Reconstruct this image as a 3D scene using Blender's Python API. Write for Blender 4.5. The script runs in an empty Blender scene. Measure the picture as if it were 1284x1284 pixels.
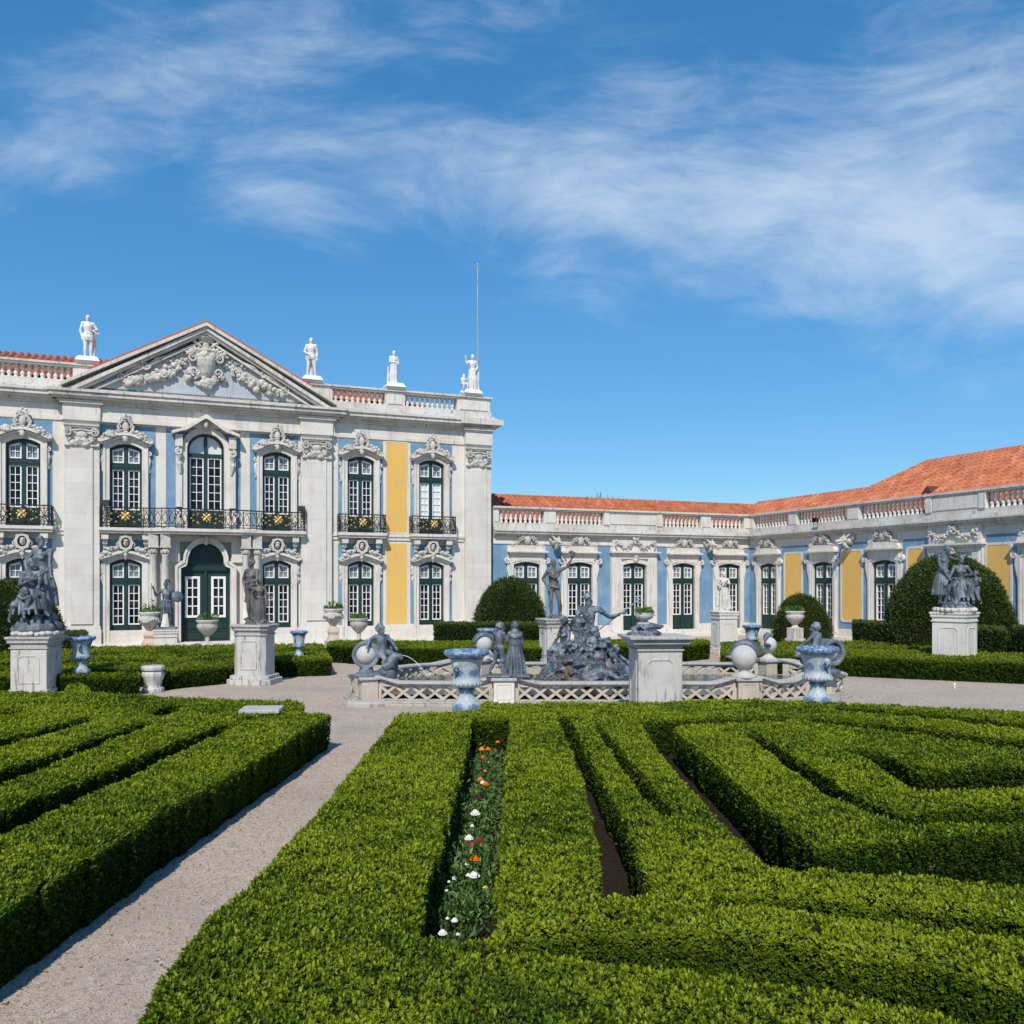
import bpy, math, random
import numpy as np
from mathutils import Vector, Matrix, Euler

random.seed(7)
RNG = np.random.default_rng(11)
SC = bpy.context.scene
COL = SC.collection
PI = math.pi
R = math.radians

# ------------------------------------------------------------------ camera
cam_d = bpy.data.cameras.new('camera')
cam_d.sensor_width = 36.0
cam_d.lens = 36.0 * 1100 / 1284
cam_d.shift_y = 88.0 / 1284
cam_d.clip_start = 0.05
cam_d.clip_end = 3000
cam = bpy.data.objects.new('camera', cam_d)
cam.location = (0, 0, 2.5)
cam.rotation_euler = (R(90), 0, 0)
COL.objects.link(cam)
SC.camera = cam

# ------------------------------------------------------------------ light
SUN_EL, SUN_TRAVEL = 45.0, 8.0       # light travels towards +Y, a little to the right
world = bpy.data.worlds.new('World')
SC.world = world
world.use_nodes = True


class NT:
    """small node-tree helper"""
    def __init__(s, tree):
        s.t = tree
        s.n = tree.nodes
        s.l = tree.links

    def node(s, kind, **kw):
        n = s.n.new(kind)
        for k, v in kw.items():
            setattr(n, k, v)
        return n

    def put(s, sock, v):
        if isinstance(v, bpy.types.NodeSocket):
            s.l.new(v, sock)
        else:
            sock.default_value = v

    def math(s, op, a, b=0.0, c=None, clamp=False):
        n = s.node('ShaderNodeMath', operation=op, use_clamp=clamp)
        s.put(n.inputs[0], a)
        s.put(n.inputs[1], b)
        if c is not None:
            s.put(n.inputs[2], c)
        return n.outputs[0]

    def mix(s, fac, a, b, blend='MIX'):
        n = s.node('ShaderNodeMix', data_type='RGBA', blend_type=blend)
        s.put(n.inputs[0], fac)
        s.put(n.inputs[6], a)
        s.put(n.inputs[7], b)
        return n.outputs[2]

    def noise(s, vec, scale, detail=4.0, rough=0.55, dist=0.0):
        n = s.node('ShaderNodeTexNoise')
        if vec is not None:
            s.l.new(vec, n.inputs['Vector'])
        n.inputs['Scale'].default_value = scale
        n.inputs['Detail'].default_value = detail
        n.inputs['Roughness'].default_value = rough
        n.inputs['Distortion'].default_value = dist
        return n.outputs[0]

    def ramp(s, v, a, b, lo=0.0, hi=1.0, smooth=True):
        n = s.node('ShaderNodeMapRange')
        n.interpolation_type = 'SMOOTHSTEP' if smooth else 'LINEAR'
        s.put(n.inputs['Value'], v)
        n.inputs['From Min'].default_value = a
        n.inputs['From Max'].default_value = b
        n.inputs['To Min'].default_value = lo
        n.inputs['To Max'].default_value = hi
        return n.outputs[0]

    def mapping(s, vec, loc=(0, 0, 0), rot=(0, 0, 0), scale=(1, 1, 1), kind='POINT'):
        n = s.node('ShaderNodeMapping', vector_type=kind)
        s.l.new(vec, n.inputs['Vector'])
        n.inputs['Location'].default_value = loc
        n.inputs['Rotation'].default_value = rot
        n.inputs['Scale'].default_value = scale
        return n.outputs[0]


def make_sky():
    w = NT(world.node_tree)
    w.n.clear()
    out = w.node('ShaderNodeOutputWorld')
    bg = w.node('ShaderNodeBackground')
    sky = w.node('ShaderNodeTexSky', sky_type='NISHITA')
    sky.sun_disc = False
    sky.sun_elevation = R(SUN_EL)
    sky.sun_rotation = R(180 + SUN_TRAVEL)
    sky.altitude = 100
    sky.air_density = 1.0
    sky.dust_density = 0.15
    sky.ozone_density = 2.2
    co = w.node('ShaderNodeTexCoord').outputs['Generated']
    sep = w.node('ShaderNodeSeparateXYZ')
    w.l.new(co, sep.inputs[0])
    x, y, z = sep.outputs
    yy = w.math('MAXIMUM', y, 0.02)
    comb = w.node('ShaderNodeCombineXYZ')
    w.l.new(w.math('DIVIDE', x, yy), comb.inputs[0])
    w.l.new(w.math('DIVIDE', z, yy), comb.inputs[1])
    P = comb.outputs[0]
    # wisps: noise on a tilted, stretched sheet, warped
    warp = w.node('ShaderNodeTexNoise')
    w.l.new(P, warp.inputs['Vector'])
    warp.inputs['Scale'].default_value = 2.2
    warp.inputs['Detail'].default_value = 2
    wadd = w.node('ShaderNodeVectorMath', operation='MULTIPLY_ADD')
    w.l.new(warp.outputs[1], wadd.inputs[0])
    wadd.inputs[1].default_value = (0.23, 0.21, 0)
    w.l.new(P, wadd.inputs[2])
    Q = wadd.outputs[0]
    m1 = w.mapping(Q, rot=(0, 0, R(-14)), scale=(2.0, 5.2, 1))
    n1 = w.noise(m1, 1.9, 9.0, 0.58, 0.35)
    m2 = w.mapping(Q, loc=(3.1, 1.7, 0), rot=(0, 0, R(-20)), scale=(5.0, 16.0, 1))
    n2 = w.noise(m2, 2.6, 8.0, 0.66, 0.5)
    m3 = w.mapping(Q, loc=(0.4, 2.9, 0), rot=(0, 0, R(12)), scale=(3.2, 6.5, 1))
    n3 = w.noise(m3, 2.0, 7.0, 0.6, 0.3)
    dens = w.math('ADD', w.math('MULTIPLY', n1, 0.5), w.math('MULTIPLY', n2, 0.22))
    dens = w.math('ADD', dens, w.math('MULTIPLY', n3, 0.28))
    # where the cirrus banks stand in the sky: centre x, z, half sizes, tilt
    banks = [(-0.29, 0.60, 0.32, 0.10, 14, 0.72), (-0.52, 0.48, 0.18, 0.055, 12, 0.95), (-0.05, 0.46, 0.40, 0.075, -8, 0.62),
             (0.12, 0.44, 0.36, 0.09, -10, 1.0), (0.40, 0.42, 0.42, 0.16, -6, 1.05), (0.55, 0.54, 0.30, 0.14, 12, 0.85),
             (0.47, 0.355, 0.34, 0.07, -8, 1.0), (0.40, 0.325, 0.26, 0.035, 6, 0.85), (0.24, 0.36, 0.16, 0.035, -14, 0.7), (-0.24, 0.43, 0.14, 0.045, -12, 0.8), (0.0, 0.68, 0.3, 0.06, 16, 0.45)]
    tot = None
    for cx, cz, rx, rz, tilt, amp in banks:
        mp = w.mapping(P, loc=(cx, cz, 0), rot=(0, 0, R(tilt)), scale=(rx, rz, 1), kind='TEXTURE')
        ln = w.node('ShaderNodeVectorMath', operation='LENGTH')
        w.l.new(mp, ln.inputs[0])
        g = w.ramp(ln.outputs['Value'], 1.7, 0.0, 0.0, amp)
        tot = g if tot is None else w.math('MAXIMUM', tot, g)
    cov = w.math('ADD', dens, w.math('MULTIPLY', tot, 0.30))
    cl = w.ramp(cov, 0.53, 1.0, 0.0, 0.70)
    cl = w.math('MULTIPLY', cl, w.ramp(tot, 0.0, 0.35))
    up = w.ramp(y, 0.0, 0.15)
    cl = w.math('MULTIPLY', cl, up)
    gm = w.node('ShaderNodeGamma')
    gm.inputs['Gamma'].default_value = 0.62
    w.l.new(sky.outputs[0], gm.inputs['Color'])
    base = w.mix(1.0, gm.outputs[0], (1.42, 1.76, 2.08, 1), 'MULTIPLY')
    col = w.mix(cl, base, (6.6, 7.2, 7.8, 1))
    # a touch deeper blue, as a dry spring sky has
    hs = w.node('ShaderNodeHueSaturation')
    hs.inputs['Saturation'].default_value = 1.36
    w.l.new(col, hs.inputs['Color'])
    w.l.new(hs.outputs[0], bg.inputs['Color'])
    bg.inputs['Strength'].default_value = 0.105
    w.l.new(bg.outputs[0], out.inputs['Surface'])


make_sky()
sun_d = bpy.data.lights.new('sun', 'SUN')
sun_d.energy = 3.6
sun_d.angle = R(0.53)
sun_d.color = (1.0, 0.94, 0.85)
sun = bpy.data.objects.new('sun', sun_d)
_dirv = Vector((math.sin(R(SUN_TRAVEL)) * math.cos(R(SUN_EL)), math.cos(R(SUN_TRAVEL)) * math.cos(R(SUN_EL)), -math.sin(R(SUN_EL))))
sun.rotation_euler = _dirv.to_track_quat('-Z', 'Y').to_euler()
sun.location = (0, -20, 40)
COL.objects.link(sun)
SC.view_settings.view_transform = 'Standard'
SC.view_settings.look = 'None'
SC.view_settings.gamma = 1.0
SC.view_settings.exposure = 0.24


# ------------------------------------------------------------------ materials
def mat(name, base, rough=0.75, spec=0.35, build=None, metal=0.0):
    m = bpy.data.materials.new(name)
    m.use_nodes = True
    t = NT(m.node_tree)
    b = t.n['Principled BSDF']
    b.inputs['Base Color'].default_value = (*base, 1)
    b.inputs['Roughness'].default_value = rough
    b.inputs['Specular IOR Level'].default_value = spec
    b.inputs['Metallic'].default_value = metal
    if build:
        build(t, b)
    return m


def objco(t):
    return t.node('ShaderNodeTexCoord').outputs['Object']


def bump(t, b, h, strength, dist=0.02):
    n = t.node('ShaderNodeBump')
    n.inputs['Strength'].default_value = strength
    n.inputs['Distance'].default_value = dist
    t.l.new(h, n.inputs['Height'])
    t.l.new(n.outputs[0], b.inputs['Normal'])


def weathered(base, stain, dark, amount=0.5, streak=0.5, scale=1.0, bstr=0.25, joints=None, spots=0.4, relief_shade=False):
    """stone or plaster with blotches, rain streaks, lichen spots and, if asked, block joints"""
    def f(t, b):
        geo = t.node('ShaderNodeNewGeometry').outputs['Position']
        v = t.mapping(objco(t), scale=(scale, scale, scale))
        n1 = t.noise(geo, 0.9 * scale, 6, 0.62)
        n2 = t.noise(geo, 7 * scale, 6, 0.6)
        sv = t.mapping(geo, scale=(5 * scale, 5 * scale, 0.55 * scale))
        n3 = t.noise(sv, 1.3, 5, 0.6)
        c = t.mix(t.ramp(n1, 0.40, 0.72, 0, amount), (*base, 1), (*stain, 1))
        c = t.mix(t.ramp(n3, 0.52, 0.78, 0, streak), c, (*dark, 1))
        c = t.mix(t.ramp(n2, 0.60, 0.76, 0, spots), c, (*dark, 1))
        h = t.math('ADD', n2, t.math('MULTIPLY', t.noise(geo, 40 * scale, 3), 0.3))
        if joints:
            br = t.node('ShaderNodeTexBrick')
            rot = t.mapping(objco(t), rot=(R(90), 0, 0))
            t.l.new(rot, br.inputs['Vector'])
            br.inputs['Color1'].default_value = (1, 1, 1, 1)
            br.inputs['Color2'].default_value = (0.90, 0.90, 0.91, 1)
            br.inputs['Mortar'].default_value = (0.62, 0.60, 0.57, 1)
            br.inputs['Scale'].default_value = 1
            br.inputs['Mortar Size'].default_value = 0.006
            br.inputs['Mortar Smooth'].default_value = 0.6
            br.inputs['Brick Width'].default_value = joints[0]
            br.inputs['Row Height'].default_value = joints[1]
            c = t.mix(0.8, c, br.outputs[0], 'MULTIPLY')
        if relief_shade:
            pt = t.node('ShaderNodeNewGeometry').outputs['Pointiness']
            c = t.mix(t.ramp(pt, 0.50, 0.40, 0, 0.85), c, (*[q * 0.35 for q in dark], 1))  # crevices darkened in the colour: grime with ambient shade painted in
            c = t.mix(t.ramp(pt, 0.52, 0.62, 0, 0.7), c, (*[min(.8, q * 1.35) for q in stain], 1))  # raised edges lightened in the colour as painted highlights
        t.l.new(c, b.inputs['Base Color'])
        bump(t, b, h, bstr)
    return f


M = {}
M['plaster'] = mat('limewashed plaster', (0.72, 0.68, 0.60), 0.9, 0.2, weathered((0.69, 0.66, 0.59), (0.57, 0.515, 0.43), (0.38, 0.345, 0.30), 0.6, 0.34, 1, 0.15, None, 0.2))
M['stone'] = mat('pale limestone', (0.6, 0.57, 0.5), 0.8, 0.3, weathered((0.68, 0.645, 0.59), (0.56, 0.50, 0.42), (0.25, 0.225, 0.20), 0.75, 0.62, 1.2, 0.35, None, 0.45))
M['ashlar'] = mat('limestone blocks', (0.6, 0.57, 0.5), 0.8, 0.3, weathered((0.70, 0.665, 0.605), (0.58, 0.51, 0.445), (0.38, 0.34, 0.30), 0.65, 0.38, 1, 0.2, (1.3, 0.55), 0.35))
M['cornice'] = mat('rain stained limestone', (0.6, 0.57, 0.5), 0.85, 0.3, weathered((0.63, 0.60, 0.55), (0.45, 0.405, 0.35), (0.13, 0.118, 0.108), 0.8, 0.85, 1.1, 0.35, None, 0.55))
M['carved'] = mat('carved limestone', (0.55, 0.52, 0.46), 0.85, 0.25, weathered((0.58, 0.55, 0.50), (0.40, 0.36, 0.31), (0.12, 0.11, 0.10), 0.75, 0.5, 2.5, 0.6, None, 0.7))
M['pedestal'] = mat('lichened limestone', (0.6, 0.57, 0.5), 0.85, 0.3, weathered((0.55, 0.525, 0.485), (0.42, 0.39, 0.35), (0.08, 0.078, 0.075), 0.7, 1.25, 2.0, 0.4, None, 0.7))
M['pink_stone'] = mat('pinkish limestone', (0.5, 0.4, 0.33), 0.85, 0.3, weathered((0.56, 0.44, 0.36), (0.46, 0.37, 0.31), (0.2, 0.17, 0.15), 0.6, 0.45, 2.5, 0.4, None, 0.35))
M['basin_stone'] = mat('basin limestone', (0.5, 0.45, 0.38), 0.85, 0.3, weathered((0.50, 0.445, 0.375), (0.38, 0.335, 0.28), (0.12, 0.115, 0.11), 0.7, 0.7, 2.0, 0.4, None, 0.45))
M['coping'] = mat('grey coping stone', (0.45, 0.44, 0.42), 0.85, 0.3, weathered((0.47, 0.45, 0.42), (0.34, 0.325, 0.305), (0.085, 0.083, 0.08), 0.8, 0.6, 2.5, 0.45, None, 0.6))
M['ball_stone'] = mat('grey white ball stone', (.6, .59, .56), .85, .25, weathered((0.52, 0.50, 0.47), (0.42, 0.39, 0.36), (0.16, 0.15, 0.145), 0.7, 0.5, 2.5, 0.3, None, 0.4))
M['kerb_stone'] = mat('stained kerb stone', (.4, .37, .33), .85, .3, weathered((0.44, 0.41, 0.37), (0.33, 0.30, 0.27), (0.07, 0.068, 0.065), 0.8, 0.9, 2.0, 0.4, None, 0.6))
M['white_stone'] = mat('white marble', (0.75, 0.74, 0.71), 0.7, 0.35, weathered((0.70, 0.69, 0.665), (0.58, 0.57, 0.54), (0.28, 0.27, 0.26), 0.6, 0.4, 2, 0.2, None, 0.15, True))
M['marble_mossy'] = mat('mossy marble', (0.6, 0.58, 0.5), 0.8, 0.3, weathered((0.66, 0.65, 0.58), (0.45, 0.44, 0.33), (0.09, 0.09, 0.06), 0.6, 0.5, 3, 0.3, None, 0.6, True))
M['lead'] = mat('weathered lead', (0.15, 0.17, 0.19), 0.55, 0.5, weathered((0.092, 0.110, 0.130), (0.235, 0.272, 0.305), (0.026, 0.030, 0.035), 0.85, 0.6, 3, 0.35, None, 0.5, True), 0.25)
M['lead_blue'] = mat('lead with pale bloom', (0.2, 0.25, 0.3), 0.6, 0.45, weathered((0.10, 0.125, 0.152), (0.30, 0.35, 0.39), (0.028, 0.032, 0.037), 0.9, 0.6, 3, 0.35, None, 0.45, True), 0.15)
def _fount(t, b):
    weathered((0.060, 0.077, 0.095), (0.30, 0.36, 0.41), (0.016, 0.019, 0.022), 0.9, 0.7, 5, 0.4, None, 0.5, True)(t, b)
    src = b.inputs['Base Color'].links[0].from_socket
    g = t.node('ShaderNodeNewGeometry').outputs['Position']
    sp = t.node('ShaderNodeSeparateXYZ')
    t.l.new(g, sp.inputs[0])
    wet = t.math('ADD', t.noise(t.mapping(g, scale=(1, 1, .35)), 3.2, 4, .6), t.math('MULTIPLY', sp.outputs[2], -0.10))
    t.l.new(t.mix(t.ramp(wet, 0.42, 0.56, 0, 0.85), src, (0.12, 0.075, 0.04, 1)), b.inputs['Base Color'])


M['fountain_lead'] = mat('lead with pale bloom and rusty runs', (.2, .25, .3), .6, .4, _fount, .15)
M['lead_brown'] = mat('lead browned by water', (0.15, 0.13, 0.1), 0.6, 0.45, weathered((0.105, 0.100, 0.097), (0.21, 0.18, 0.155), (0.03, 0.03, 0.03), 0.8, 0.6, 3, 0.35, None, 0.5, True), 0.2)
M['blue'] = mat('blue limewash', (0.2, 0.33, 0.52), 0.9, 0.15, weathered((0.150, 0.268, 0.395), (0.235, 0.350, 0.455), (0.10, 0.175, 0.26), 1.0, 0.7, 1.5, 0.15, None, 0.4))
M['yellow'] = mat('yellow ochre limewash', (0.8, 0.55, 0.18), 0.9, 0.15, weathered((0.76, 0.465, 0.125), (0.69, 0.445, 0.15), (0.56, 0.36, 0.13), 0.85, 0.45, 1.3, 0.12, None, 0.2))
M['green_paint'] = mat('dark green paint', (0.009, 0.034, 0.028), 0.45, 0.45, lambda t, b: (t.l.new(t.mix(t.noise(objco(t), 6, 4), (0.007, 0.028, 0.023, 1), (0.014, 0.045, 0.038, 1)), b.inputs['Base Color']), None)[1])
M['white_paint'] = mat('white paint', (0.80, 0.80, 0.78), 0.5, 0.4)
M['curtain'] = mat('white blind behind glass', (0.66, 0.69, 0.70), 0.3, 0.5)
M['dim_curtain'] = mat('net curtain behind glass', (0.20, 0.22, 0.235), 0.25, 0.4)
M['iron'] = mat('black iron', (0.014, 0.018, 0.018), 0.5, 0.5)
M['gold'] = mat('gilded iron', (0.70, 0.45, 0.14), 0.45, 0.5, None, 0.4)
M['tin'] = mat('dark metal housing', (0.03, 0.034, 0.036), 0.5, 0.5)
M['water'] = mat('pond water', (0.035, 0.05, 0.045), 0.06, 0.5, lambda t, b: bump(t, b, t.noise(objco(t), 9, 3), 0.15, 0.05))


def _glass(t, b):
    g = t.node('ShaderNodeNewGeometry').outputs['Position']
    n = t.noise(t.mapping(g, scale=(3.3, 3.3, 2.2)), 1.0, 1)
    c = t.mix(t.ramp(n, 0.46, 0.66), (0.006, 0.006, 0.008, 1), (0.032, 0.034, 0.040, 1))
    t.l.new(c, b.inputs['Base Color'])


M['glass'] = mat('window glass', (0.015, 0.016, 0.02), 0.06, 0.22, _glass)


def _tile(t, b):
    g = t.node('ShaderNodeNewGeometry').outputs['Position']
    at = t.node('ShaderNodeAttribute', attribute_name='tint').outputs['Fac']
    c = t.mix(at, (0.34, 0.095, 0.048, 1), (0.60, 0.225, 0.115, 1))
    c = t.mix(t.ramp(t.noise(g, 1.1, 5), 0.5, 0.75, 0, 0.4), c, (0.26, 0.082, 0.045, 1))
    c = t.mix(t.ramp(t.noise(g, 9, 4), 0.62, 0.78, 0, 0.4), c, (0.14, 0.085, 0.065, 1))
    t.l.new(c, b.inputs['Base Color'])


M['tile'] = mat('clay roof tile', (0.5, 0.16, 0.07), 0.85, 0.2, _tile)


def _gravel(t, b):
    g = t.node('ShaderNodeNewGeometry').outputs['Position']
    v = t.node('ShaderNodeTexVoronoi')
    t.l.new(g, v.inputs['Vector'])
    v.inputs['Scale'].default_value = 120
    v2 = t.node('ShaderNodeTexVoronoi')
    t.l.new(g, v2.inputs['Vector'])
    v2.inputs['Scale'].default_value = 46
    sp = t.node('ShaderNodeSeparateColor')
    t.l.new(v.outputs['Color'], sp.inputs[0])
    sp2 = t.node('ShaderNodeSeparateColor')
    t.l.new(v2.outputs['Color'], sp2.inputs[0])
    c = t.mix(sp.outputs[0], (0.40, 0.305, 0.23, 1), (0.64, 0.525, 0.42, 1))
    c = t.mix(t.ramp(sp2.outputs[1], 0.72, 0.95, 0, 0.6), c, (0.19, 0.155, 0.125, 1))
    c = t.mix(t.ramp(sp2.outputs[0], 0.86, 0.98, 0, 0.6), c, (0.62, 0.60, 0.57, 1))
    big = t.noise(g, 0.55, 6, 0.6)
    c = t.mix(t.ramp(big, 0.42, 0.70, 0, 0.5), c, (0.33, 0.28, 0.235, 1))
    mid = t.noise(g, 4.5, 5, 0.65)
    c = t.mix(t.ramp(mid, 0.52, 0.72, 0, 0.45), c, (0.28, 0.235, 0.195, 1))
    t.l.new(c, b.inputs['Base Color'])
    h = t.math('ADD', t.math('MULTIPLY', v.outputs['Distance'], -1.0), t.math('MULTIPLY', mid, 1.6))
    bump(t, b, h, 0.55, 0.012)


M['gravel'] = mat('pale gravel', (0.4, 0.36, 0.32), 0.95, 0.15, _gravel)


def _soil(t, b):
    g = t.node('ShaderNodeNewGeometry').outputs['Position']
    n = t.noise(g, 22, 6, 0.65)
    t.l.new(t.mix(n, (0.012, 0.009, 0.006, 1), (0.050, 0.036, 0.026, 1)), b.inputs['Base Color'])
    bump(t, b, n, 0.9, 0.04)


M['soil'] = mat('dark soil', (0.05, 0.035, 0.025), 0.95, 0.1, _soil)


def leafmat(name, dark, mid, tip, transl=0.3):
    def f(t, b):
        at = t.node('ShaderNodeAttribute', attribute_name='tint').outputs['Fac']
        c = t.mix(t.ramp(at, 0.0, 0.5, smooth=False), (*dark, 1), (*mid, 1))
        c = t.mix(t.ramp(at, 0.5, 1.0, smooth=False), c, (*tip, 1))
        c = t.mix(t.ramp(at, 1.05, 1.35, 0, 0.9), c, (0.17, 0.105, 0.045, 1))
        t.l.new(c, b.inputs['Base Color'])
        tr = t.node('ShaderNodeBsdfTranslucent')
        t.l.new(t.mix(1.0, c, (0.9, 1.0, 0.35, 1), 'MULTIPLY'), tr.inputs['Color'])
        ms = t.node('ShaderNodeMixShader')
        ms.inputs[0].default_value = transl
        t.l.new(b.outputs[0], ms.inputs[1])
        t.l.new(tr.outputs[0], ms.inputs[2])
        t.l.new(ms.outputs[0], t.n['Material Output'].inputs['Surface'])
    return mat(name, mid, 0.55, 0.24, f)


M['box'] = leafmat('boxwood leaf', (0.012, 0.030, 0.003), (0.084, 0.146, 0.006), (0.300, 0.355, 0.016))
M['box_far'] = leafmat('clipped boxwood leaf', (0.014, 0.033, 0.004), (0.076, 0.130, 0.008), (0.24, 0.29, 0.018))
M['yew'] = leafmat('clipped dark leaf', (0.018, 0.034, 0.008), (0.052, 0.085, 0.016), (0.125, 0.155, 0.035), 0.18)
M['herb'] = leafmat('flower plant leaf', (0.05, 0.11, 0.03), (0.11, 0.22, 0.06), (0.24, 0.36, 0.11))
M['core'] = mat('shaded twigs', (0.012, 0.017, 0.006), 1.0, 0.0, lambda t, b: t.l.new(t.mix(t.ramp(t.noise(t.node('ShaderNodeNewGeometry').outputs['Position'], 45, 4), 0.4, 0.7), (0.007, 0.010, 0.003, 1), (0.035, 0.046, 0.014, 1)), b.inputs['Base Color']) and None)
M['twig'] = mat('bare twig', (0.13, 0.10, 0.08), 0.9, 0.1)
for nm, c in dict(orange=(0.80, 0.17, 0.015), white=(0.80, 0.80, 0.74), red=(0.35, 0.015, 0.02), amber=(0.85, 0.33, 0.03), plum=(0.13, 0.012, 0.05), yellow=(0.8, 0.6, 0.05)).items():
    M['petal_' + nm] = mat(nm + ' petal', c, 0.6, 0.2)


def _delft(t, b):
    g = objco(t)
    sp = t.node('ShaderNodeSeparateXYZ')
    t.l.new(g, sp.inputs[0])
    ang = t.math('ARCTAN2', sp.outputs[1], sp.outputs[0])
    n = t.noise(t.mapping(g, scale=(1, 1, 0.7)), 21.0, 4, 0.62, 0.5)
    n2 = t.noise(g, 48, 3, 0.6, 0.5)
    z = sp.outputs[2]
    # painted bands at the lip, the belly and the foot, swags between
    band = t.math('SINE', t.math('MULTIPLY', z, 21.0))
    sw = t.math('ADD', t.math('MULTIPLY', t.math('ABSOLUTE', t.math('SINE', t.math('MULTIPLY', ang, 2.5))), 0.35), n)
    pat = t.ramp(t.math('ADD', sw, t.math('MULTIPLY', band, 0.22)), 0.80, 0.98)
    pat2 = t.math('MULTIPLY', t.ramp(n2, 0.52, 0.6), t.ramp(band, 0.0, 0.6))
    p = t.math('MAXIMUM', pat, pat2)
    c = t.mix(t.ramp(n, 0.3, 0.7), (0.28, 0.36, 0.42, 1), (0.50, 0.53, 0.50, 1))
    c = t.mix(t.math('MULTIPLY', p, 0.85), c, (0.060, 0.130, 0.26, 1))
    c = t.mix(t.ramp(t.noise(g, 5, 6), 0.6, 0.75, 0, 0.4), c, (0.33, 0.34, 0.30, 1))
    t.l.new(c, b.inputs['Base Color'])


M['delft'] = mat('blue painted glazed ceramic', (0.5, 0.55, 0.62), 0.5, 0.2, _delft)
M['delft_rim'] = mat('blue painted ceramic rim', (0.12, 0.22, 0.45), 0.3, 0.5, lambda t, b: t.l.new(t.mix(t.ramp(t.noise(objco(t), 13, 4), 0.42, 0.62), (0.065, 0.135, 0.27, 1), (0.28, 0.37, 0.45, 1)), b.inputs['Base Color']) and None)


# ------------------------------------------------------------------ mesh helpers
def two_tone(name, a, b, ma, mb_):
    """one mesh from two builders, each with its own material"""
    na = len(a.f)
    c = MB()
    c.add(a.v, a.f)
    c.add(b.v, b.f)
    me = c.mesh(name, ma)
    me.materials.append(mb_)
    me.polygons.foreach_set('material_index', [0] * na + [1] * (len(c.f) - na))
    return me


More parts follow.
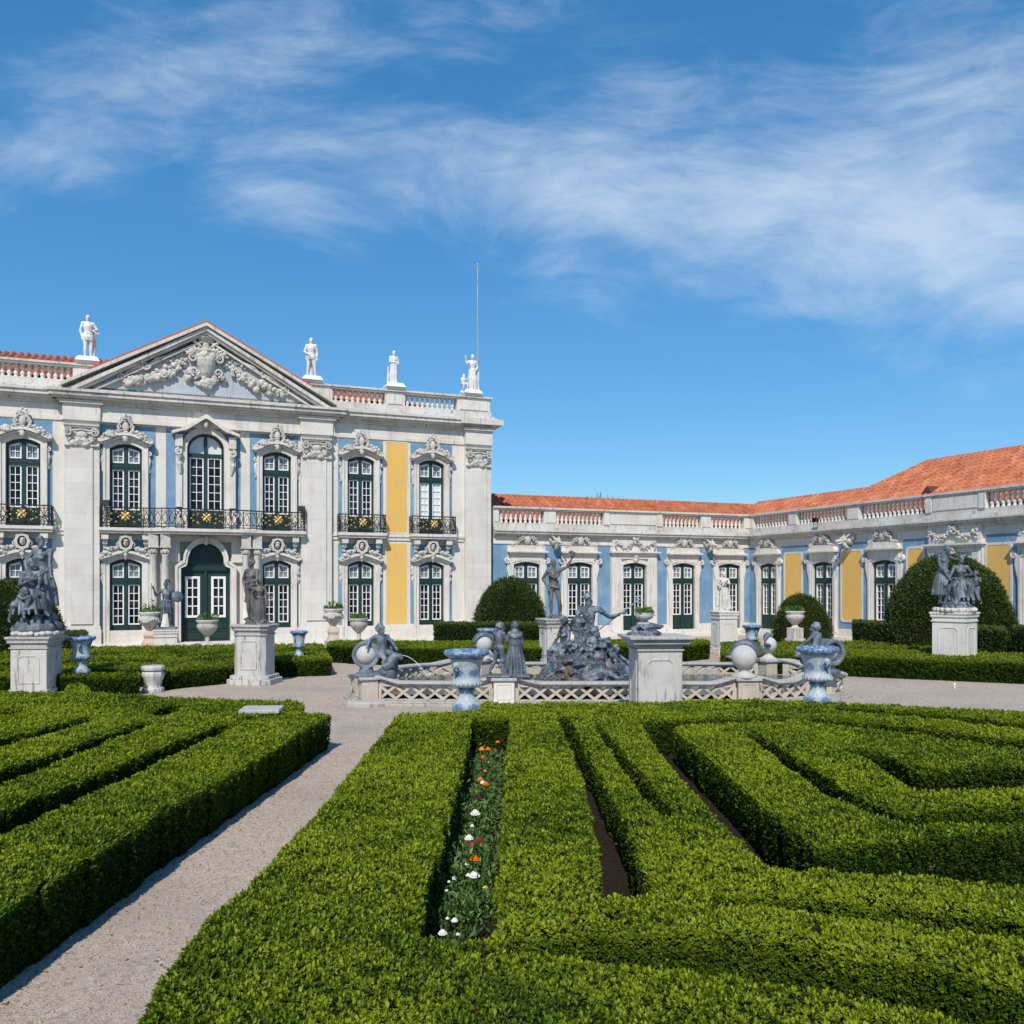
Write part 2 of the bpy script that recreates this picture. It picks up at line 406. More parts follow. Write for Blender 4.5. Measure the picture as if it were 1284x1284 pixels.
class MB:
    def __init__(s):
        s.v = []
        s.f = []
        s.tint = None

    def add(s, vs, fs, mtx=None):
        o = len(s.v)
        if mtx is not None:
            vs = [tuple(mtx @ Vector(p)) for p in vs]
        s.v.extend(tuple(p) for p in vs)
        s.f.extend(tuple(i + o for i in f) for f in fs)
        return s

    def box(s, x0, x1, y0, y1, z0, z1, mtx=None):
        vs = [(x0, y0, z0), (x1, y0, z0), (x1, y1, z0), (x0, y1, z0), (x0, y0, z1), (x1, y0, z1), (x1, y1, z1), (x0, y1, z1)]
        fs = [(0, 3, 2, 1), (4, 5, 6, 7), (0, 1, 5, 4), (1, 2, 6, 5), (2, 3, 7, 6), (3, 0, 4, 7)]
        return s.add(vs, fs, mtx)

    def prism(s, poly, y0, y1, mtx=None):
        """polygon in x,z (counter-clockwise seen from -y) pushed from y0 (front) to y1 (back)"""
        n = len(poly)
        vs = [(p[0], y0, p[1]) for p in poly] + [(p[0], y1, p[1]) for p in poly]
        fs = [tuple(range(n)), tuple(range(2 * n - 1, n - 1, -1))]
        for i in range(n):
            j = (i + 1) % n
            fs.append((i, i + n, j + n, j))
        return s.add(vs, fs, mtx)

    def ring(s, outer, inner, y0, y1, closed=False, mtx=None):
        """band between two polylines in x,z with equal counts, thick from y0 to y1"""
        n = len(outer)
        vs = [(p[0], y0, p[1]) for p in outer] + [(p[0], y0, p[1]) for p in inner] + [(p[0], y1, p[1]) for p in outer] + [(p[0], y1, p[1]) for p in inner]
        fs = []
        m = n if closed else n - 1
        for i in range(m):
            j = (i + 1) % n
            fs += [(i, j, n + j, n + i), (2 * n + j, 2 * n + i, 3 * n + i, 3 * n + j), (i, 2 * n + i, 2 * n + j, j), (n + j, 3 * n + j, 3 * n + i, n + i)]
        if not closed:
            fs += [(0, n, 3 * n, 2 * n), (n - 1, 3 * n - 1, 4 * n - 1, 2 * n - 1)]
        return s.add(vs, fs, mtx)

    def lathe(s, prof, seg=20, mtx=None, cap=True, square=0.0):
        vs, fs = [], []
        for r, z in prof:
            for k in range(seg):
                a = 2 * PI * (k + 0.5) / seg
                q = 1.0
                if square:
                    q = 1 / max(abs(math.cos(a)), abs(math.sin(a))) * square + (1 - square)
                vs.append((r * q * math.cos(a), r * q * math.sin(a), z))
        for i in range(len(prof) - 1):
            for k in range(seg):
                k2 = (k + 1) % seg
                fs.append((i * seg + k, i * seg + k2, (i + 1) * seg + k2, (i + 1) * seg + k))
        if cap:
            fs.append(tuple(range(seg - 1, -1, -1)))
            fs.append(tuple(range((len(prof) - 1) * seg, len(prof) * seg)))
        return s.add(vs, fs, mtx)

    def cone(s, a, ra, b, rb, seg=10, ball=True):
        """tapered capsule"""
        a, b = Vector(a), Vector(b)
        d = b - a
        L = d.length
        if L < 1e-6:
            return s.ell(a, (ra, ra, ra))
        prof = []
        if ball:
            for k in range(4):
                t = PI / 2 * (k + 0.3) / 4
                prof.append((ra * math.sin(t), -ra * math.cos(t)))
        prof.append((ra, 0))
        prof.append((rb, L))
        if ball:
            for k in range(3, -1, -1):
                t = PI / 2 * (k + 0.3) / 4
                prof.append((rb * math.sin(t), L + rb * math.cos(t)))
        mtx = Matrix.Translation(a) @ d.to_track_quat('Z', 'Y').to_matrix().to_4x4()
        return s.lathe(prof, seg, mtx)

    def path(s, pts, r, seg=6, taper=None):
        for i in range(len(pts) - 1):
            r0, r1 = (r, r) if taper is None else (r + (taper - r) * i / (len(pts) - 1), r + (taper - r) * (i + 1) / (len(pts) - 1))
            s.cone(pts[i], r0, pts[i + 1], r1, seg, ball=False)
        return s

    def tube(s, pts, r, seg=6):
        """one swept tube, r a number or list"""
        n = len(pts)
        pts = [Vector(p) for p in pts]
        rs = [r] * n if isinstance(r, (int, float)) else list(r)
        vs, fs = [], []
        for i, p in enumerate(pts):
            d = (pts[min(i + 1, n - 1)] - pts[max(i - 1, 0)])
            q = d.to_track_quat('Z', 'Y')
            for k in range(seg):
                a = 2 * PI * k / seg
                vs.append(tuple(p + q @ Vector((rs[i] * math.cos(a), rs[i] * math.sin(a), 0))))
        for i in range(n - 1):
            for k in range(seg):
                k2 = (k + 1) % seg
                fs.append((i * seg + k, i * seg + k2, (i + 1) * seg + k2, (i + 1) * seg + k))
        fs.append(tuple(range(seg - 1, -1, -1)))
        fs.append(tuple(range((n - 1) * seg, n * seg)))
        return s.add(vs, fs)

    def ell(s, c, r, rot=None, seg=10, rings=7):
        vs, fs = [], []
        for i in range(1, rings):
            t = PI * i / rings
            for k in range(seg):
                a = 2 * PI * k / seg
                vs.append((r[0] * math.sin(t) * math.cos(a), r[1] * math.sin(t) * math.sin(a), -r[2] * math.cos(t)))
        b = len(vs)
        vs += [(0, 0, -r[2]), (0, 0, r[2])]
        for i in range(rings - 2):
            for k in range(seg):
                k2 = (k + 1) % seg
                fs.append((i * seg + k, i * seg + k2, (i + 1) * seg + k2, (i + 1) * seg + k))
        for k in range(seg):
            k2 = (k + 1) % seg
            fs.append((b, k2, k))
            fs.append((b + 1, (rings - 2) * seg + k, (rings - 2) * seg + k2))
        m = Matrix.Translation(Vector(c))
        if rot:
            m = m @ Euler(rot).to_matrix().to_4x4()
        return s.add(vs, fs, m)

    def scroll(s, c, r, w, y0, y1, turns=1.4, start=0.0, sgn=1, seg=26):
        """flat spiral volute in x,z with depth y0..y1"""
        o, i_ = [], []
        for k in range(seg + 1):
            t = k / seg
            a = start + sgn * t * turns * 2 * PI
            rr = r * (1 - 0.82 * t)
            ww = w * (1 - 0.6 * t)
            o.append((c[0] + rr * math.cos(a), c[1] + rr * math.sin(a)))
            i_.append((c[0] + max(rr - ww, 0.004) * math.cos(a), c[1] + max(rr - ww, 0.004) * math.sin(a)))
        return s.ring(o, i_, y0, y1)

    def mesh(s, name, material, smooth=False):
        me = bpy.data.meshes.new(name)
        me.from_pydata(s.v, [], s.f)
        me.materials.append(material)
        if smooth:
            me.polygons.foreach_set('use_smooth', [True] * len(me.polygons))
        if s.tint is not None:
            a = me.attributes.new('tint', 'FLOAT', 'FACE')
            a.data.foreach_set('value', s.tint)
        me.update()
        return me


def fix_normals(me):
    import bmesh
    bm = bmesh.new()
    bm.from_mesh(me)
    bmesh.ops.recalc_face_normals(bm, faces=bm.faces)
    bm.to_mesh(me)
    bm.free()


def obj(name, mb, material, parent=None, loc=None, smooth=False, bevel=0.0, rotz=None, fix=True, auto=None):
    me = mb.mesh(name, material, smooth) if isinstance(mb, MB) else mb
    if isinstance(mb, MB) and fix:
        fix_normals(me)
    o = bpy.data.objects.new(name, me)
    COL.objects.link(o)
    if parent is not None:
        o.parent = parent
    if loc is not None:
        o.location = loc
    if rotz is not None:
        o.rotation_euler = (0, 0, rotz)
    if bevel:
        b = o.modifiers.new('bevel', 'BEVEL')
        b.width = bevel
        b.segments = 2
        b.limit_method = 'ANGLE'
        b.angle_limit = R(35)
    return o


def tag(o, label=None, cat=None, group=None, kind=None):
    if label:
        o['label'] = label
    if cat:
        o['category'] = cat
    if group:
        o['group'] = group
    if kind:
        o['kind'] = kind
    return o


def empty(name, loc, rotz=0.0, label=None, cat=None, group=None):
    o = bpy.data.objects.new(name, None)
    COL.objects.link(o)
    o.location = loc
    o.rotation_euler = (0, 0, rotz)
    return tag(o, label, cat, group)


def kids(o):
    return list(o.children)


def copy_tree(o, parent=None, loc=None):
    c = o.copy()
    COL.objects.link(c)
    c.parent = parent
    if loc is not None:
        c.location = loc
    for k in kids(o):
        copy_tree(k, c)
    return c


F_PX, CAM_H, HOR = 1100.0, 2.5, 730.0


def pw(px, py, z):
    """where the sight line through a photo point meets the level plane z"""
    Y = F_PX * (CAM_H - z) / (py - HOR)
    return ((px - 642) / F_PX * Y, Y)


def px_at(px, Y):
    return (px - 642) / F_PX * Y


def z_at(py, Y):
    return CAM_H - (py - HOR) * Y / F_PX


# ------------------------------------------------------------------ ground
g = MB()
N = 40
S = 600.0
g.add([(-S, -S, 0), (S, -S, 0), (S, S, 0), (-S, S, 0)], [(0, 1, 2, 3)])
tag(obj('ground', g, M['gravel'], fix=False), kind='structure')


# ------------------------------------------------------------------ palace
def arch(hw, z0, zs, zt, n=12):
    """opening outline from lower left over the arch to lower right; rise = zt - zs"""
    pts = [(-hw, z0), (-hw, zs)]
    for k in range(1, n):
        a = PI * (1 - k / n)
        x = hw * math.cos(a)
        pts.append((x, zs + (zt - zs) * (1 - (x / hw) ** 2)))
    pts += [(hw, zs), (hw, z0)]
    return pts


def offset_arch(hw, z0, zs, zt, d, n=12):
    return arch(hw + d, z0, zs + d * 0.55, zt + d, n)


def wall_grid(mb, u0, u1, z0, z1, holes, y=0.0):
    us = sorted({u0, u1, *[h[0] for h in holes], *[h[1] for h in holes]})
    zs = sorted({z0, z1, *[h[2] for h in holes], *[h[3] for h in holes]})
    for a, b in zip(us, us[1:]):
        for c, d in zip(zs, zs[1:]):
            mu, mz = (a + b) / 2, (c + d) / 2
            if any(h[0] < mu < h[1] and h[2] < mz < h[3] for h in holes):
                continue
            mb.add([(a, y, c), (b, y, c), (b, y, d), (a, y, d)], [(0, 1, 2, 3)])


# window joinery (opening 1.06 wide, 3.1 high, origin at sill centre, face recessed 0.2)
WHW, WZS, WZT = 0.54, 2.90, 3.08


def window_meshes(WZS):
    fr = MB()
    flat = (WZT - WZS) / 0.2
    y0, y1 = 0.07, 0.17
    fr.ring(arch(WHW, 0, WZS, WZT), arch(WHW - 0.08, 0.0, WZS - 0.07, WZT - 0.08), y0, y1)
    fr.box(-0.065, 0.065, y0 - 0.02, y1, 0, WZT - 0.03)
    fr.box(-WHW + 0.06, WHW - 0.06, y0 - 0.03, y1 - 0.005, 2.14, 2.37)
    fr.box(-WHW + 0.06, WHW - 0.06, y0 - 0.045, y0 - 0.03, 2.22, 2.29)
    fr.box(-WHW + 0.07, WHW - 0.07, y0 + 0.02, y1 - 0.01, 0, 0.66)
    for sx in (-1, 1):
        a, b = sorted((sx * 0.10, sx * 0.41))
        fr.box(a, b, y0 + 0.005, y0 + 0.03, 0.08, 0.30)
        fr.box(a, b, y0 + 0.005, y0 + 0.03, 0.36, 0.58)
    sash = MB()
    for sx in (-1, 1):
        a, b = sorted((sx * 0.07, sx * 0.46))
        y2, y3 = y0 + 0.012, y1 - 0.02
        w = 0.045
        # lower leaf: 2 x 5 panes
        za, zb = 0.67, 2.14
        for (xa, xb, zc, zd) in ((a, a + w, za, zb), (b - w, b, za, zb), (a + w, b - w, za, za + w), (a + w, b - w, zb - w, zb)):
            sash.box(xa, xb, y2, y3, zc, zd)
        m = (a + b) / 2
        sash.box(m - 0.012, m + 0.012, y2 + 0.02, y3, za + w, zb - w)
        for k in range(1, 5):
            zz = za + w + (zb - za - 2 * w) * k / 5
            for (p, q) in ((a + w, m - 0.012), (m + 0.012, b - w)):
                sash.box(p, q, y2 + 0.022, y3, zz - 0.012, zz + 0.012)
        # upper leaf: 2 x 2 panes with a sloping head
        za, zb = 2.39, 2.89
        hin, hout = zb + 0.06 * flat, zb - 0.05 * flat + 0.04 * (1 - flat)
        ha, hb = (hout, hin) if sx < 0 else (hin, hout)
        sash.box(a, a + w, y2, y3, za, ha - 0.02)
        sash.box(b - w, b, y2, y3, za, hb - 0.02)
        sash.box(a + w, b - w, y2, y3, za, za + w)
        sash.prism([(a, ha - 0.06), (b, hb - 0.06), (b, hb), (a, ha)], y2, y3)
        sash.box(m - 0.012, m + 0.012, y2 + 0.02, y3, za + w, zb - 0.04)
        zz = za + 0.5 * (zb - za)
        for (p, q) in ((a + w, m - 0.012), (m + 0.012, b - w)):
            sash.box(p, q, y2 + 0.022, y3, zz - 0.012, zz + 0.012)
    gl = MB()
    gl.box(-WHW + 0.07, WHW - 0.07, y1 - 0.028, y1 - 0.022, 0.66, 2.16)
    cu = MB().prism(arch(WHW - 0.075, 2.36, WZS - 0.07, WZT - 0.08), y1 - 0.028, y1 - 0.022)
    rev = MB()
    rev.ring(arch(WHW + 0.05, -0.02, WZS + 0.03, WZT + 0.05), arch(WHW, 0, WZS, WZT), 0.0, 0.20)
    rev.box(-WHW - 0.3, WHW + 0.3, 0.19, 0.21, -0.05, WZT + 0.35)
    out = []
    for mb, nm, m in ((fr, 'window', 'green_paint'), (sash, 'sash', 'white_paint'), (gl, 'glass', 'glass'), (rev, 'reveal', 'stone'), (cu, 'curtained_pane', 'dim_curtain')):
        me = mb.mesh(nm, M[m])
        fix_normals(me)
        out.append(me)
    blind = out[2].copy()
    blind.materials[0] = M['curtain']
    return out + [blind]


WIN_MAIN, WIN_WING = window_meshes(2.90), window_meshes(2.98)


def place_window(root, u, z, blind=False, kind=WIN_MAIN):
    W_FR, W_SA, W_GL, W_RE, W_CU, W_BL = kind
    w = obj('window', W_FR, None, root, (u, 0, z))
    obj('sash', W_SA, None, w)
    obj('glass', W_BL if blind else W_GL, None, w)
    obj('reveal', W_RE, None, w)
    obj('curtained_pane', W_CU, None, w)
    return w


def leafy(mb, c, r, n, seed, y, depth, rz=None):
    """a cluster of carved lobes"""
    rr = random.Random(seed)
    for k in range(n):
        a = rr.uniform(0, 2 * PI)
        q = rr.uniform(0.2, 1.0)
        s = rr.uniform(0.25, 0.5) * r
        mb.ell((c[0] + q * r * math.cos(a), y - depth * rr.uniform(0.2, 0.9) * (1 - 0.5 * q), c[1] + q * (rz or r) * math.sin(a)), (s, s * 0.9, s * rr.uniform(0.5, 0.9)), (rr.uniform(-.6, .6), rr.uniform(-1, 1), 0), 7, 5)


def garland(mb, pts, r, y, n, seed, fat=0.5):
    rr = random.Random(seed)
    m = len(pts) - 1
    for k in range(n):
        t = k / (n - 1) * m
        i = min(int(t), m - 1)
        f = t - i
        x = pts[i][0] * (1 - f) + pts[i + 1][0] * f
        z = pts[i][1] * (1 - f) + pts[i + 1][1] * f
        e = r * (1 - abs(2 * k / (n - 1) - 1) * (1 - fat))
        for q in range(3):
            s = e * rr.uniform(0.35, 0.62)
            mb.ell((x + rr.uniform(-.7, .7) * e, y - rr.uniform(0.1, 0.9) * e, z + rr.uniform(-.75, .75) * e), (s, s, s * rr.uniform(.6, 1)), (rr.uniform(-1, 1), rr.uniform(-1, 1), 0), 7, 5)


def hood(mb, hw, z, rise, t, y0, y1, peak=0.0, n=18):
    """curved hood moulding over a window"""
    o, i_ = [], []
    for k in range(n + 1):
        x = -hw + 2 * hw * k / n
        q = x / hw
        h = rise * (math.cos(q * PI) * 0.5 + 0.5) ** 0.8 + peak * max(0, 1 - abs(q) * 3) + 0.05 * (abs(q) > 0.93)
        o.append((x, z + h + t))
        i_.append((x, z + h))
    mb.ring(o, i_, y0, y1)


# -- surround for the two-storey block's windows
def surround_upper():
    s = MB()
    s.ring(offset_arch(WHW, -0.0, WZS, WZT, 0.21), arch(WHW - 0.0, 0, WZS, WZT), -0.12, 0.05)
    s.ring(offset_arch(WHW, -0.0, WZS, WZT, 0.215), offset_arch(WHW, 0, WZS, WZT, 0.13), -0.16, -0.118)
    hood(s, 0.92, 3.06, 0.30, 0.10, -0.34, 0.0)
    hood(s, 0.88, 2.99, 0.28, 0.075, -0.24, 0.0)
    for sx in (-1, 1):                                   # scrolled ears beside the frame
        s.scroll((sx * 0.79, 2.74), 0.10, 0.05, -0.13, 0.0, 1.3, PI / 2, -sx)
        s.tube([(sx * 0.76, -0.06, 2.66), (sx * 0.80, -0.07, 2.45), (sx * 0.77, -0.06, 2.2), (sx * 0.80, -0.06, 2.05)], [0.05, 0.06, 0.04, 0.03])
    return s


def crest_upper():
    c = MB()
    for sx in (-1, 1):
        garland(c, [(sx * 0.18, 3.50), (sx * 0.42, 3.40), (sx * 0.66, 3.26), (sx * 0.86, 3.18)], 0.15, -0.22, 16, 5 + sx, 0.6)
        c.scroll((sx * 0.20, 3.66), 0.11, 0.055, -0.34, -0.12, 1.5, -PI / 2, sx)
        c.scroll((sx * 0.16, 3.90), 0.08, 0.04, -0.34, -0.12, 1.4, PI / 2, sx)
        c.tube([(sx * 0.10, -0.3, 3.35), (sx * 0.26, -0.32, 3.52), (sx * 0.22, -0.3, 3.74), (sx * 0.11, -0.32, 3.86), (sx * 0.15, -0.3, 4.0)], [0.03, 0.05, 0.05, 0.04, 0.03])
    c.ell((0, -0.27, 3.66), (0.12, 0.09, 0.19))
    c.ell((0, -0.3, 3.22), (0.09, 0.08, 0.12))
    leafy(c, (0, 4.02), 0.15, 12, 3, -0.2, 0.14)
    leafy(c, (0, 3.34), 0.14, 9, 4, -0.26, 0.1)
    return c


def surround_lower():
    s = MB()
    s.ring(offset_arch(WHW, -0.0, WZS, WZT, 0.21), arch(WHW, 0, WZS, WZT), -0.12, 0.05)
    s.ring(offset_arch(WHW, -0.0, WZS, WZT, 0.215), offset_arch(WHW, 0, WZS, WZT, 0.13), -0.16, -0.118)
    hood(s, 0.90, 3.05, 0.24, 0.10, -0.32, 0.0)
    hood(s, 0.86, 2.98, 0.23, 0.075, -0.22, 0.0)
    s.box(-0.80, 0.80, -0.30, 0.1, -0.10, 0.0)
    for sx in (-1, 1):
        s.tube([(sx * 0.76, -0.07, 2.96), (sx * 0.81, -0.08, 2.8), (sx * 0.77, -0.07, 2.55), (sx * 0.82, -0.08, 2.35), (sx * 0.76, -0.05, 2.15)], [0.04, 0.07, 0.045, 0.055, 0.02])
        s.scroll((sx * 0.80, 2.60), 0.075, 0.04, -0.13, 0.0, 1.3, -PI / 2, sx)
        s.box(*sorted((sx * 0.56, sx * 0.80)), -0.40, 0.0, 3.78, 3.98)          # bracket under the balcony
        s.box(*sorted((sx * 0.60, sx * 0.76)), -0.28, 0.0, 3.62, 3.78)
        s.box(*sorted((sx * 0.63, sx * 0.73)), -0.18, 0.0, 3.45, 3.62)
    return s


def crest_lower():
    c = MB()
    for sx in (-1, 1):
        garland(c, [(sx * 0.24, 3.50), (sx * 0.46, 3.40), (sx * 0.64, 3.30), (sx * 0.80, 3.16)], 0.14, -0.22, 15, 15 + sx, 0.65)
        c.scroll((sx * 0.25, 3.62), 0.12, 0.05, -0.33, -0.1, 1.4, PI / 2, sx)
    # shell cartouche with a mask
    o, i_ = [], []
    for k in range(25):
        a = 2 * PI * k / 24
        rr = 1 + 0.10 * math.cos(a * 8)
        o.append((0.25 * rr * math.cos(a), 3.66 + 0.29 * rr * math.sin(a)))
        i_.append((0.15 * math.cos(a), 3.66 + 0.19 * math.sin(a)))
    c.ring(o, i_, -0.38, -0.1, True)
    c.ell((0, -0.22, 3.66), (0.10, 0.13, 0.14))
    c.ell((0, -0.36, 3.655), (0.02, 0.03, 0.035), None, 6, 5)
    c.ell((0, -0.26, 3.74), (0.11, 0.1, 0.07))
    leafy(c, (0, 3.36), 0.12, 9, 24, -0.26, 0.12)
    c.ell((0, -0.3, 3.24), (0.07, 0.07, 0.12))
    c.cone((0, -0.3, 3.2), 0.05, (0, -0.28, 3.05), 0.02, 7)
    return c


def railing(hw, depth, pts=None):
    """iron balcony railing: returns iron, gold builders; path around the slab edge"""
    iron, gold = MB(), MB()
    path = pts or [(-hw, 0.0), (-hw, -depth), (hw, -depth), (hw, 0.0)]
    H = 0.72
    for i in range(len(path) - 1):
        a, b = Vector((*path[i], 0)), Vector((*path[i + 1], 0))
        L = (b - a).length
        d = (b - a).normalized()
        for zz, r in ((0.06, 0.016), (H, 0.022), (H - 0.1, 0.011), (0.16, 0.011)):
            iron.cone(a + Vector((0, 0, zz)), r, b + Vector((0, 0, zz)), r, 6, False)
        n = max(2, int(L / 0.21))
        for k in range(n + 1):
            p = a + d * (L * k / n)
            iron.cone(p + Vector((0, 0, 0.0)), 0.016, p + Vector((0, 0, H)), 0.016, 5, False)
            if k < n:
                q = p + d * (L / n / 2)
                w = L / n * 0.36
                for sg in (-1, 1):                       # S scrolls between the bars
                    ring_ = []
                    for m in range(9):
                        t = m / 8
                        ring_.append(q + d * (sg * w * math.sin(t * PI)) + Vector((0, 0, 0.17 + 0.42 * t)))
                    iron.tube(ring_, 0.012, 4)
                if (k + i) % 2 == 0:
                    gold.ell(q + Vector((0, 0, 0.50)), (0.032, 0.032, 0.022), None, 6, 4)
                    gold.ell(q + Vector((0, 0, 0.24)), (0.026, 0.026, 0.032), None, 6, 4)
                else:
                    gold.ell(q + Vector((0, 0, 0.38)), (0.03, 0.03, 0.03), None, 6, 4)
                if k % 2 == 0:
                    gold.ell(q + Vector((0, 0, H - 0.03)), (0.03, 0.02, 0.03), None, 6, 4)
    return iron, gold


def gold_flower(gold, u, y, z, s=0.15):
    for k in range(4):
        a = PI / 4 + k * PI / 2
        gold.ell((u + s * 0.55 * math.cos(a), y, z + s * 0.55 * math.sin(a)), (s * 0.5, 0.025, s * 0.26), (0, -a, 0), 8, 5)
    for k in range(4):
        a = k * PI / 2
        gold.ell((u + s * 0.8 * math.cos(a), y, z + s * 0.8 * math.sin(a)), (s * 0.26, 0.02, s * 0.14), (0, -a, 0), 7, 5)
    gold.ell((u, y - 0.02, z), (s * 0.28, 0.04, s * 0.28), None, 8, 5)


def make_capital(hw=0.60):
    c = MB()
    c.box(-hw - 0.06, hw + 0.06, -0.16, 0.0, 0.66, 0.72)
    c.box(-hw - 0.02, hw + 0.02, -0.12, 0.0, 0.60, 0.66)
    c.box(-hw - 0.04, hw + 0.04, -0.10, 0.0, -0.06, 0.0)
    for sx in (-1, 1):
        c.scroll((sx * (hw - 0.10), 0.42), 0.17, 0.07, -0.18, 0.0, 1.6, PI / 2, -sx)
        garland(c, [(sx * (hw - 0.05), 0.3), (sx * 0.35, 0.12), (sx * 0.1, 0.10)], 0.085, -0.06, 9, 40 + sx, 0.9)
        c.tube([(sx * (hw - 0.12), -0.1, 0.58), (sx * 0.3, -0.12, 0.48), (0, -0.14, 0.52)], [0.05, 0.04, 0.03])
    c.ell((0, -0.06, 0.36), (0.20, 0.09, 0.16))
    leafy(c, (0, 0.18), 0.16, 12, 41, -0.03, 0.1, 0.1)
    leafy(c, (0, 0.06), hw * 0.7, 16, 42, 0.0, 0.1, 0.08)
    return c


def baluster_profile(h):
    k = h / 0.45
    return [(0.078, 0.0), (0.078, 0.045 * k), (0.040, 0.055 * k), (0.072, 0.10 * k), (0.082, 0.135 * k), (0.070, 0.175 * k), (0.040, 0.215 * k), (0.052, 0.225 * k), (0.040, 0.235 * k), (0.066, 0.28 * k), (0.076, 0.315 * k), (0.066, 0.35 * k), (0.036, 0.39 * k), (0.074, 0.40 * k), (0.074, 0.45 * k)]


def balustrade(mb, u0, u1, z0, h, y, step=0.205):
    n = max(1, round((u1 - u0) / step))
    for k in range(n):
        u = u0 + (u1 - u0) * (k + 0.5) / n
        mb.lathe(baluster_profile(h), 8, Matrix.Translation((u, y, z0)))


def tile_slope(mb, p0, pu, pv, bmax, bmin=None, width=None, cw=0.27, row=0.42, sharp=0.105):
    """clay barrel tiles: origin p0, unit pu along the eave, unit pv up the slope; bmax(a), bmin(a) limit each column"""
    p0, pu, pv = Vector(p0), Vector(pu).normalized(), Vector(pv).normalized()
    nn = pu.cross(pv)
    if nn.z < 0:
        nn = -nn
    if mb.tint is None:
        mb.tint = []
    nc = int(width / cw)
    prof = [(0.0, 0.0), (0.12, 0.55), (0.25, 0.88), (0.38, 1.0), (0.5, 0.88), (0.63, 0.55), (0.75, 0.0), (0.87, -0.18), (1.0, 0.0)]
    for c in range(nc):
        a0 = c * width / nc
        b1 = bmax(a0 + cw / 2)
        b0 = bmin(a0 + cw / 2) if bmin else 0.0
        if b1 - b0 < 0.05:
            continue
        nr = max(1, math.ceil((b1 - b0) / row))
        for r_ in range(nr):
            lo = b0 + r_ * row
            hi = min(b1, lo + row + 0.02)
            j = random.uniform(-0.006, 0.006)
            vs = []
            for (b, lift) in ((lo, 0.022), (hi, 0.0)):
                for (t, h) in prof:
                    vs.append(p0 + pu * (a0 + (t + j) * cw) + pv * b + nn * (h * sharp + lift + j))
            k = len(prof)
            fs = [(i, i + 1, k + i + 1, k + i) for i in range(k - 1)]
            # tile butt
            vs += [p0 + pu * (a0 + (t + j) * cw) + pv * lo + nn * (h * sharp - 0.012) for (t, h) in prof]
            fs += [(2 * k + i, 2 * k + i + 1, i + 1, i) for i in range(k - 1)]
            mb.add(vs, fs)
            mb.tint += [min(1, max(0, random.gauss(0.5, 0.20)))] * len(fs)


# ---- two-storey block: local x along the front (origin on the pediment axis), local -y towards the garden
RZ_MAIN = math.atan2(0.3714, 0.9285)
main = empty('palace_pavilion', (-11.559, 33.113, 0), RZ_MAIN, 'tall two-storey palace block with triangular pediment, iron balconies and blue window panels', 'palace')
U0, U1 = -11.7, 11.44
bays = [-8.95, -6.06, -2.76, 2.60, 5.88, 8.83]
F1, F2 = 0.27, 4.47
holes = []
for u in bays:
    holes += [(u - WHW, u + WHW, F1, F1 + WZT), (u - WHW, u + WHW, F2, F2 + WZT)]
holes += [(-0.90, 0.90, F1, 4.0), (-0.70, 0.70, F2, 8.12)]
wl = MB()
wall_grid(wl, U0, U1, 0, 9.3, holes)
wl.add([(U1, 0, 0), (U1, 9, 0), (U1, 9, 9.3), (U1, 0, 9.3)], [(0, 1, 2, 3)])
wl.add([(U0, 9, 0), (U0, 0, 0), (U0, 0, 9.3), (U0, 9, 9.3)], [(0, 1, 2, 3)])
wl.add([(U1, 9, 0), (U0, 9, 0), (U0, 9, 9.3), (U1, 9, 9.3)], [(0, 1, 2, 3)])
wl.box(U0 + 0.1, U1 - 0.1, 0.4, 8.9, 9.0, 9.28)
obj('wall', wl, M['plaster'], main, fix=False)
for a, b in ((U0, -0.95 - 0.35), (1.30, U1 + 0.10)):
    pl = MB()
    pl.box(a, b, -0.10, 0.0, 0, 0.74)
    pl.box(a, b, -0.14, -0.10, 0.0, 0.30)
    obj('plinth', pl, M['ashlar'], main)
st = MB()
st.box(U0, U1 + 0.1, -0.75, -0.141, -0.02, 0.24)
st.box(U0, U1 + 0.3, -1.15, -0.755, -0.02, 0.10)
obj('doorstep', st, M['stone'], main)


def panels(root, lst, m, z0, z1, y=-0.014, label=None):
    for a, b in lst:
        p = MB().box(a, b, y, 0.0, z0, z1)
        o = obj('wall_panel', p, M[m], root)
        if label:
            o['label'] = label


blue_u = [(4.98, 6.80), (7.95, 9.74), (-6.96, -5.16), (-9.85, -8.05), (-3.62, -1.76), (1.60, 3.42)]
for (a, b) in blue_u:
    c = (a + b) / 2
    for z0, z1, f in ((0.80, 4.05, F1), (F2 + 0.12, 8.22, F2)):
        u = min(bays, key=lambda q: abs(q - c))
        if f == F1:
            panels(main, [(a, u - WHW - 0.05), (u + WHW + 0.05, b)], 'blue', z0, z1, label='blue limewashed panel')
        else:
            panels(main, [(a, u - WHW - 0.05), (u + WHW + 0.05, b)], 'blue', z0, z1, label='blue limewashed panel')
        panels(main, [(u - WHW - 0.05, u + WHW + 0.05)], 'blue', f + WZT + 0.05, z1, label='blue limewashed panel')
panels(main, [(-1.40, -0.71), (0.71, 1.25)], 'blue', F2 + 0.12, 8.25, label='blue limewashed panel')
panels(main, [(6.94, 7.80), (-7.94, -7.08)], 'yellow', 0.78, 4.07, label='yellow ochre panel')
panels(main, [(6.94, 7.80), (-7.94, -7.08)], 'yellow', 4.52, 8.20, label='yellow ochre panel')
for a, b in ((6.94, 7.80), (-7.94, -7.08)):
    for z0, z1 in ((0.78, 4.07), (4.52, 8.20)):
        q = 0.045
        fillet = MB().ring([(a - q, z0 - q), (b + q, z0 - q), (b + q, z1 + q), (a - q, z1 + q)], [(a, z0), (b, z0), (b, z1), (a, z1)], -0.02, 0.0, True)
        obj('panel_moulding', fillet, M['stone'], main)

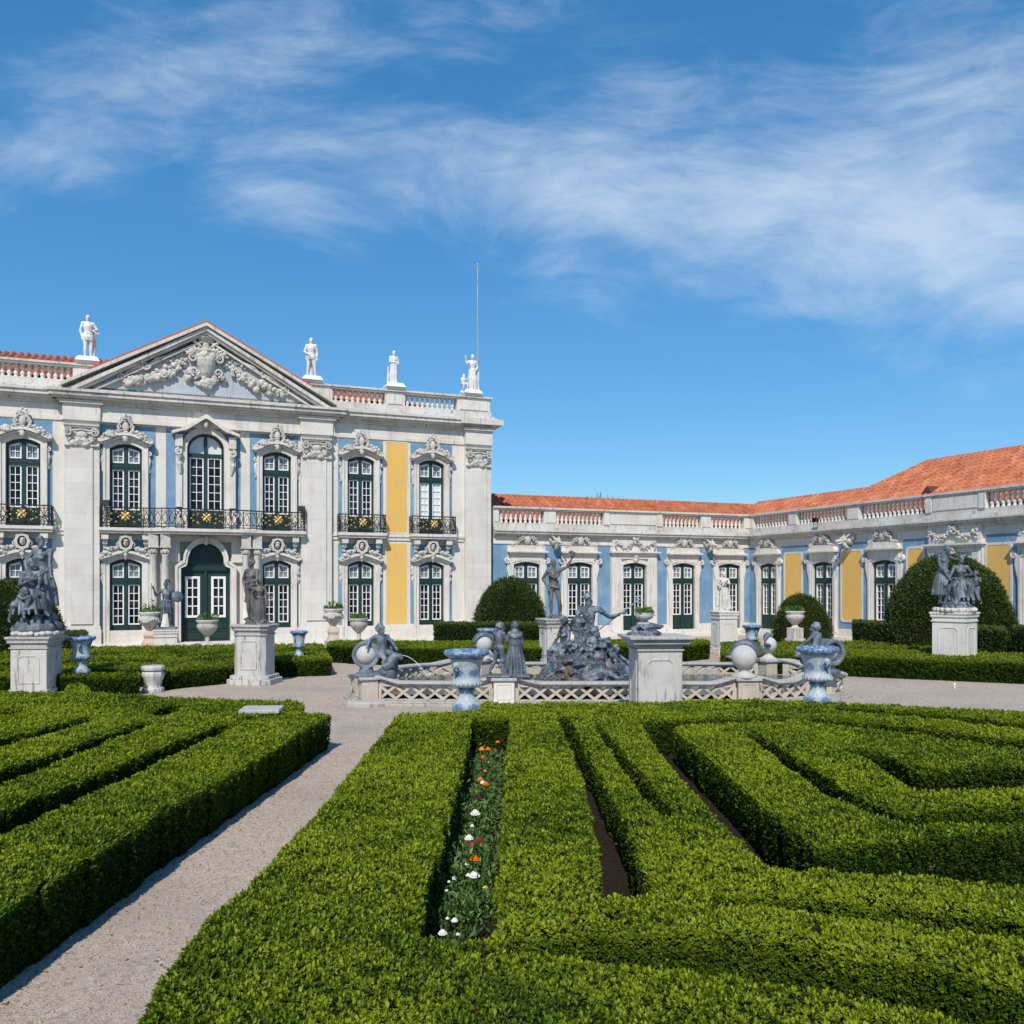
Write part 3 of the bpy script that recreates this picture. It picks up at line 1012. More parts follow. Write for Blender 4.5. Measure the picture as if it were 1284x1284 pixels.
# string course, frieze, pilasters
for a, b in ((-4.85 - 6.9, -4.79), (4.71, 10.25)):
    sc_ = MB()
    sc_.box(a, b, -0.05, 0.0, 4.20, 4.34)
    sc_.box(a, b, -0.09, 0.0, 4.335, 4.42)
    obj('string_course', sc_, M['stone'], main)
pil_x = [(-4.78, -3.62), (3.50, 4.70), (10.28, 11.42), (-11.6, -10.4)]
CAPM = make_capital(0.52).mesh('capital', M['carved'])
fix_normals(CAPM)
for a, b in pil_x:
    p = MB()
    p.box(a, b, -0.20, 0.0, 0.92, 8.3)
    p.box(a + 0.22, b - 0.22, -0.255, -0.20, 1.0, 7.42)
    p.box(a - 0.06, b + 0.06, -0.28, 0.0, 0.0, 0.80)
    p.box(a - 0.03, b + 0.03, -0.24, 0.0, 0.801, 0.92)
    o = obj('pilaster', p, M['ashlar'], main, bevel=0.008)
    obj('capital', CAPM, None, o, ((a + b) / 2, -0.20, 7.42))


def mould(mb, runs, prof):
    """stacked cornice: runs = (u0, u1, y offset), prof = (z0, z1, out)"""
    for (a, b, y) in runs:
        for (z0, z1, out_) in prof:
            mb.box(a - out_, b + out_ * (0.8 if b > 11 else 1), y - out_, 0.35, z0, z1)


fz = MB()
mould(fz, [(U0, -4.86, 0), (4.86, U1, 0), (-4.80, 4.80, -0.16)], [(8.28, 8.42, 0.05), (8.42, 8.86, 0.02)])
for a, b in pil_x[:]:
    fz.box(a - 0.03, b + 0.03, -0.30, 0.0, 8.281, 8.862)
obj('frieze', fz, M['stone'], main)
cr = MB()
mould(cr, [(U0, -4.86, 0), (4.86, U1, 0), (-4.80, 4.80, -0.16)], [(8.863, 8.94, 0.10), (8.941, 9.02, 0.18), (9.021, 9.10, 0.34), (9.101, 9.24, 0.42), (9.241, 9.33, 0.48)])
for a, b in pil_x[:]:
    cr.box(a - 0.12, b + 0.12, -0.40, 0.0, 8.864, 8.985)
    cr.box(a - 0.3, b + (0.3 if b < 11 else 0.42), -0.58, 0.0, 9.1, 9.335)
obj('cornice', cr, M['cornice'], main)

# windows, surrounds, balconies
SU, CU, SL, CL = [x.mesh(n, M[m]) for x, n, m in ((surround_upper(), 'window_surround', 'stone'), (crest_upper(), 'crest', 'carved'), (surround_lower(), 'window_surround', 'stone'), (crest_lower(), 'crest', 'carved'))]
for me in (SU, CU, SL, CL):
    fix_normals(me)
for i, u in enumerate(bays):
    place_window(main, u, F1)
    place_window(main, u, F2, blind=(i == 5))
    s_ = obj('window_surround', SL, None, main, (u, 0, F1))
    obj('crest', CL, None, s_)
    s_ = obj('window_surround', SU, None, main, (u, 0, F2))
    obj('crest', CU, None, s_)


def slab(mb, poly, z0, z1):
    n = len(poly)
    vs = [(p[0], p[1], z0) for p in poly] + [(p[0], p[1], z1) for p in poly]
    mb.add(vs, [tuple(range(n)), tuple(range(n, 2 * n))] + [(i, (i + 1) % n, (i + 1) % n + n, i + n) for i in range(n)])


ir, gd = railing(0.92, 0.46)
gold_flower(gd, 0, -0.50, 0.42, 0.17)
for sx in (-1, 1):
    for q in (0.30, 0.46):
        gold_flower(gd, sx * q, -0.48, 0.2 + 0.5 * (q - 0.3), 0.045)
        gold_flower(gd, sx * q, -0.48, 0.55 - 0.4 * (q - 0.3), 0.04)
IRM = two_tone('railing', ir, gd, M['iron'], M['gold'])
slb = MB()
slab(slb, [(-0.97, 0), (-0.97, -0.52), (0.97, -0.52), (0.97, 0)], 4.36, 4.47)
slab(slb, [(-0.93, 0), (-0.93, -0.46), (0.93, -0.46), (0.93, 0)], 4.27, 4.359)
SLM = slb.mesh('balcony', M['stone'])
fix_normals(SLM)
for u in (-8.95, -6.06, 5.88, 8.83):
    b_ = obj('balcony', SLM, None, main, (u, 0, 0))
    r_ = obj('railing', IRM, None, b_, (0, 0, 4.47))
bp = [(-3.60, 0.0), (-3.60, -0.48), (-2.15, -0.48), (-1.8, -0.56), (-1.3, -0.76), (1.3, -0.76), (1.8, -0.56), (2.15, -0.48), (3.60, -0.48), (3.60, 0.0)]
slb = MB()
slab(slb, [(x * 1.015, y - 0.05 * (y < 0)) for x, y in bp], 4.36, 4.47)
slab(slb, [(x * 1.0, y + 0.02 * (y < 0)) for x, y in bp], 4.27, 4.359)
b_ = obj('balcony', slb, M['stone'], main)
b_['label'] = 'long central balcony bowing out over the door'
ir, gd = railing(0, 0, bp)
for u, y in ((-2.76, -0.52), (2.60, -0.52), (0, -0.80)):
    gold_flower(gd, u, y, 0.42, 0.18)
    for sx in (-1, 1):
        for q in (0.30, 0.46):
            gold_flower(gd, u + sx * q, y, 0.2 + 0.5 * (q - 0.3), 0.045)
            gold_flower(gd, u + sx * q, y, 0.55 - 0.4 * (q - 0.3), 0.04)
obj('railing', two_tone('railing', ir, gd, M['iron'], M['gold']), None, b_, (0, 0, 4.47))

# central window over the door
cw = MB()
AHW, AZS, AZT = 0.66, 7.50, 8.10


def round_arch(hw, z0, zs, zt, n=14):
    pts = [(-hw, z0)]
    for k in range(n + 1):
        a = PI * (1 - k / n)
        pts.append((hw * math.cos(a), zs + (zt - zs) * math.sin(a)))
    return pts + [(hw, z0)]


cw.ring(round_arch(AHW, F2, AZS, AZT), round_arch(AHW - 0.08, F2, AZS, AZT - 0.08), 0.16, 0.26)
cw.box(-0.06, 0.06, 0.14, 0.25, F2, AZT - 0.04)
cw.box(-0.6, 0.6, 0.13, 0.255, 7.22, 7.36)
cw.box(-0.6, 0.6, 0.18, 0.24, F2, 5.22)
w_ = obj('window', cw, M['green_paint'], main)
w_['label'] = 'taller central window with round head'
sa = MB()
for sx in (-1, 1):
    a, b = sorted((sx * 0.07, sx * 0.57))
    for (xa, xb, zc, zd) in ((a, a + .045, 5.22, 7.21), (b - .045, b, 5.22, 7.21), (a + .045, b - .045, 5.22, 5.265), (a + .045, b - .045, 7.165, 7.21)):
        sa.box(xa, xb, 0.17, 0.24, zc, zd)
    m_ = (a + b) / 2
    sa.box(m_ - .012, m_ + .012, 0.19, 0.24, 5.265, 7.165)
    for k in range(1, 6):
        zz = 5.265 + 1.9 * k / 6
        sa.box(a + .045, m_ - .012, 0.192, 0.24, zz - .012, zz + .012)
        sa.box(m_ + .012, b - .045, 0.192, 0.24, zz - .012, zz + .012)
obj('sash', sa, M['white_paint'], w_)
fl = MB()
fl.prism(round_arch(0.575, 7.36, AZS, AZT - 0.085), 0.215, 0.225)
obj('fanlight', fl, M['curtain'], w_)
gl = MB().box(-0.59, 0.59, 0.215, 0.225, 5.2, 7.24)
obj('glass', gl, M['glass'], w_)
bk = MB().box(-0.8, 0.8, 0.29, 0.30, F2, 8.2)
bk.ring(round_arch(0.72, F2, AZS, AZT + 0.06), round_arch(AHW, F2, AZS, AZT), 0.0, 0.29)
obj('reveal', bk, M['stone'], w_)
cs = MB()
cs.ring(round_arch(0.84, F2, AZS + 0.05, AZT + 0.22), round_arch(AHW, F2, AZS, AZT), -0.14, 0.03)
for sx in (-1, 1):                                       # flanking strips with volutes
    a, b = sorted((sx * 0.84, sx * 1.06))
    cs.box(a, b, -0.22, 0.0, 5.3, 7.55)
    cs.scroll((sx * 0.95, 7.35), 0.17, 0.08, -0.34, -0.2, 1.5, PI / 2, -sx)
    cs.tube([(sx * 0.93, -0.26, 7.2), (sx * 0.95, -0.28, 6.9), (sx * 0.90, -0.24, 6.55)], [0.1, 0.09, 0.04])
    cs.scroll((sx * 1.06, 5.05), 0.20, 0.09, -0.22, 0.0, 1.4, PI / 2, sx)
    cs.box(a - 0.02, b + 0.02, -0.26, 0.0, 4.5, 4.9)
    q = sorted((sx * 0.72, sx * 1.20))
    cs.prism([(q[0], 7.98 if sx < 0 else 8.14), (q[1], 8.14 if sx < 0 else 7.98), (q[1], 8.26 if sx < 0 else 8.08), (q[0], 8.08 if sx < 0 else 8.26)], -0.48, 0.0)
    cs.box(*sorted((sx * 0.82, sx * 1.08)), -0.30, 0.0, 7.55, 7.98)
o_, i_ = [], []
for k in range(17):
    x = -0.80 + 1.6 * k / 16
    h = 0.40 * math.cos(x / 0.8 * PI / 2) ** 1.5 + 0.10 * max(0, 1 - abs(x) * 4)
    o_.append((x, 8.16 + h + 0.1))
    i_.append((x, 8.14 + h - 0.04))
cs.ring(o_, i_, -0.5, 0.0)
cs.prism(list(zip([p[0] for p in i_], [p[1] for p in i_])) + [(0.8, 7.9), (-0.8, 7.9)], -0.16, -0.145) if False else None
s_ = obj('window_surround', cs, M['stone'], main)
s_['label'] = 'central surround with curved hood and volutes'
cc = MB()
leafy(cc, (0, 8.28), 0.14, 10, 77, -0.16, 0.14)
cc.ell((0, -0.30, 8.36), (0.09, 0.16, 0.13))
obj('crest', cc, M['carved'], s_)

# entrance door
dr = MB()
DHW = 0.88


def door_arch(hw, z0, d=0.0):
    pts = [(-hw - d, z0), (-hw - d, 3.02 + d * 0.4)]
    pts.append((-hw * 0.80 - d * 0.7, 3.10 + d))
    for k in range(0, 13):
        a = PI * (1 - k / 12)
        pts.append(((hw * 0.74 + d * 0.8) * math.cos(a), 3.22 + (0.75 + d) * math.sin(a) ** 0.9))
    pts.append((hw * 0.80 + d * 0.7, 3.10 + d))
    pts += [(hw + d, 3.02 + d * 0.4), (hw + d, z0)]
    return pts


dr.prism(door_arch(DHW - 0.02, F1), 0.22, 0.27)
dr.ring(door_arch(DHW, F1), door_arch(DHW - 0.09, F1), 0.15, 0.23)
dr.box(-0.05, 0.05, 0.16, 0.23, F1, 2.98)
dr.box(-0.86, 0.86, 0.14, 0.235, 2.92, 3.10)
dr.box(-0.84, 0.84, 0.125, 0.14, 2.97, 3.03)
for sx in (-1, 1):
    a, b = sorted((sx * 0.12, sx * 0.76))
    for (z0, z1) in ((0.36, 0.68), (0.74, 1.08)):
        dr.ring([(a, z0), (b, z0), (b, z1), (a, z1)], [(a + .05, z0 + .05), (b - .05, z0 + .05), (b - .05, z1 - .05), (a + .05, z1 - .05)], 0.195, 0.225, True)
    dr.ring([(a, 3.16), (b - .1 * (sx > 0), 3.16), (b - .25 * (sx > 0), 3.6), (a + .25 * (sx < 0), 3.6)], [(a + .05, 3.2), (b - .15, 3.2), (b - .28, 3.55), (a + .28 * (sx < 0) + .05, 3.55)], 0.195, 0.225, True)
    for z in (1.5, 2.4):
        dr.ell((sx * 0.80, 0.18, z), (0.03, 0.03, 0.05), None, 6, 4)
door = obj('door', dr, M['green_paint'], main)
ds, dg = MB(), MB()
for sx in (-1, 1):
    a, b = sorted((sx * 0.20, sx * 0.73))
    za, zb = 1.16, 2.72
    for (xa, xb, zc, zd) in ((a, a + .09, za, zb), (b - .09, b, za, zb), (a + .09, b - .09, za, za + .09), (a + .09, b - .09, zb - .09, zb)):
        ds.box(xa, xb, 0.17, 0.222, zc, zd)
    m_ = (a + b) / 2
    ds.box(m_ - .02, m_ + .02, 0.18, 0.222, za + .09, zb - .09)
    for k in range(1, 4):
        zz = za + .09 + (zb - za - .18) * k / 4
        ds.box(a + .09, m_ - .02, 0.182, 0.222, zz - .02, zz + .02)
        ds.box(m_ + .02, b - .09, 0.182, 0.222, zz - .02, zz + .02)
    dg.box(a + .05, b - .05, 0.205, 0.213, za + .05, zb - .05)
obj('sash', ds, M['white_paint'], door)
obj('glass', dg, M['glass'], door)
dsr = MB()
dsr.ring(door_arch(DHW, F1, 0.20), door_arch(DHW, F1), -0.20, 0.16)
dsr.ring(door_arch(DHW, F1, 0.21), door_arch(DHW, F1, 0.11), -0.25, -0.198)
dsr.box(-1.3, 1.3, 0.265, 0.28, F1, 4.2)
dsr.box(-1.25, 1.25, -0.45, 0.15, 0.0, F1 - 0.01)
for sx in (-1, 1):
    a, b = sorted((sx * 0.93, sx * 1.32))
    dsr.box(a, b, -0.12, 0.26, 3.25, 4.26)
dsr.box(-0.94, 0.94, -0.12, 0.26, 4.05, 4.26)
d_ = obj('door_surround', dsr, M['stone'], main)
ck = MB()
ck.ell((0, -0.28, 4.05), (0.10, 0.12, 0.17))
leafy(ck, (0, 4.08), 0.14, 10, 88, -0.22, 0.14)
obj('keystone', ck, M['carved'], d_)
colm = MB()
colm.lathe([(0.20, 0), (0.20, 0.10), (0.165, 0.14), (0.175, 0.2), (0.14, 0.26), (0.14, 1.2), (0.12, 2.72), (0.14, 2.75)], 16)
cape = MB()
for k in range(16):
    a = 2 * PI * k / 16
    cape.ell((0.13 * math.cos(a), 0.13 * math.sin(a), 2.86 + 0.05 * (k % 2)), (0.045, 0.045, 0.09), None, 6, 5)
cape.box(-0.19, 0.19, -0.19, 0.19, 3.0, 3.07)
cape.box(-0.17, 0.17, -0.17, 0.17, 3.071, 3.5)
COLM, CAPE = colm.mesh('column', M['stone'], True), cape.mesh('capital', M['carved'])
fix_normals(CAPE)
for u, y in ((-1.83, -0.32), (-1.42, -0.44), (1.42, -0.44), (1.83, -0.32)):
    c_ = obj('column', COLM, None, main, (u, y, 0.76))
    obj('capital', CAPE, None, c_)
for sx in (-1, 1):
    cpl = MB()
    cpl.box(*sorted((sx * 1.18, sx * 2.06)), -0.66, -0.0, 0.0, 0.60)
    cpl.box(*sorted((sx * 1.14, sx * 2.10)), -0.70, -0.0, 0.60, 0.76)
    cpl.box(*sorted((sx * 1.55, sx * 2.02)), -0.14, 0.0, 0.761, 4.26)
    obj('column_pedestal', cpl, M['stone'], main)

# pediment
pd = MB()
BZ, AP = 9.335, 12.12
HWP = 4.84
pd.prism([(-HWP + 0.5, BZ), (HWP - 0.5, BZ), (0, AP - 0.45)], -0.16, 0.30)
pdm = obj('pediment', pd, M['blue'], main)
pdm.data.materials[0] = mat('pale blue grey plaster', (0.42, 0.47, 0.52), 0.9, 0.15, weathered((0.40, 0.435, 0.465), (0.52, 0.52, 0.50), (0.22, 0.225, 0.23), 0.9, 0.7, 1.4, 0.15, None, 0.4))
sl = (AP - BZ) / HWP
rk = MB()
for (d0, d1, out_) in ((0.0, 0.12, 0.48), (0.12, 0.26, 0.38), (0.26, 0.36, 0.28), (0.50, 0.58, 0.18)):
    for sx in (-1, 1):
        e = 0.0
        p = [(sx * HWP, BZ - 0.0 + 0.20 - d1 * 1.0), (sx * HWP, BZ + 0.20 - d0), (0, AP - d0 + 0.02), (0, AP - d1 + 0.02)]
        if d1 > 0.2:
            k = d1 / sl * 0.8
            p = [(sx * (HWP - k), BZ), (sx * (HWP - k * 0.7), BZ + 0.10), (0, AP - d0), (0, AP - d1)]
            p = [(sx * (HWP - (d1) / sl), BZ + 0.001), (sx * (HWP - d0 / sl), BZ + 0.001), (0, AP - d0), (0, AP - d1)]
        rk.prism(p, -0.16 - out_, 0.25)
obj('raking_cornice', rk, M['cornice'], pdm)
rt = MB()
for sx in (-1, 1):
    # lead/tile capping that shows as a red edge
    rt.prism([(sx * (HWP - 0.9), BZ + 0.2 + 0.9 * (AP - BZ - .18) / HWP + 0.075), (sx * (HWP - 0.9), BZ + 0.2 + 0.9 * (AP - BZ - .18) / HWP), (0, AP + 0.021), (0, AP + 0.10)], -0.63, 5.5)
rt.tint = [0.4] * len(rt.f)
obj('tile_capping', rt, M['tile'], pdm)
rl = MB()
# central cartouche: urn with plumes
rl.lathe([(0.06, -0.55), (0.12, -0.5), (0.10, -0.42), (0.22, -0.25), (0.33, 0.05), (0.36, 0.25), (0.28, 0.42), (0.20, 0.52), (0.26, 0.60), (0.24, 0.66), (0.12, 0.7), (0.13, 0.9), (0.27, 1.05), (0.30, 1.1)], 16, Matrix.Translation((0.0, -0.25, 10.55)))
for sx in (-1, 1):
    for k in range(6):
        a = R(20 + k * 22)
        L = 0.55 - 0.03 * k
        rl.tube([(sx * 0.25, -0.25, 10.9), (sx * (0.25 + L * 0.5 * math.cos(a)), -0.36, 10.9 + L * 0.6 * math.sin(a)), (sx * (0.25 + L * math.cos(a)), -0.28, 10.9 + L * math.sin(a))], [0.05, 0.075, 0.02], 6)
    rl.scroll((sx * 0.42, 10.35), 0.2, 0.08, -0.42, -0.1, 1.4, -PI / 2, sx)
    rl.scroll((sx * 0.46, 10.85), 0.2, 0.08, -0.42, -0.1, 1.4, PI / 2, -sx)
    rl.tube([(sx * 0.18, -0.3, 11.3), (sx * 0.45, -0.34, 11.5), (sx * 0.6, -0.3, 11.62)], [0.05, 0.06, 0.02])
    leafy(rl, (sx * 0.45, 10.2), 0.28, 16, 60 + sx, -0.16, 0.28)
    leafy(rl, (sx * 0.50, 11.0), 0.26, 16, 64 + sx, -0.16, 0.28)
    garland(rl, [(sx * 0.7, 10.75), (sx * 1.2, 10.35), (sx * 1.9, 10.02), (sx * 2.55, 9.80), (sx * 2.9, 9.85)], 0.26, -0.14, 36, 70 + sx, 0.55)
    garland(rl, [(sx * 0.9, 11.0), (sx * 1.25, 10.75), (sx * 1.55, 10.62)], 0.12, -0.14, 9, 74 + sx, 0.6)
    rl.tube([(sx * 2.85, -0.25, 10.02), (sx * 2.4, -0.3, 10.35), (sx * 2.0, -0.28, 10.42), (sx * 1.7, -0.3, 10.7), (sx * 1.3, -0.28, 10.85)], [0.03, 0.08, 0.06, 0.07, 0.03])
    rl.scroll((sx * 2.1, 10.42), 0.2, 0.08, -0.36, -0.14, 1.4, 0, sx)
    rl.scroll((sx * 1.45, 10.15), 0.16, 0.06, -0.4, -0.14, 1.4, PI, -sx)
    rl.scroll((sx * 2.95, 9.95), 0.15, 0.06, -0.34, -0.14, 1.4, PI / 2, sx)
leafy(rl, (0, 9.98), 0.34, 26, 67, -0.16, 0.3, 0.18)
leafy(rl, (0, 11.62), 0.27, 20, 68, -0.16, 0.3, 0.12)
leafy(rl, (0, 10.92), 0.45, 20, 69, -0.2, 0.3, 0.14)
obj('relief', rl, M['carved'], pdm)

# parapet
par = MB()
mould(par, [(U0, U1, 0.0)], [(9.34, 9.42, 0.30), (9.421, 9.52, 0.16), (9.521, 9.72, 0.06)])
peds = [(-4.5, -3.45), (3.45, 4.75), (6.88, 7.70), (9.95, 11.42), (-7.70, -6.88), (-11.6, -9.9)]
for a, b in peds:
    pp = MB().box(a, b, -0.06, 0.36, 9.721, 10.20)
    pp.box(a + 0.12, b - 0.12, -0.10, -0.059, 9.76, 10.16)
    obj('parapet_pier', pp, M['stone'], main)
obj('parapet', par, M['cornice'], main)
for a, b in ((U0 - 0.05, -3.4), (3.4, U1 + 0.02)):
    rail = MB().box(a, b, -0.10, 0.40, 10.201, 10.27)
    rail.box(a - 0.04, b + 0.04, -0.15, 0.44, 10.265, 10.34)
    obj('parapet_rail', rail, M['cornice'], main)
obj('parapet_return', MB().box(U1 - 1.0, U1 + 0.1, 0.1, 8.9, 9.33, 9.74), M['cornice'], main)
for a, b in ((4.75, 6.88), (7.70, 9.95), (-6.88, -4.5), (-9.9, -7.7)):
    q = MB()
    balustrade(q, a + 0.05, b - 0.05, 9.722, 0.48, 0.14, 0.215)
    obj('balustrade', q, M['stone'], main, smooth=True)
# roof: hipped, behind the parapet
ro = MB()
EZ, EY = 9.95, 1.0
rs = 0.36
UR, UL = 8.9, U0 + 0.5
tile_slope(ro, (UL, EY, EZ), (1, 0, 0), (0, 1, rs), lambda a: min(6.4, (UR - UL - a) * 1.06), None, UR - UL)
tile_slope(ro, (UR, EY, EZ), (0, 1, 0), (-1, 0, rs), lambda a: max(0, min(a, 12 - a) * 1.06), None, 12.0)
ro.add([(UL, EY, EZ - .02), (UR, EY, EZ - .02), (UR, EY + 12, EZ - .02), (UL, EY + 12, EZ - .02)], [(0, 1, 2, 3)])
ro.add([(UL, EY + 6, EZ + 2.13), (UR - 6, EY + 6, EZ + 2.13), (UR, EY + 12, EZ), (UL, EY + 12, EZ)], [(0, 1, 2, 3)])
ro.tint += [0.4, 0.4]
obj('roof', ro, M['tile'], main, fix=False)


# ---- wings
WW = 0.62                                                # half width of a wing window


def wing_surround():
    s = MB()
    WHW = WW
    WZS = 2.98
    s.ring(offset_arch(WHW, 0, WZS, WZT, 0.16), arch(WHW, 0, WZS, WZT), -0.08, 0.03)
    s.ring(offset_arch(WHW, 0, WZS, WZT, 0.165), offset_arch(WHW, 0, WZS, WZT, 0.10), -0.11, -0.078)
    # eared sides and flat hood
    for sx in (-1, 1):
        s.prism([(sx * 0.70, 0.0), (sx * 0.80, 0.0), (sx * 0.82, 2.3), (sx * 0.93, 2.75), (sx * 0.93, 3.15), (sx * 0.70, 3.25)], -0.10, 0.0)
        s.scroll((sx * 0.93, 3.12), 0.155, 0.06, -0.16, 0.0, 1.5, PI / 2, -sx)
        s.box(*sorted((sx * 0.70, sx * 0.98)), -0.14, 0.0, 0.0, 0.12)
    s.prism([(-0.74, 3.1), (0.74, 3.1), (0.80, 3.42), (-0.80, 3.42)], -0.10, 0.0)
    s.box(-0.84, 0.84, -0.20, 0.0, 3.42, 3.49)
    s.box(-0.92, 0.92, -0.30, 0.0, 3.491, 3.56)
    s.prism([(-0.88, 3.561), (0.88, 3.561), (0.62, 3.80), (-0.62, 3.80)], -0.16, 0.0)
    s.box(-0.95, 0.95, -0.26, 0.0, -0.10, 0.0)
    return s


def wing_crest():
    c = MB()
    for sx in (-1, 1):
        garland(c, [(sx * 0.12, 4.18), (sx * 0.28, 4.22), (sx * 0.38, 4.02), (sx * 0.52, 3.86), (sx * 0.74, 3.80)], 0.10, -0.10, 14, 30 + sx, 0.6)
        c.scroll((sx * 0.22, 4.12), 0.12, 0.05, -0.24, -0.02, 1.4, -PI / 2, sx)
    c.ell((0, -0.10, 4.06), (0.18, 0.12, 0.22))
    c.ell((0, -0.12, 4.28), (0.12, 0.1, 0.09))
    leafy(c, (0, 4.26), 0.15, 10, 33, -0.06, 0.14)
    return c


def centre_surround():
    s = MB()
    WHW = WW
    WZS = 2.98
    s.ring(offset_arch(WHW, 0, WZS, WZT, 0.16), arch(WHW, 0, WZS, WZT), -0.15, 0.03)
    for sx in (-1, 1):
        s.box(*sorted((sx * 0.70, sx * 1.18)), -0.12, 0.0, 0.0, 3.46)
        s.box(*sorted((sx * 0.80, sx * 1.08)), -0.16, -0.12, 0.7, 3.3)
    s.box(-0.70, 0.70, -0.12, 0.0, 3.27, 3.46)
    s.box(-1.22, 1.22, -0.22, 0.0, 3.46, 3.53)
    s.box(-1.28, 1.28, -0.30, 0.0, 3.531, 3.60)
    s.box(-1.14, 1.14, -0.12, 0.0, 3.601, 4.22)
    s.box(-1.2, 1.2, -0.3, 0.0, -0.10, 0.0)
    return s


def centre_crest():
    c = MB()
    for sx in (-1, 1):
        garland(c, [(sx * 0.12, 4.02), (sx * 0.35, 3.80), (sx * 0.65, 3.82), (sx * 0.98, 4.05)], 0.10, -0.15, 14, 50 + sx, 0.9)
        garland(c, [(sx * 1.0, 4.05), (sx * 1.02, 3.75)], 0.09, -0.15, 6, 54 + sx, 0.9)
    leafy(c, (0, 4.1), 0.18, 14, 55, -0.14, 0.15)
    return c


WS, WC, CS, CC = [x.mesh(n, M[m]) for x, n, m in ((wing_surround(), 'window_surround', 'stone'), (wing_crest(), 'crest', 'carved'), (centre_surround(), 'window_surround', 'stone'), (centre_crest(), 'crest', 'carved'))]
for me in (WS, WC, CS, CC):
    fix_normals(me)


def gargoyle():
    m = MB()
    m.cone((0, 0.1, 0), 0.13, (0, -0.30, 0.05), 0.12, 9)
    m.ell((0, -0.42, 0.10), (0.14, 0.18, 0.14))
    m.cone((0, -0.50, 0.06), 0.09, (0, -0.80, 0.02), 0.06, 8)
    m.cone((0, -0.50, -0.02), 0.07, (0, -0.72, -0.08), 0.04, 8)
    for sx in (-1, 1):
        m.cone((sx * 0.09, -0.38, 0.2), 0.05, (sx * 0.15, -0.24, 0.32), 0.02, 6)
        m.ell((sx * 0.08, -0.54, 0.16), (0.035, 0.035, 0.035), None, 6, 5)
        m.tube([(sx * 0.1, 0.0, 0.0), (sx * 0.22, -0.15, 0.16), (sx * 0.26, 0.0, 0.26)], [0.05, 0.05, 0.02])
    m.tube([(0, -0.46, 0.0), (0, -0.3, -0.2), (0, -0.05, -0.28)], [0.08, 0.08, 0.04])
    return m


GGM = gargoyle().mesh('gargoyle', M['carved'], True)
WF = 0.30


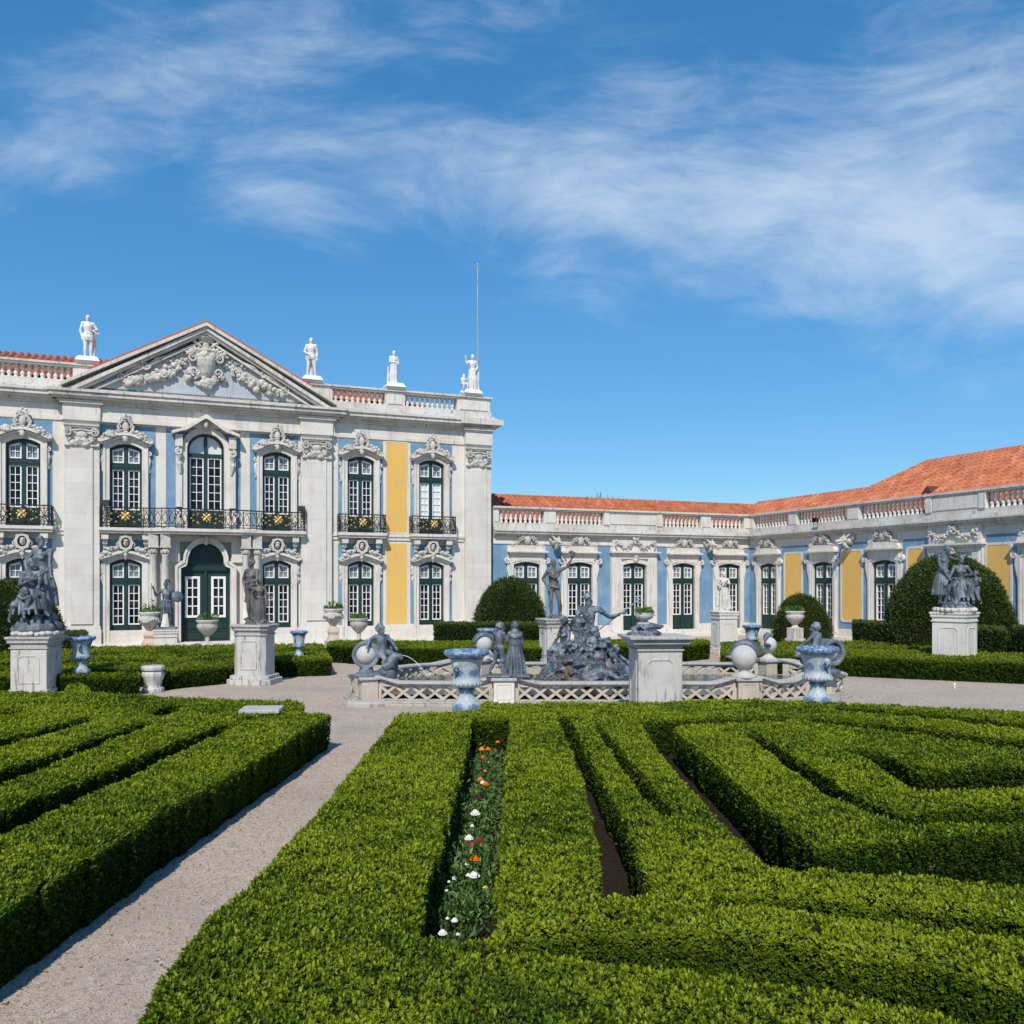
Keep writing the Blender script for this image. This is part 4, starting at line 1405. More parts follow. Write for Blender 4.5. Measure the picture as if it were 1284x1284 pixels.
def build_wing(root, L, bays_, centre, yellow, blue_full, peds_, parapets, roof_fn, depth=7.0):
    hs = [(u - WW, u + WW, WF, WF + WZT) for u in bays_]
    w = MB()
    wall_grid(w, 0, L, 0, 4.85, hs)
    w.add([(0, depth, 0), (0, 0, 0), (0, 0, 4.85), (0, depth, 4.85)], [(0, 1, 2, 3)])
    w.add([(L, 0, 0), (L, depth, 0), (L, depth, 4.85), (L, 0, 4.85)], [(0, 1, 2, 3)])
    w.add([(L, depth, 0), (0, depth, 0), (0, depth, 4.85), (L, depth, 4.85)], [(0, 1, 2, 3)])
    w.add([(0, 0.36, 4.8), (L, 0.36, 4.8), (L, depth, 4.8), (0, depth, 4.8)], [(0, 1, 2, 3)])
    obj('wall', w, M['plaster'], root, fix=False)
    us = [0.0] + [x for u in bays_ for x in (u - 0.98, u + 0.98)] + [L]
    for a, b in zip(us[::2], us[1::2]):
        if b > a:
            obj('plinth', MB().box(a, b, -0.09, 0.0, 0, 0.52), M['stone'], root)
    st_ = MB()
    st_.box(0, L, -0.62, -0.095, -0.02, 0.22)
    st_.box(0, L, -1.0, -0.625, -0.02, 0.10)
    obj('doorstep', st_, M['stone'], root)
    # blue ground between the surrounds, up to the frieze
    for a, b in blue_full:
        panels(root, [(a, b)], 'blue', 0.56, 4.15, label='blue limewashed panel')
    for a, b in yellow:
        o = MB()
        n = 0.10
        def notch(a, b, z0, z1):
            return [(a + n, z0), (b - n, z0), (b, z0 + n), (b, z1 - n), (b - n, z1), (a + n, z1), (a, z1 - n), (a, z0 + n)]
        o.prism(notch(a, b, 0.92, 3.78), -0.034, 0.0)
        q = obj('wall_panel', o, M['yellow'], root)
        q['label'] = 'yellow ochre panel with cut corners'
        o = MB().ring(notch(a - 0.09, b + 0.09, 0.83, 3.87), notch(a, b, 0.92, 3.78), -0.045, 0.0, True)
        obj('panel_moulding', o, M['stone'], root)
    for u in bays_:
        place_window(root, u, WF, False, WIN_WING).scale = (WW / WHW, 1, 1)
        c = u in centre
        s = obj('window_surround', CS if c else WS, None, root, (u, 0, WF))
        obj('crest', CC if c else WC, None, s)
        if c:
            ks = MB().ell((0, -0.20, 3.22), (0.09, 0.10, 0.15))
            ks.scroll((0, 3.34), 0.11, 0.06, -0.28, -0.1, 1.3, 0, 1)
            leafy(ks, (0, 3.26), 0.13, 10, 56, -0.16, 0.12)
            obj('keystone', ks, M['carved'], s)
    f = MB()
    f.box(0, L, -0.05, 0.3, 4.16, 4.24)
    f.box(0, L, -0.02, 0.3, 4.241, 4.46)
    obj('frieze', f, M['stone'], root)
    c = MB()
    for z0, z1, o_ in ((4.461, 4.52, 0.08), (4.521, 4.60, 0.16), (4.601, 4.70, 0.28), (4.701, 4.76, 0.34), (4.761, 4.90, 0.14), (4.901, 5.08, 0.04)):
        c.box(0, L, -o_, 0.4, z0, z1)
    obj('cornice', c, M['cornice'], root)
    r = MB()
    r.box(0, L, -0.08, 0.38, 5.64, 5.70)
    r.box(0, L, -0.13, 0.42, 5.701, 5.78)
    obj('parapet_rail', r, M['cornice'], root)
    for a, b in peds_:
        pr = MB()
        pr.box(a, b, -0.03, 0.33, 5.081, 5.639)
        if b - a > 1.2:
            pr.box(a + 0.3, b - 0.3, -0.07, -0.03, 5.14, 5.58)
            for q in ((a - 0.03, a + 0.24), (b - 0.24, b + 0.03)):
                pr.box(q[0], q[1], -0.09, -0.031, 5.09, 5.63)
        else:
            pr.box(a + 0.05, b - 0.05, -0.06, -0.03, 5.12, 5.60)
        obj('parapet_pier', pr, M['stone'], root)
    for a, b in parapets:
        q = MB()
        balustrade(q, a + 0.04, b - 0.04, 5.082, 0.556, 0.13, 0.215)
        obj('balustrade', q, M['stone'], root, smooth=True)
    roof_fn(root)


# middle wing
e_ = Vector((0.9285, 0.3714, 0))
# foot of the wing's left end
mid = empty('palace_wing', (-0.8232, 37.7298, 0), RZ_MAIN, 'low palace wing with blue panels between the tall block and the yellow wing', 'palace wing')
mid.location = (-0.8232, 37.7298, 0)


def roof_mid(root):
    q = MB()
    z0, y0, s = 5.12, 0.45, 0.455
    n = math.hypot(1, s)
    tile_slope(q, (0.0, y0, z0), (1, 0, 0), (0, 1, s), lambda a: 3.3 * n, None, 16.5)
    q.add([(0, y0 + 3.3, z0 + 1.5), (16.5, y0 + 3.3, z0 + 1.5), (16.5, y0 + 6.6, z0), (0, y0 + 6.6, z0)], [(0, 1, 2, 3)])
    q.tint += [0.4]
    obj('roof', q, M['tile'], root, fix=False)
    rd = MB()
    for k in range(40):
        a = 16.5 * k / 40
        rd.cone((a, y0 + 3.3, z0 + 1.52), 0.085, (a + 0.45, y0 + 3.3, z0 + 1.53), 0.075, 8, False)
    rd.tint = [random.uniform(0.2, 0.7) for _ in rd.f]
    obj('ridge', rd, M['tile'], root)


MB_BAYS = [1.56, 4.14, 6.90, 9.56, 12.12]
build_wing(mid, 13.4, MB_BAYS, [6.90], [],
           [(0.0, 0.66), (2.46, 3.24), (5.04, 5.70), (8.14, 8.66), (10.46, 11.22), (13.02, 13.38)],
           [(0.0, 0.28), (2.40, 2.98), (5.35, 8.35), (10.55, 11.1), (13.0, 13.4)],
           [(0.28, 2.40), (2.98, 5.35), (8.35, 10.55), (11.1, 13.0)], roof_mid)
for u in (2.85, 10.85):
    obj('gargoyle', GGM, None, mid, (u, -0.02, 4.20))

# right wing
right = empty('palace_wing', (11.5635, 42.684, 0), math.atan2(-0.926, 0.378), 'low palace wing with yellow panels and stepped-up red tile roof at the right', 'palace wing')


def roof_right(root):
    q = MB()
    z0, y0, s = 5.12, 0.45, 0.52
    n = math.hypot(1, s)
    # low part, then a wider, taller hipped part over the middle bays
    tile_slope(q, (-4.0, y0, z0), (1, 0, 0), (0, 1, s), lambda a: 3.2 * n, None, 7.9)
    tile_slope(q, (3.9, y0, z0), (1, 0, 0), (0, 1, s), lambda a: min(5.55, 3.2 + a * 1.96) * n, None, 17.3)
    r1, r2 = z0 + 3.2 * s, z0 + 5.55 * s
    q.add([(-4.0, y0 + 3.2, r1), (3.9, y0 + 3.2, r1), (3.9, y0 + 6.4, z0), (-4.0, y0 + 6.4, z0)], [(0, 1, 2, 3)])
    q.add([(3.9, y0 + 3.2, r1), (5.1, y0 + 5.55, r2), (21.2, y0 + 5.55, r2), (21.2, y0 + 11, z0), (3.9, y0 + 11, z0)], [(0, 1, 2, 3, 4)])
    q.tint += [0.4] * 2
    obj('roof', q, M['tile'], root, fix=False)
    rd = MB()
    lines = [((-4.0, y0 + 3.2, r1 + .03), (3.9, y0 + 3.2, r1 + .03)), ((3.9, y0 + 3.2, r1 + .03), (5.1, y0 + 5.55, r2 + .03)), ((5.1, y0 + 5.55, r2 + .03), (21.2, y0 + 5.55, r2 + .03))]
    for a, b in lines:
        a, b = Vector(a), Vector(b)
        k = int((b - a).length / 0.42)
        for i in range(k):
            rd.cone(a + (b - a) * i / k, 0.09, a + (b - a) * (i + 1.05) / k, 0.08, 8, False)
    rd.tint = [random.uniform(0.3, 0.9) for _ in rd.f]
    obj('ridge', rd, M['tile'], root)
    dm = MB()
    bx, by = 8.6, 2.1
    bz = z0 + s * (by - y0)
    dm.prism([(bx - 0.42, bz - 0.05), (bx + 0.42, bz - 0.05), (bx + 0.05, bz + 0.42)], by, by + 1.2)
    o = obj('roof_vent', dm, M['tin'], root)
    o.data.materials[0] = mat('brown sheet metal', (0.12, 0.045, 0.03), 0.6, 0.3)


R_BAYS = [1.42, 5.08, 8.52, 11.86, 15.2, 18.7]
build_wing(right, 21.0, R_BAYS, [11.86], [(2.62, 3.72), (6.22, 7.30), (9.70, 10.42), (13.15, 14.05), (16.4, 17.5)],
           [(0.02, 0.50), (2.34, 4.16), (6.00, 7.60), (9.44, 10.62), (13.1, 14.28), (16.12, 17.78), (19.6, 21.0)],
           [(0.0, 0.35), (2.85, 3.45), (6.50, 7.22), (10.60, 13.10), (16.6, 17.3), (20.2, 21)],
           [(0.35, 2.85), (3.45, 6.50), (7.22, 10.60), (13.10, 16.6), (17.3, 20.2)], roof_right)
for u in (6.76, 16.95):
    obj('gargoyle', GGM, None, right, (u, -0.02, 4.16))


# ------------------------------------------------------------------ hedges (height-field bodies under a skin of leaves)
def wave2(seed, n=7, lo=1.0, hi=6.0):
    r = np.random.default_rng(seed)
    k = r.uniform(lo, hi, n)
    a = r.uniform(0, 2 * PI, n)
    p = r.uniform(0, 2 * PI, n)
    def f(x, y):
        o = np.zeros_like(x)
        for i in range(n):
            o += np.sin((x * np.cos(a[i]) + y * np.sin(a[i])) * k[i] + p[i])
        return o / math.sqrt(n)
    return f


def inside(x, y, poly):
    c = np.zeros(x.shape, bool)
    n = len(poly)
    for i in range(n):
        x0, y0 = poly[i]
        x1, y1 = poly[(i + 1) % n]
        if y0 == y1:
            continue
        k = ((y0 > y) != (y1 > y)) & (x < (x1 - x0) * (y - y0) / (y1 - y0) + x0)
        c ^= k
    return c


def blur(a, r):
    for ax in (0, 1):
        k = 2 * r + 1
        p = np.pad(a, [(r, r) if i == ax else (0, 0) for i in (0, 1)], mode='edge')
        cs = np.cumsum(p, axis=ax)
        z = np.zeros_like(np.take(cs, [0], axis=ax))
        cs = np.concatenate([z, cs], axis=ax)
        n = a.shape[ax]
        a = (np.take(cs, range(k, k + n), axis=ax) - np.take(cs, range(0, n), axis=ax)) / k
    return a


def leaf_quads(P, Nn, size, rng, spread=0.9, fold=0.18, aspect=0.5):
    """kite-shaped leaves at P, growing out along Nn with scatter; returns verts (4n,3)"""
    n = len(P)
    rnd = rng.normal(size=(n, 3))
    d = Nn + spread * rnd * 0.6
    d /= np.linalg.norm(d, axis=1)[:, None] + 1e-9
    t = rng.normal(size=(n, 3))
    w = np.cross(d, t)
    w /= np.linalg.norm(w, axis=1)[:, None] + 1e-9
    nn = np.cross(w, d)
    L = (size * rng.uniform(0.7, 1.25, n))[:, None]
    base = P - d * L * 0.35
    mid_ = base + d * L * 0.55
    V = np.empty((n, 4, 3))
    V[:, 0] = base
    V[:, 1] = mid_ + w * L * aspect * 0.5 + nn * L * fold
    V[:, 2] = base + d * L
    V[:, 3] = mid_ - w * L * aspect * 0.5 + nn * L * fold
    return V.reshape(-1, 3)


def quad_mesh(name, V, material, tint):
    n = len(V) // 4
    me = bpy.data.meshes.new(name)
    me.vertices.add(4 * n)
    me.vertices.foreach_set('co', V.astype(np.float32).ravel())
    me.loops.add(4 * n)
    me.loops.foreach_set('vertex_index', np.arange(4 * n, dtype=np.int32))
    me.polygons.add(n)
    me.polygons.foreach_set('loop_start', np.arange(0, 4 * n, 4, dtype=np.int32))
    me.materials.append(material)
    a = me.attributes.new('tint', 'FLOAT', 'FACE')
    a.data.foreach_set('value', np.clip(tint, 0, 1.5).astype(np.float32))
    me.update(calc_edges=True)
    return me


def leafsize(d, lo=0.0225):
    return np.clip(lo + 0.0013 * (d - 4.0), lo * 0.9, 0.060)


def hedge(name, label, cat, outer, holes, h, cell, seed, material='box', cover=2.2, tone=0.0, round_=0.035, group=None, lo=0.0225, warp=0.013, wob=0.009, grow=1):
    rng = np.random.default_rng(seed)
    xs = [p[0] for p in outer]
    ys = [p[1] for p in outer]
    x0, x1, y0, y1 = min(xs) - 4 * cell, max(xs) + 4 * cell, min(ys) - 4 * cell, max(ys) + 4 * cell
    nx, ny = int((x1 - x0) / cell), int((y1 - y0) / cell)
    gx, gy = np.meshgrid(x0 + (np.arange(nx) + .5) * cell, y0 + (np.arange(ny) + .5) * cell)
    wa, wb = wave2(seed, 8, 2, 14), wave2(seed + 1, 8, 2, 14)
    qx, qy = gx + warp * wa(gx, gy), gy + warp * wb(gx, gy)
    Mk = inside(qx, qy, outer)
    Hk = np.zeros_like(Mk)
    for hp in holes:
        Hk |= inside(qx, qy, hp)
    for _ in range(grow):
        Hk = Hk | np.roll(Hk, 1, 0) | np.roll(Hk, -1, 0) | np.roll(Hk, 1, 1) | np.roll(Hk, -1, 1)
    Mk &= ~Hk
    rr = max(1, int(round(0.05 / cell)))
    B = blur(blur(Mk.astype(float), rr), rr)
    edge = np.clip((B - 0.5) * 2, 0, 1)
    und = wave2(seed + 2, 8, 0.6, 5)
    small = wave2(seed + 3, 10, 6, 22)
    top = h + wob * und(gx, gy) + 0.5 * wob * small(gx, gy) - round_ * (1 - edge) ** 2
    gyB, gxB = np.gradient(B)
    # body
    core = MB()
    er = Mk
    for _ in range(2):
        er = er & np.roll(er, 1, 0) & np.roll(er, -1, 0) & np.roll(er, 1, 1) & np.roll(er, -1, 1)
    ci, cj = np.nonzero(er)
    m = len(ci)
    cx, cy = gx[ci, cj], gy[ci, cj]
    zt = top[ci, cj] - np.clip(1.3 * leafsize(np.hypot(cx, cy), lo), 0.03, 0.09)
    hc = cell / 2
    V = np.empty((m, 4, 3))
    for k, (sx, sy) in enumerate(((-1, -1), (1, -1), (1, 1), (-1, 1))):
        V[:, k, 0] = cx + sx * hc
        V[:, k, 1] = cy + sy * hc
        V[:, k, 2] = zt
    parts = [V]
    for (di, dj, ax, sg) in ((0, -1, 0, -1), (0, 1, 0, 1), (-1, 0, 1, -1), (1, 0, 1, 1)):
        nb = np.roll(np.roll(er, -di, 0), -dj, 1)
        s_ = er & ~nb
        i2, j2 = np.nonzero(s_)
        W = np.empty((len(i2), 4, 3))
        bx, by, bz = gx[i2, j2], gy[i2, j2], top[i2, j2] - 0.04
        if ax == 0:
            for k, (q, zz) in enumerate(((-1, 0), (1, 0), (1, 1), (-1, 1))):
                W[:, k, 0] = bx + sg * hc
                W[:, k, 1] = by + q * hc
                W[:, k, 2] = bz * zz
        else:
            for k, (q, zz) in enumerate(((-1, 0), (1, 0), (1, 1), (-1, 1))):
                W[:, k, 0] = bx + q * hc
                W[:, k, 1] = by + sg * hc
                W[:, k, 2] = bz * zz
        parts.append(W)
    CV = np.concatenate(parts).reshape(-1, 3)
    # leaves on the top
    ti, tj = np.nonzero(Mk)
    tx, ty = gx[ti, tj], gy[ti, tj]
    dist = np.hypot(tx, ty)
    sz = leafsize(dist, lo)
    dens = cover / (0.25 * sz * sz)
    # nothing outside the view needs a full coat
    vis = (np.abs(tx) / np.maximum(ty, 0.1) < 0.68) | (ty < 3)
    dens = np.where(vis, dens, dens * 0.35)
    cnt = rng.poisson(dens * cell * cell)
    idx = np.repeat(np.arange(len(ti)), cnt)
    n = len(idx)
    P = np.empty((n, 3))
    P[:, 0] = tx[idx] + rng.uniform(-.5, .5, n) * cell
    P[:, 1] = ty[idx] + rng.uniform(-.5, .5, n) * cell
    ls = sz[idx]
    depth = rng.uniform(0, 1, n) ** 1.5
    P[:, 2] = top[ti[idx], tj[idx]] - depth * 1.2 * ls + rng.normal(0, 0.10, n) * ls
    N = np.empty((n, 3))
    N[:, 0] = -gxB[ti[idx], tj[idx]] * 3.0
    N[:, 1] = -gyB[ti[idx], tj[idx]] * 3.0
    N[:, 2] = 0.9
    patch = wave2(seed + 5, 7, 0.5, 2.6)
    patch2 = wave2(seed + 6, 7, 3, 9)
    clump = wave2(seed + 8, 12, 9, 34)
    P[:, 2] += 0.30 * ls * clump(P[:, 0], P[:, 1])
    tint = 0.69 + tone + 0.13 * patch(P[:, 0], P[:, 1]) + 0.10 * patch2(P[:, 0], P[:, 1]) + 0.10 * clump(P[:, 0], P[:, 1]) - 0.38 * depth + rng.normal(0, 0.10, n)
    # sprigs that the shears missed
    k = rng.random(n) < 0.008
    P[k, 2] += ls[k] * rng.uniform(0.3, 1.1, k.sum())
    tint[k] += 0.25
    sp = [(P, N, ls, tint)]
    # sprigs on the flanks, set square to the outline
    nb4 = sum((~np.roll(Mk, q, ax_)).astype(int) for q, ax_ in ((1, 0), (-1, 0), (1, 1), (-1, 1)))
    i2, j2 = np.nonzero(Mk & (nb4 > 0))
    g0, g1 = -gxB[i2, j2], -gyB[i2, j2]
    gn = np.hypot(g0, g1) + 1e-9
    g0, g1 = g0 / gn, g1 / gn
    bx, by, bt = gx[i2, j2], gy[i2, j2], top[i2, j2]
    s2 = leafsize(np.hypot(bx, by), lo)
    run = cell / np.maximum(np.abs(g0), np.abs(g1))
    de = cover * 1.6 / (0.25 * s2 * s2)
    vis = np.abs(bx) / np.maximum(by, 0.1) < 0.72
    de = np.where(vis, de, de * 0.2)
    de = np.where(g1 > 0.75, de * 0.3, de)
    c2 = rng.poisson(de * run * bt)
    ix = np.repeat(np.arange(len(i2)), c2)
    n2 = len(ix)
    u_ = rng.uniform(0, 1, n2)
    tj_ = rng.uniform(-1.1, 1.1, n2) * cell
    out_ = cell * 0.25 + (rng.normal(0, 0.25, n2) - 0.25) * s2[ix] - 0.05 * (1 - u_) ** 2
    P = np.empty((n2, 3))
    P[:, 0] = bx[ix] + g0[ix] * out_ - g1[ix] * tj_
    P[:, 1] = by[ix] + g1[ix] * out_ + g0[ix] * tj_
    P[:, 2] = 0.012 + (bt[ix] - 0.02) * u_
    N = np.stack([g0[ix] * 0.62, g1[ix] * 0.62, np.full(n2, 0.75)], 1)
    tn = 0.11 + tone + 0.42 * u_ ** 5 + 0.10 * patch(P[:, 0] + P[:, 2], P[:, 1]) + rng.normal(0, 0.13, n2)  # flanks tinted darker: older leaves, with shaded gaps painted into the tint
    sp.append((P, N, s2[ix], tn))
    LV, LT = [], []
    for (P, N, ls, tn) in sp:
        k = rng.random(len(P)) < 1 / 6.0
        P, N, ls, tn = P[k], N[k], ls[k], tn[k]
        N = N / (np.linalg.norm(N, axis=1)[:, None] + 1e-9) + rng.normal(0, 0.24, (len(P), 3))
        N /= np.linalg.norm(N, axis=1)[:, None]
        P6, L6 = np.repeat(P, 6, 0), np.repeat(ls * rng.uniform(0.7, 1.35, len(P)), 6) * rng.uniform(0.75, 1.2, 6 * len(P))
        A = np.repeat(N, 6, 0)
        t = rng.normal(size=A.shape)
        rad = np.cross(A, t)
        rad /= np.linalg.norm(rad, axis=1)[:, None] + 1e-9
        th = np.tile(np.radians([24, 38, 50, 62, 74, 86]), len(P)) + rng.normal(0, 0.16, len(A))
        D = A * np.cos(th)[:, None] + rad * np.sin(th)[:, None]
        W = np.cross(D, A)
        W /= np.linalg.norm(W, axis=1)[:, None] + 1e-9
        NN = np.cross(W, D)
        # outer leaves sit lower on the shoot
        B0 = P6 - A * (L6 * (th / 1.57) * 0.75)[:, None]
        Lc = L6[:, None]
        m_ = B0 + D * Lc * 0.55
        V = np.empty((len(A), 4, 3))
        V[:, 0] = B0
        V[:, 1] = m_ + W * Lc * 0.25 + NN * Lc * 0.10
        V[:, 2] = B0 + D * Lc
        V[:, 3] = m_ - W * Lc * 0.25 + NN * Lc * 0.10
        LV.append(V.reshape(-1, 3))
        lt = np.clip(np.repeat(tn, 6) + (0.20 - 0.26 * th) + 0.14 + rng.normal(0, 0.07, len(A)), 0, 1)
        scorch = patch2(P[:, 0] * 0.7 + 5, P[:, 1] * 0.7)
        dead = rng.random(len(P)) < 0.004 + 0.22 * (scorch > 2.15)
        lt = np.where(np.repeat(dead, 6), 1.0 + rng.uniform(0.2, 0.5, len(lt)), lt)
        LT.append(lt)
    LV = np.concatenate(LV)
    LT = np.concatenate(LT)
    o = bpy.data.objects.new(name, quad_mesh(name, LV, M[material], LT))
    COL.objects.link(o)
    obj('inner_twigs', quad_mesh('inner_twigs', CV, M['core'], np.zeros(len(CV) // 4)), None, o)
    return tag(o, label, cat, group)


HH = 0.55


def PT(*pts, z=HH):
    return [pw(x, y, z) for x, y in pts]


# left of the gravel path
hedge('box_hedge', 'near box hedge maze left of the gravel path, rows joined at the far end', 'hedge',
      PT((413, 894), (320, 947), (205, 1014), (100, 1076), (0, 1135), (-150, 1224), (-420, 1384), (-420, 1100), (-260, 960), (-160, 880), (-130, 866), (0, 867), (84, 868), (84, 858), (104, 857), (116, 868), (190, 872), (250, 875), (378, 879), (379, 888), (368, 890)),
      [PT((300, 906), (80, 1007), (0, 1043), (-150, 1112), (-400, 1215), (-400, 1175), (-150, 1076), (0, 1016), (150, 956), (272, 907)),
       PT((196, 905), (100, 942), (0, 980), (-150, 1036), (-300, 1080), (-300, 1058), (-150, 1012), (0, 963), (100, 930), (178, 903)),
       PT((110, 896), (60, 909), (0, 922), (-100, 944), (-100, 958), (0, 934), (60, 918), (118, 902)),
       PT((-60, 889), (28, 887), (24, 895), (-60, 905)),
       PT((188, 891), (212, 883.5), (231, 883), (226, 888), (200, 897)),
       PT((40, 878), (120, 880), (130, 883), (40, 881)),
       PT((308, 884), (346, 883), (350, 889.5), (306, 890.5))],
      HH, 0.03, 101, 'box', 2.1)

# right of the path: the big maze in front
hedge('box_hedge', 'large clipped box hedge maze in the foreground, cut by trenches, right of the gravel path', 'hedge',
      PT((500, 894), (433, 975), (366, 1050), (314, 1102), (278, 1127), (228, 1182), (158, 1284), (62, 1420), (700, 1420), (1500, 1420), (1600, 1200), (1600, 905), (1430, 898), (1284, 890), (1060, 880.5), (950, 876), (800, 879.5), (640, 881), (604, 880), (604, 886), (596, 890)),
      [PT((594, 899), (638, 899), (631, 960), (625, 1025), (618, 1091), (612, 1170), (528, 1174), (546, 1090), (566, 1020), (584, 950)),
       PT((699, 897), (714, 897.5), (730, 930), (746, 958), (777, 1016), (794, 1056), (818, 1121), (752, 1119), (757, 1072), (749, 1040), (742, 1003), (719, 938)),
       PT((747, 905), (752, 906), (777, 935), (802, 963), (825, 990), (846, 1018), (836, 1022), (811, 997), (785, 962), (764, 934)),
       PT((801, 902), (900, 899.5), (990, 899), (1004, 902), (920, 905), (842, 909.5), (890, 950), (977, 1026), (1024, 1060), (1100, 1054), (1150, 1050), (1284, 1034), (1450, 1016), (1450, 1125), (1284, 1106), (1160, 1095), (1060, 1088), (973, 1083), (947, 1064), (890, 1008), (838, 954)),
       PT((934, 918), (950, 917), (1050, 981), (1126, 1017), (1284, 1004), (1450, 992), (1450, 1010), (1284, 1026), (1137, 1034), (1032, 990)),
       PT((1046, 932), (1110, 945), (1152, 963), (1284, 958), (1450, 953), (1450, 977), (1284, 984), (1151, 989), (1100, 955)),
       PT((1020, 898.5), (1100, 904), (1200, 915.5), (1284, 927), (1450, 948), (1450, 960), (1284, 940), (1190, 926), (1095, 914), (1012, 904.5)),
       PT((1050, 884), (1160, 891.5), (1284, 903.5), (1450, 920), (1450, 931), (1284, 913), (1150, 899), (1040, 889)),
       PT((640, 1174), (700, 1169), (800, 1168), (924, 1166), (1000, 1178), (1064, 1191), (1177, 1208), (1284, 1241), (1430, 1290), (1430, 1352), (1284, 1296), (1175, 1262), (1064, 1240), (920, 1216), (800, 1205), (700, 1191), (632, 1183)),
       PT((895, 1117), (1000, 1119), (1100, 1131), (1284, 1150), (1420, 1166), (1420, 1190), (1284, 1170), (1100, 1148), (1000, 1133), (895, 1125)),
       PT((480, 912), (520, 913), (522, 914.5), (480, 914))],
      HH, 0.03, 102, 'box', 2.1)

soil = MB()


def soil_patch(poly, z=0.004):
    n = len(poly)
    soil.add([(p[0], p[1], z) for p in poly], [tuple(range(n))])


soil_patch([pw(x, y, 0) for x, y in ((496, 958), (405, 1080), (330, 1185), (225, 1360), (40, 1700), (1900, 1700), (2000, 1000), (1560, 905), (1284, 934), (1060, 922), (950, 916), (800, 921), (640, 923))])
soil_patch([pw(x, y, 0) for x, y in ((402, 944), (220, 1075), (0, 1230), (-300, 1440), (-420, 1300), (-300, 960), (-120, 910), (0, 908), (370, 922))])
tag(obj('soil', soil, M['soil'], fix=False), kind='structure')

# far parterres
H2 = 0.47


def PT2(*pts):
    return PT(*pts, z=H2)


hedge('box_hedge', 'low box parterre in rows before the palace door, left of the basin', 'hedge',
      PT2((-160, 847), (-60, 847), (116, 847), (174, 845.5), (177, 841.5), (206, 840.5), (292, 833), (335, 827.5), (416, 825.5), (404, 807), (200, 809.5), (85, 811.5), (-60, 815), (-180, 818)),
      [PT2((90, 818), (235, 815), (237, 818.5), (90, 822)),
       PT2((84, 826.5), (196, 825), (198, 830), (84, 831)),
       PT2((222, 820), (290, 817), (291, 820), (224, 823.5)),
       PT2((240, 826), (290, 823), (291, 825.5), (242, 829)),
       PT2((118, 838.5), (178, 837.5), (180, 842), (118, 843)),
       PT2((-60, 830), (78, 829), (78, 834), (-60, 835)),
       PT2((-60, 838), (74, 838), (74, 842), (-60, 842)),
       PT2((345, 814.5), (402, 813), (402, 816), (345, 817.5)),
       PT2((205, 813), (250, 812), (250, 813.5), (205, 814.5))],
      H2, 0.055, 103, 'box_far', 2.0, -0.02, 0.05)
hedge('box_hedge', 'low box parterre behind the basin, left of the pedestal with the brown youth', 'hedge',
      PT((410, 808.5), (455, 811), (560, 812), (690, 812), (690, 803.5), (560, 803.5), (452, 803), (413, 803.5)),
      [PT((470, 806.5), (640, 807), (640, 808.2), (470, 807.8))], HH, 0.06, 104, 'box_far', 2.0, -0.02)
hedge('box_hedge', 'short block of low box hedge behind the basin, left of the white statue plinth', 'hedge',
      PT((700, 809), (860, 808), (890, 805.5), (888, 802), (700, 802.5)), [], HH, 0.06, 105, 'box_far', 2.0, 0.0)
hedge('box_hedge', 'long low box parterre along the gravel path at the right, below the yellow wing', 'hedge',
      PT((905, 805), (905, 818), (960, 820), (1050, 822), (1150, 825.5), (1284, 830), (1500, 838), (1500, 806), (1200, 806), (1060, 803.5)),
      [PT((1000, 811), (1150, 812.5), (1284, 815.5), (1400, 817), (1400, 821), (1284, 819), (1150, 815), (1000, 812.5)),
       PT((925, 808), (1050, 806.8), (1160, 808.5), (1160, 809.8), (1050, 808), (925, 809.3))],
      HH, 0.055, 106, 'box_far', 2.0, -0.02)


def W2(*pts):
    return [(px_at(x, y_), y_) for x, y_ in pts]


hedge('tall_hedge', 'waist-high dark clipped hedge block before the tall block corner, under the middle dome', 'hedge',
      W2((545, 30.6), (690, 30.6), (690, 31.7), (545, 31.7)), [], 1.06, 0.06, 107, 'yew', 2.2, 0.02, 0.05, None, 0.02)
hedge('tall_hedge', 'waist-high dark clipped hedge at the right, under the largest dome', 'hedge',
      W2((1070, 29.4), (1262, 24.8), (1262, 25.8), (1070, 30.4)), [], 1.2, 0.06, 108, 'yew', 2.2, 0.02, 0.05, None, 0.02)
hedge('tall_hedge', 'waist-high dark clipped hedge cut off by the right edge of the view', 'hedge',
      W2((1271, 24.6), (1440, 21.6), (1440, 22.6), (1271, 25.6)), [], 1.25, 0.06, 109, 'yew', 2.2, 0.0, 0.05, None, 0.02)
hedge('tall_hedge', 'waist-high dark clipped hedge at the left edge, behind the left statue group', 'hedge',
      W2((-160, 25.6), (108, 26.6), (108, 27.8), (-160, 27.0)), [], 0.98, 0.06, 110, 'yew', 2.2, 0.02, 0.05, None, 0.02)


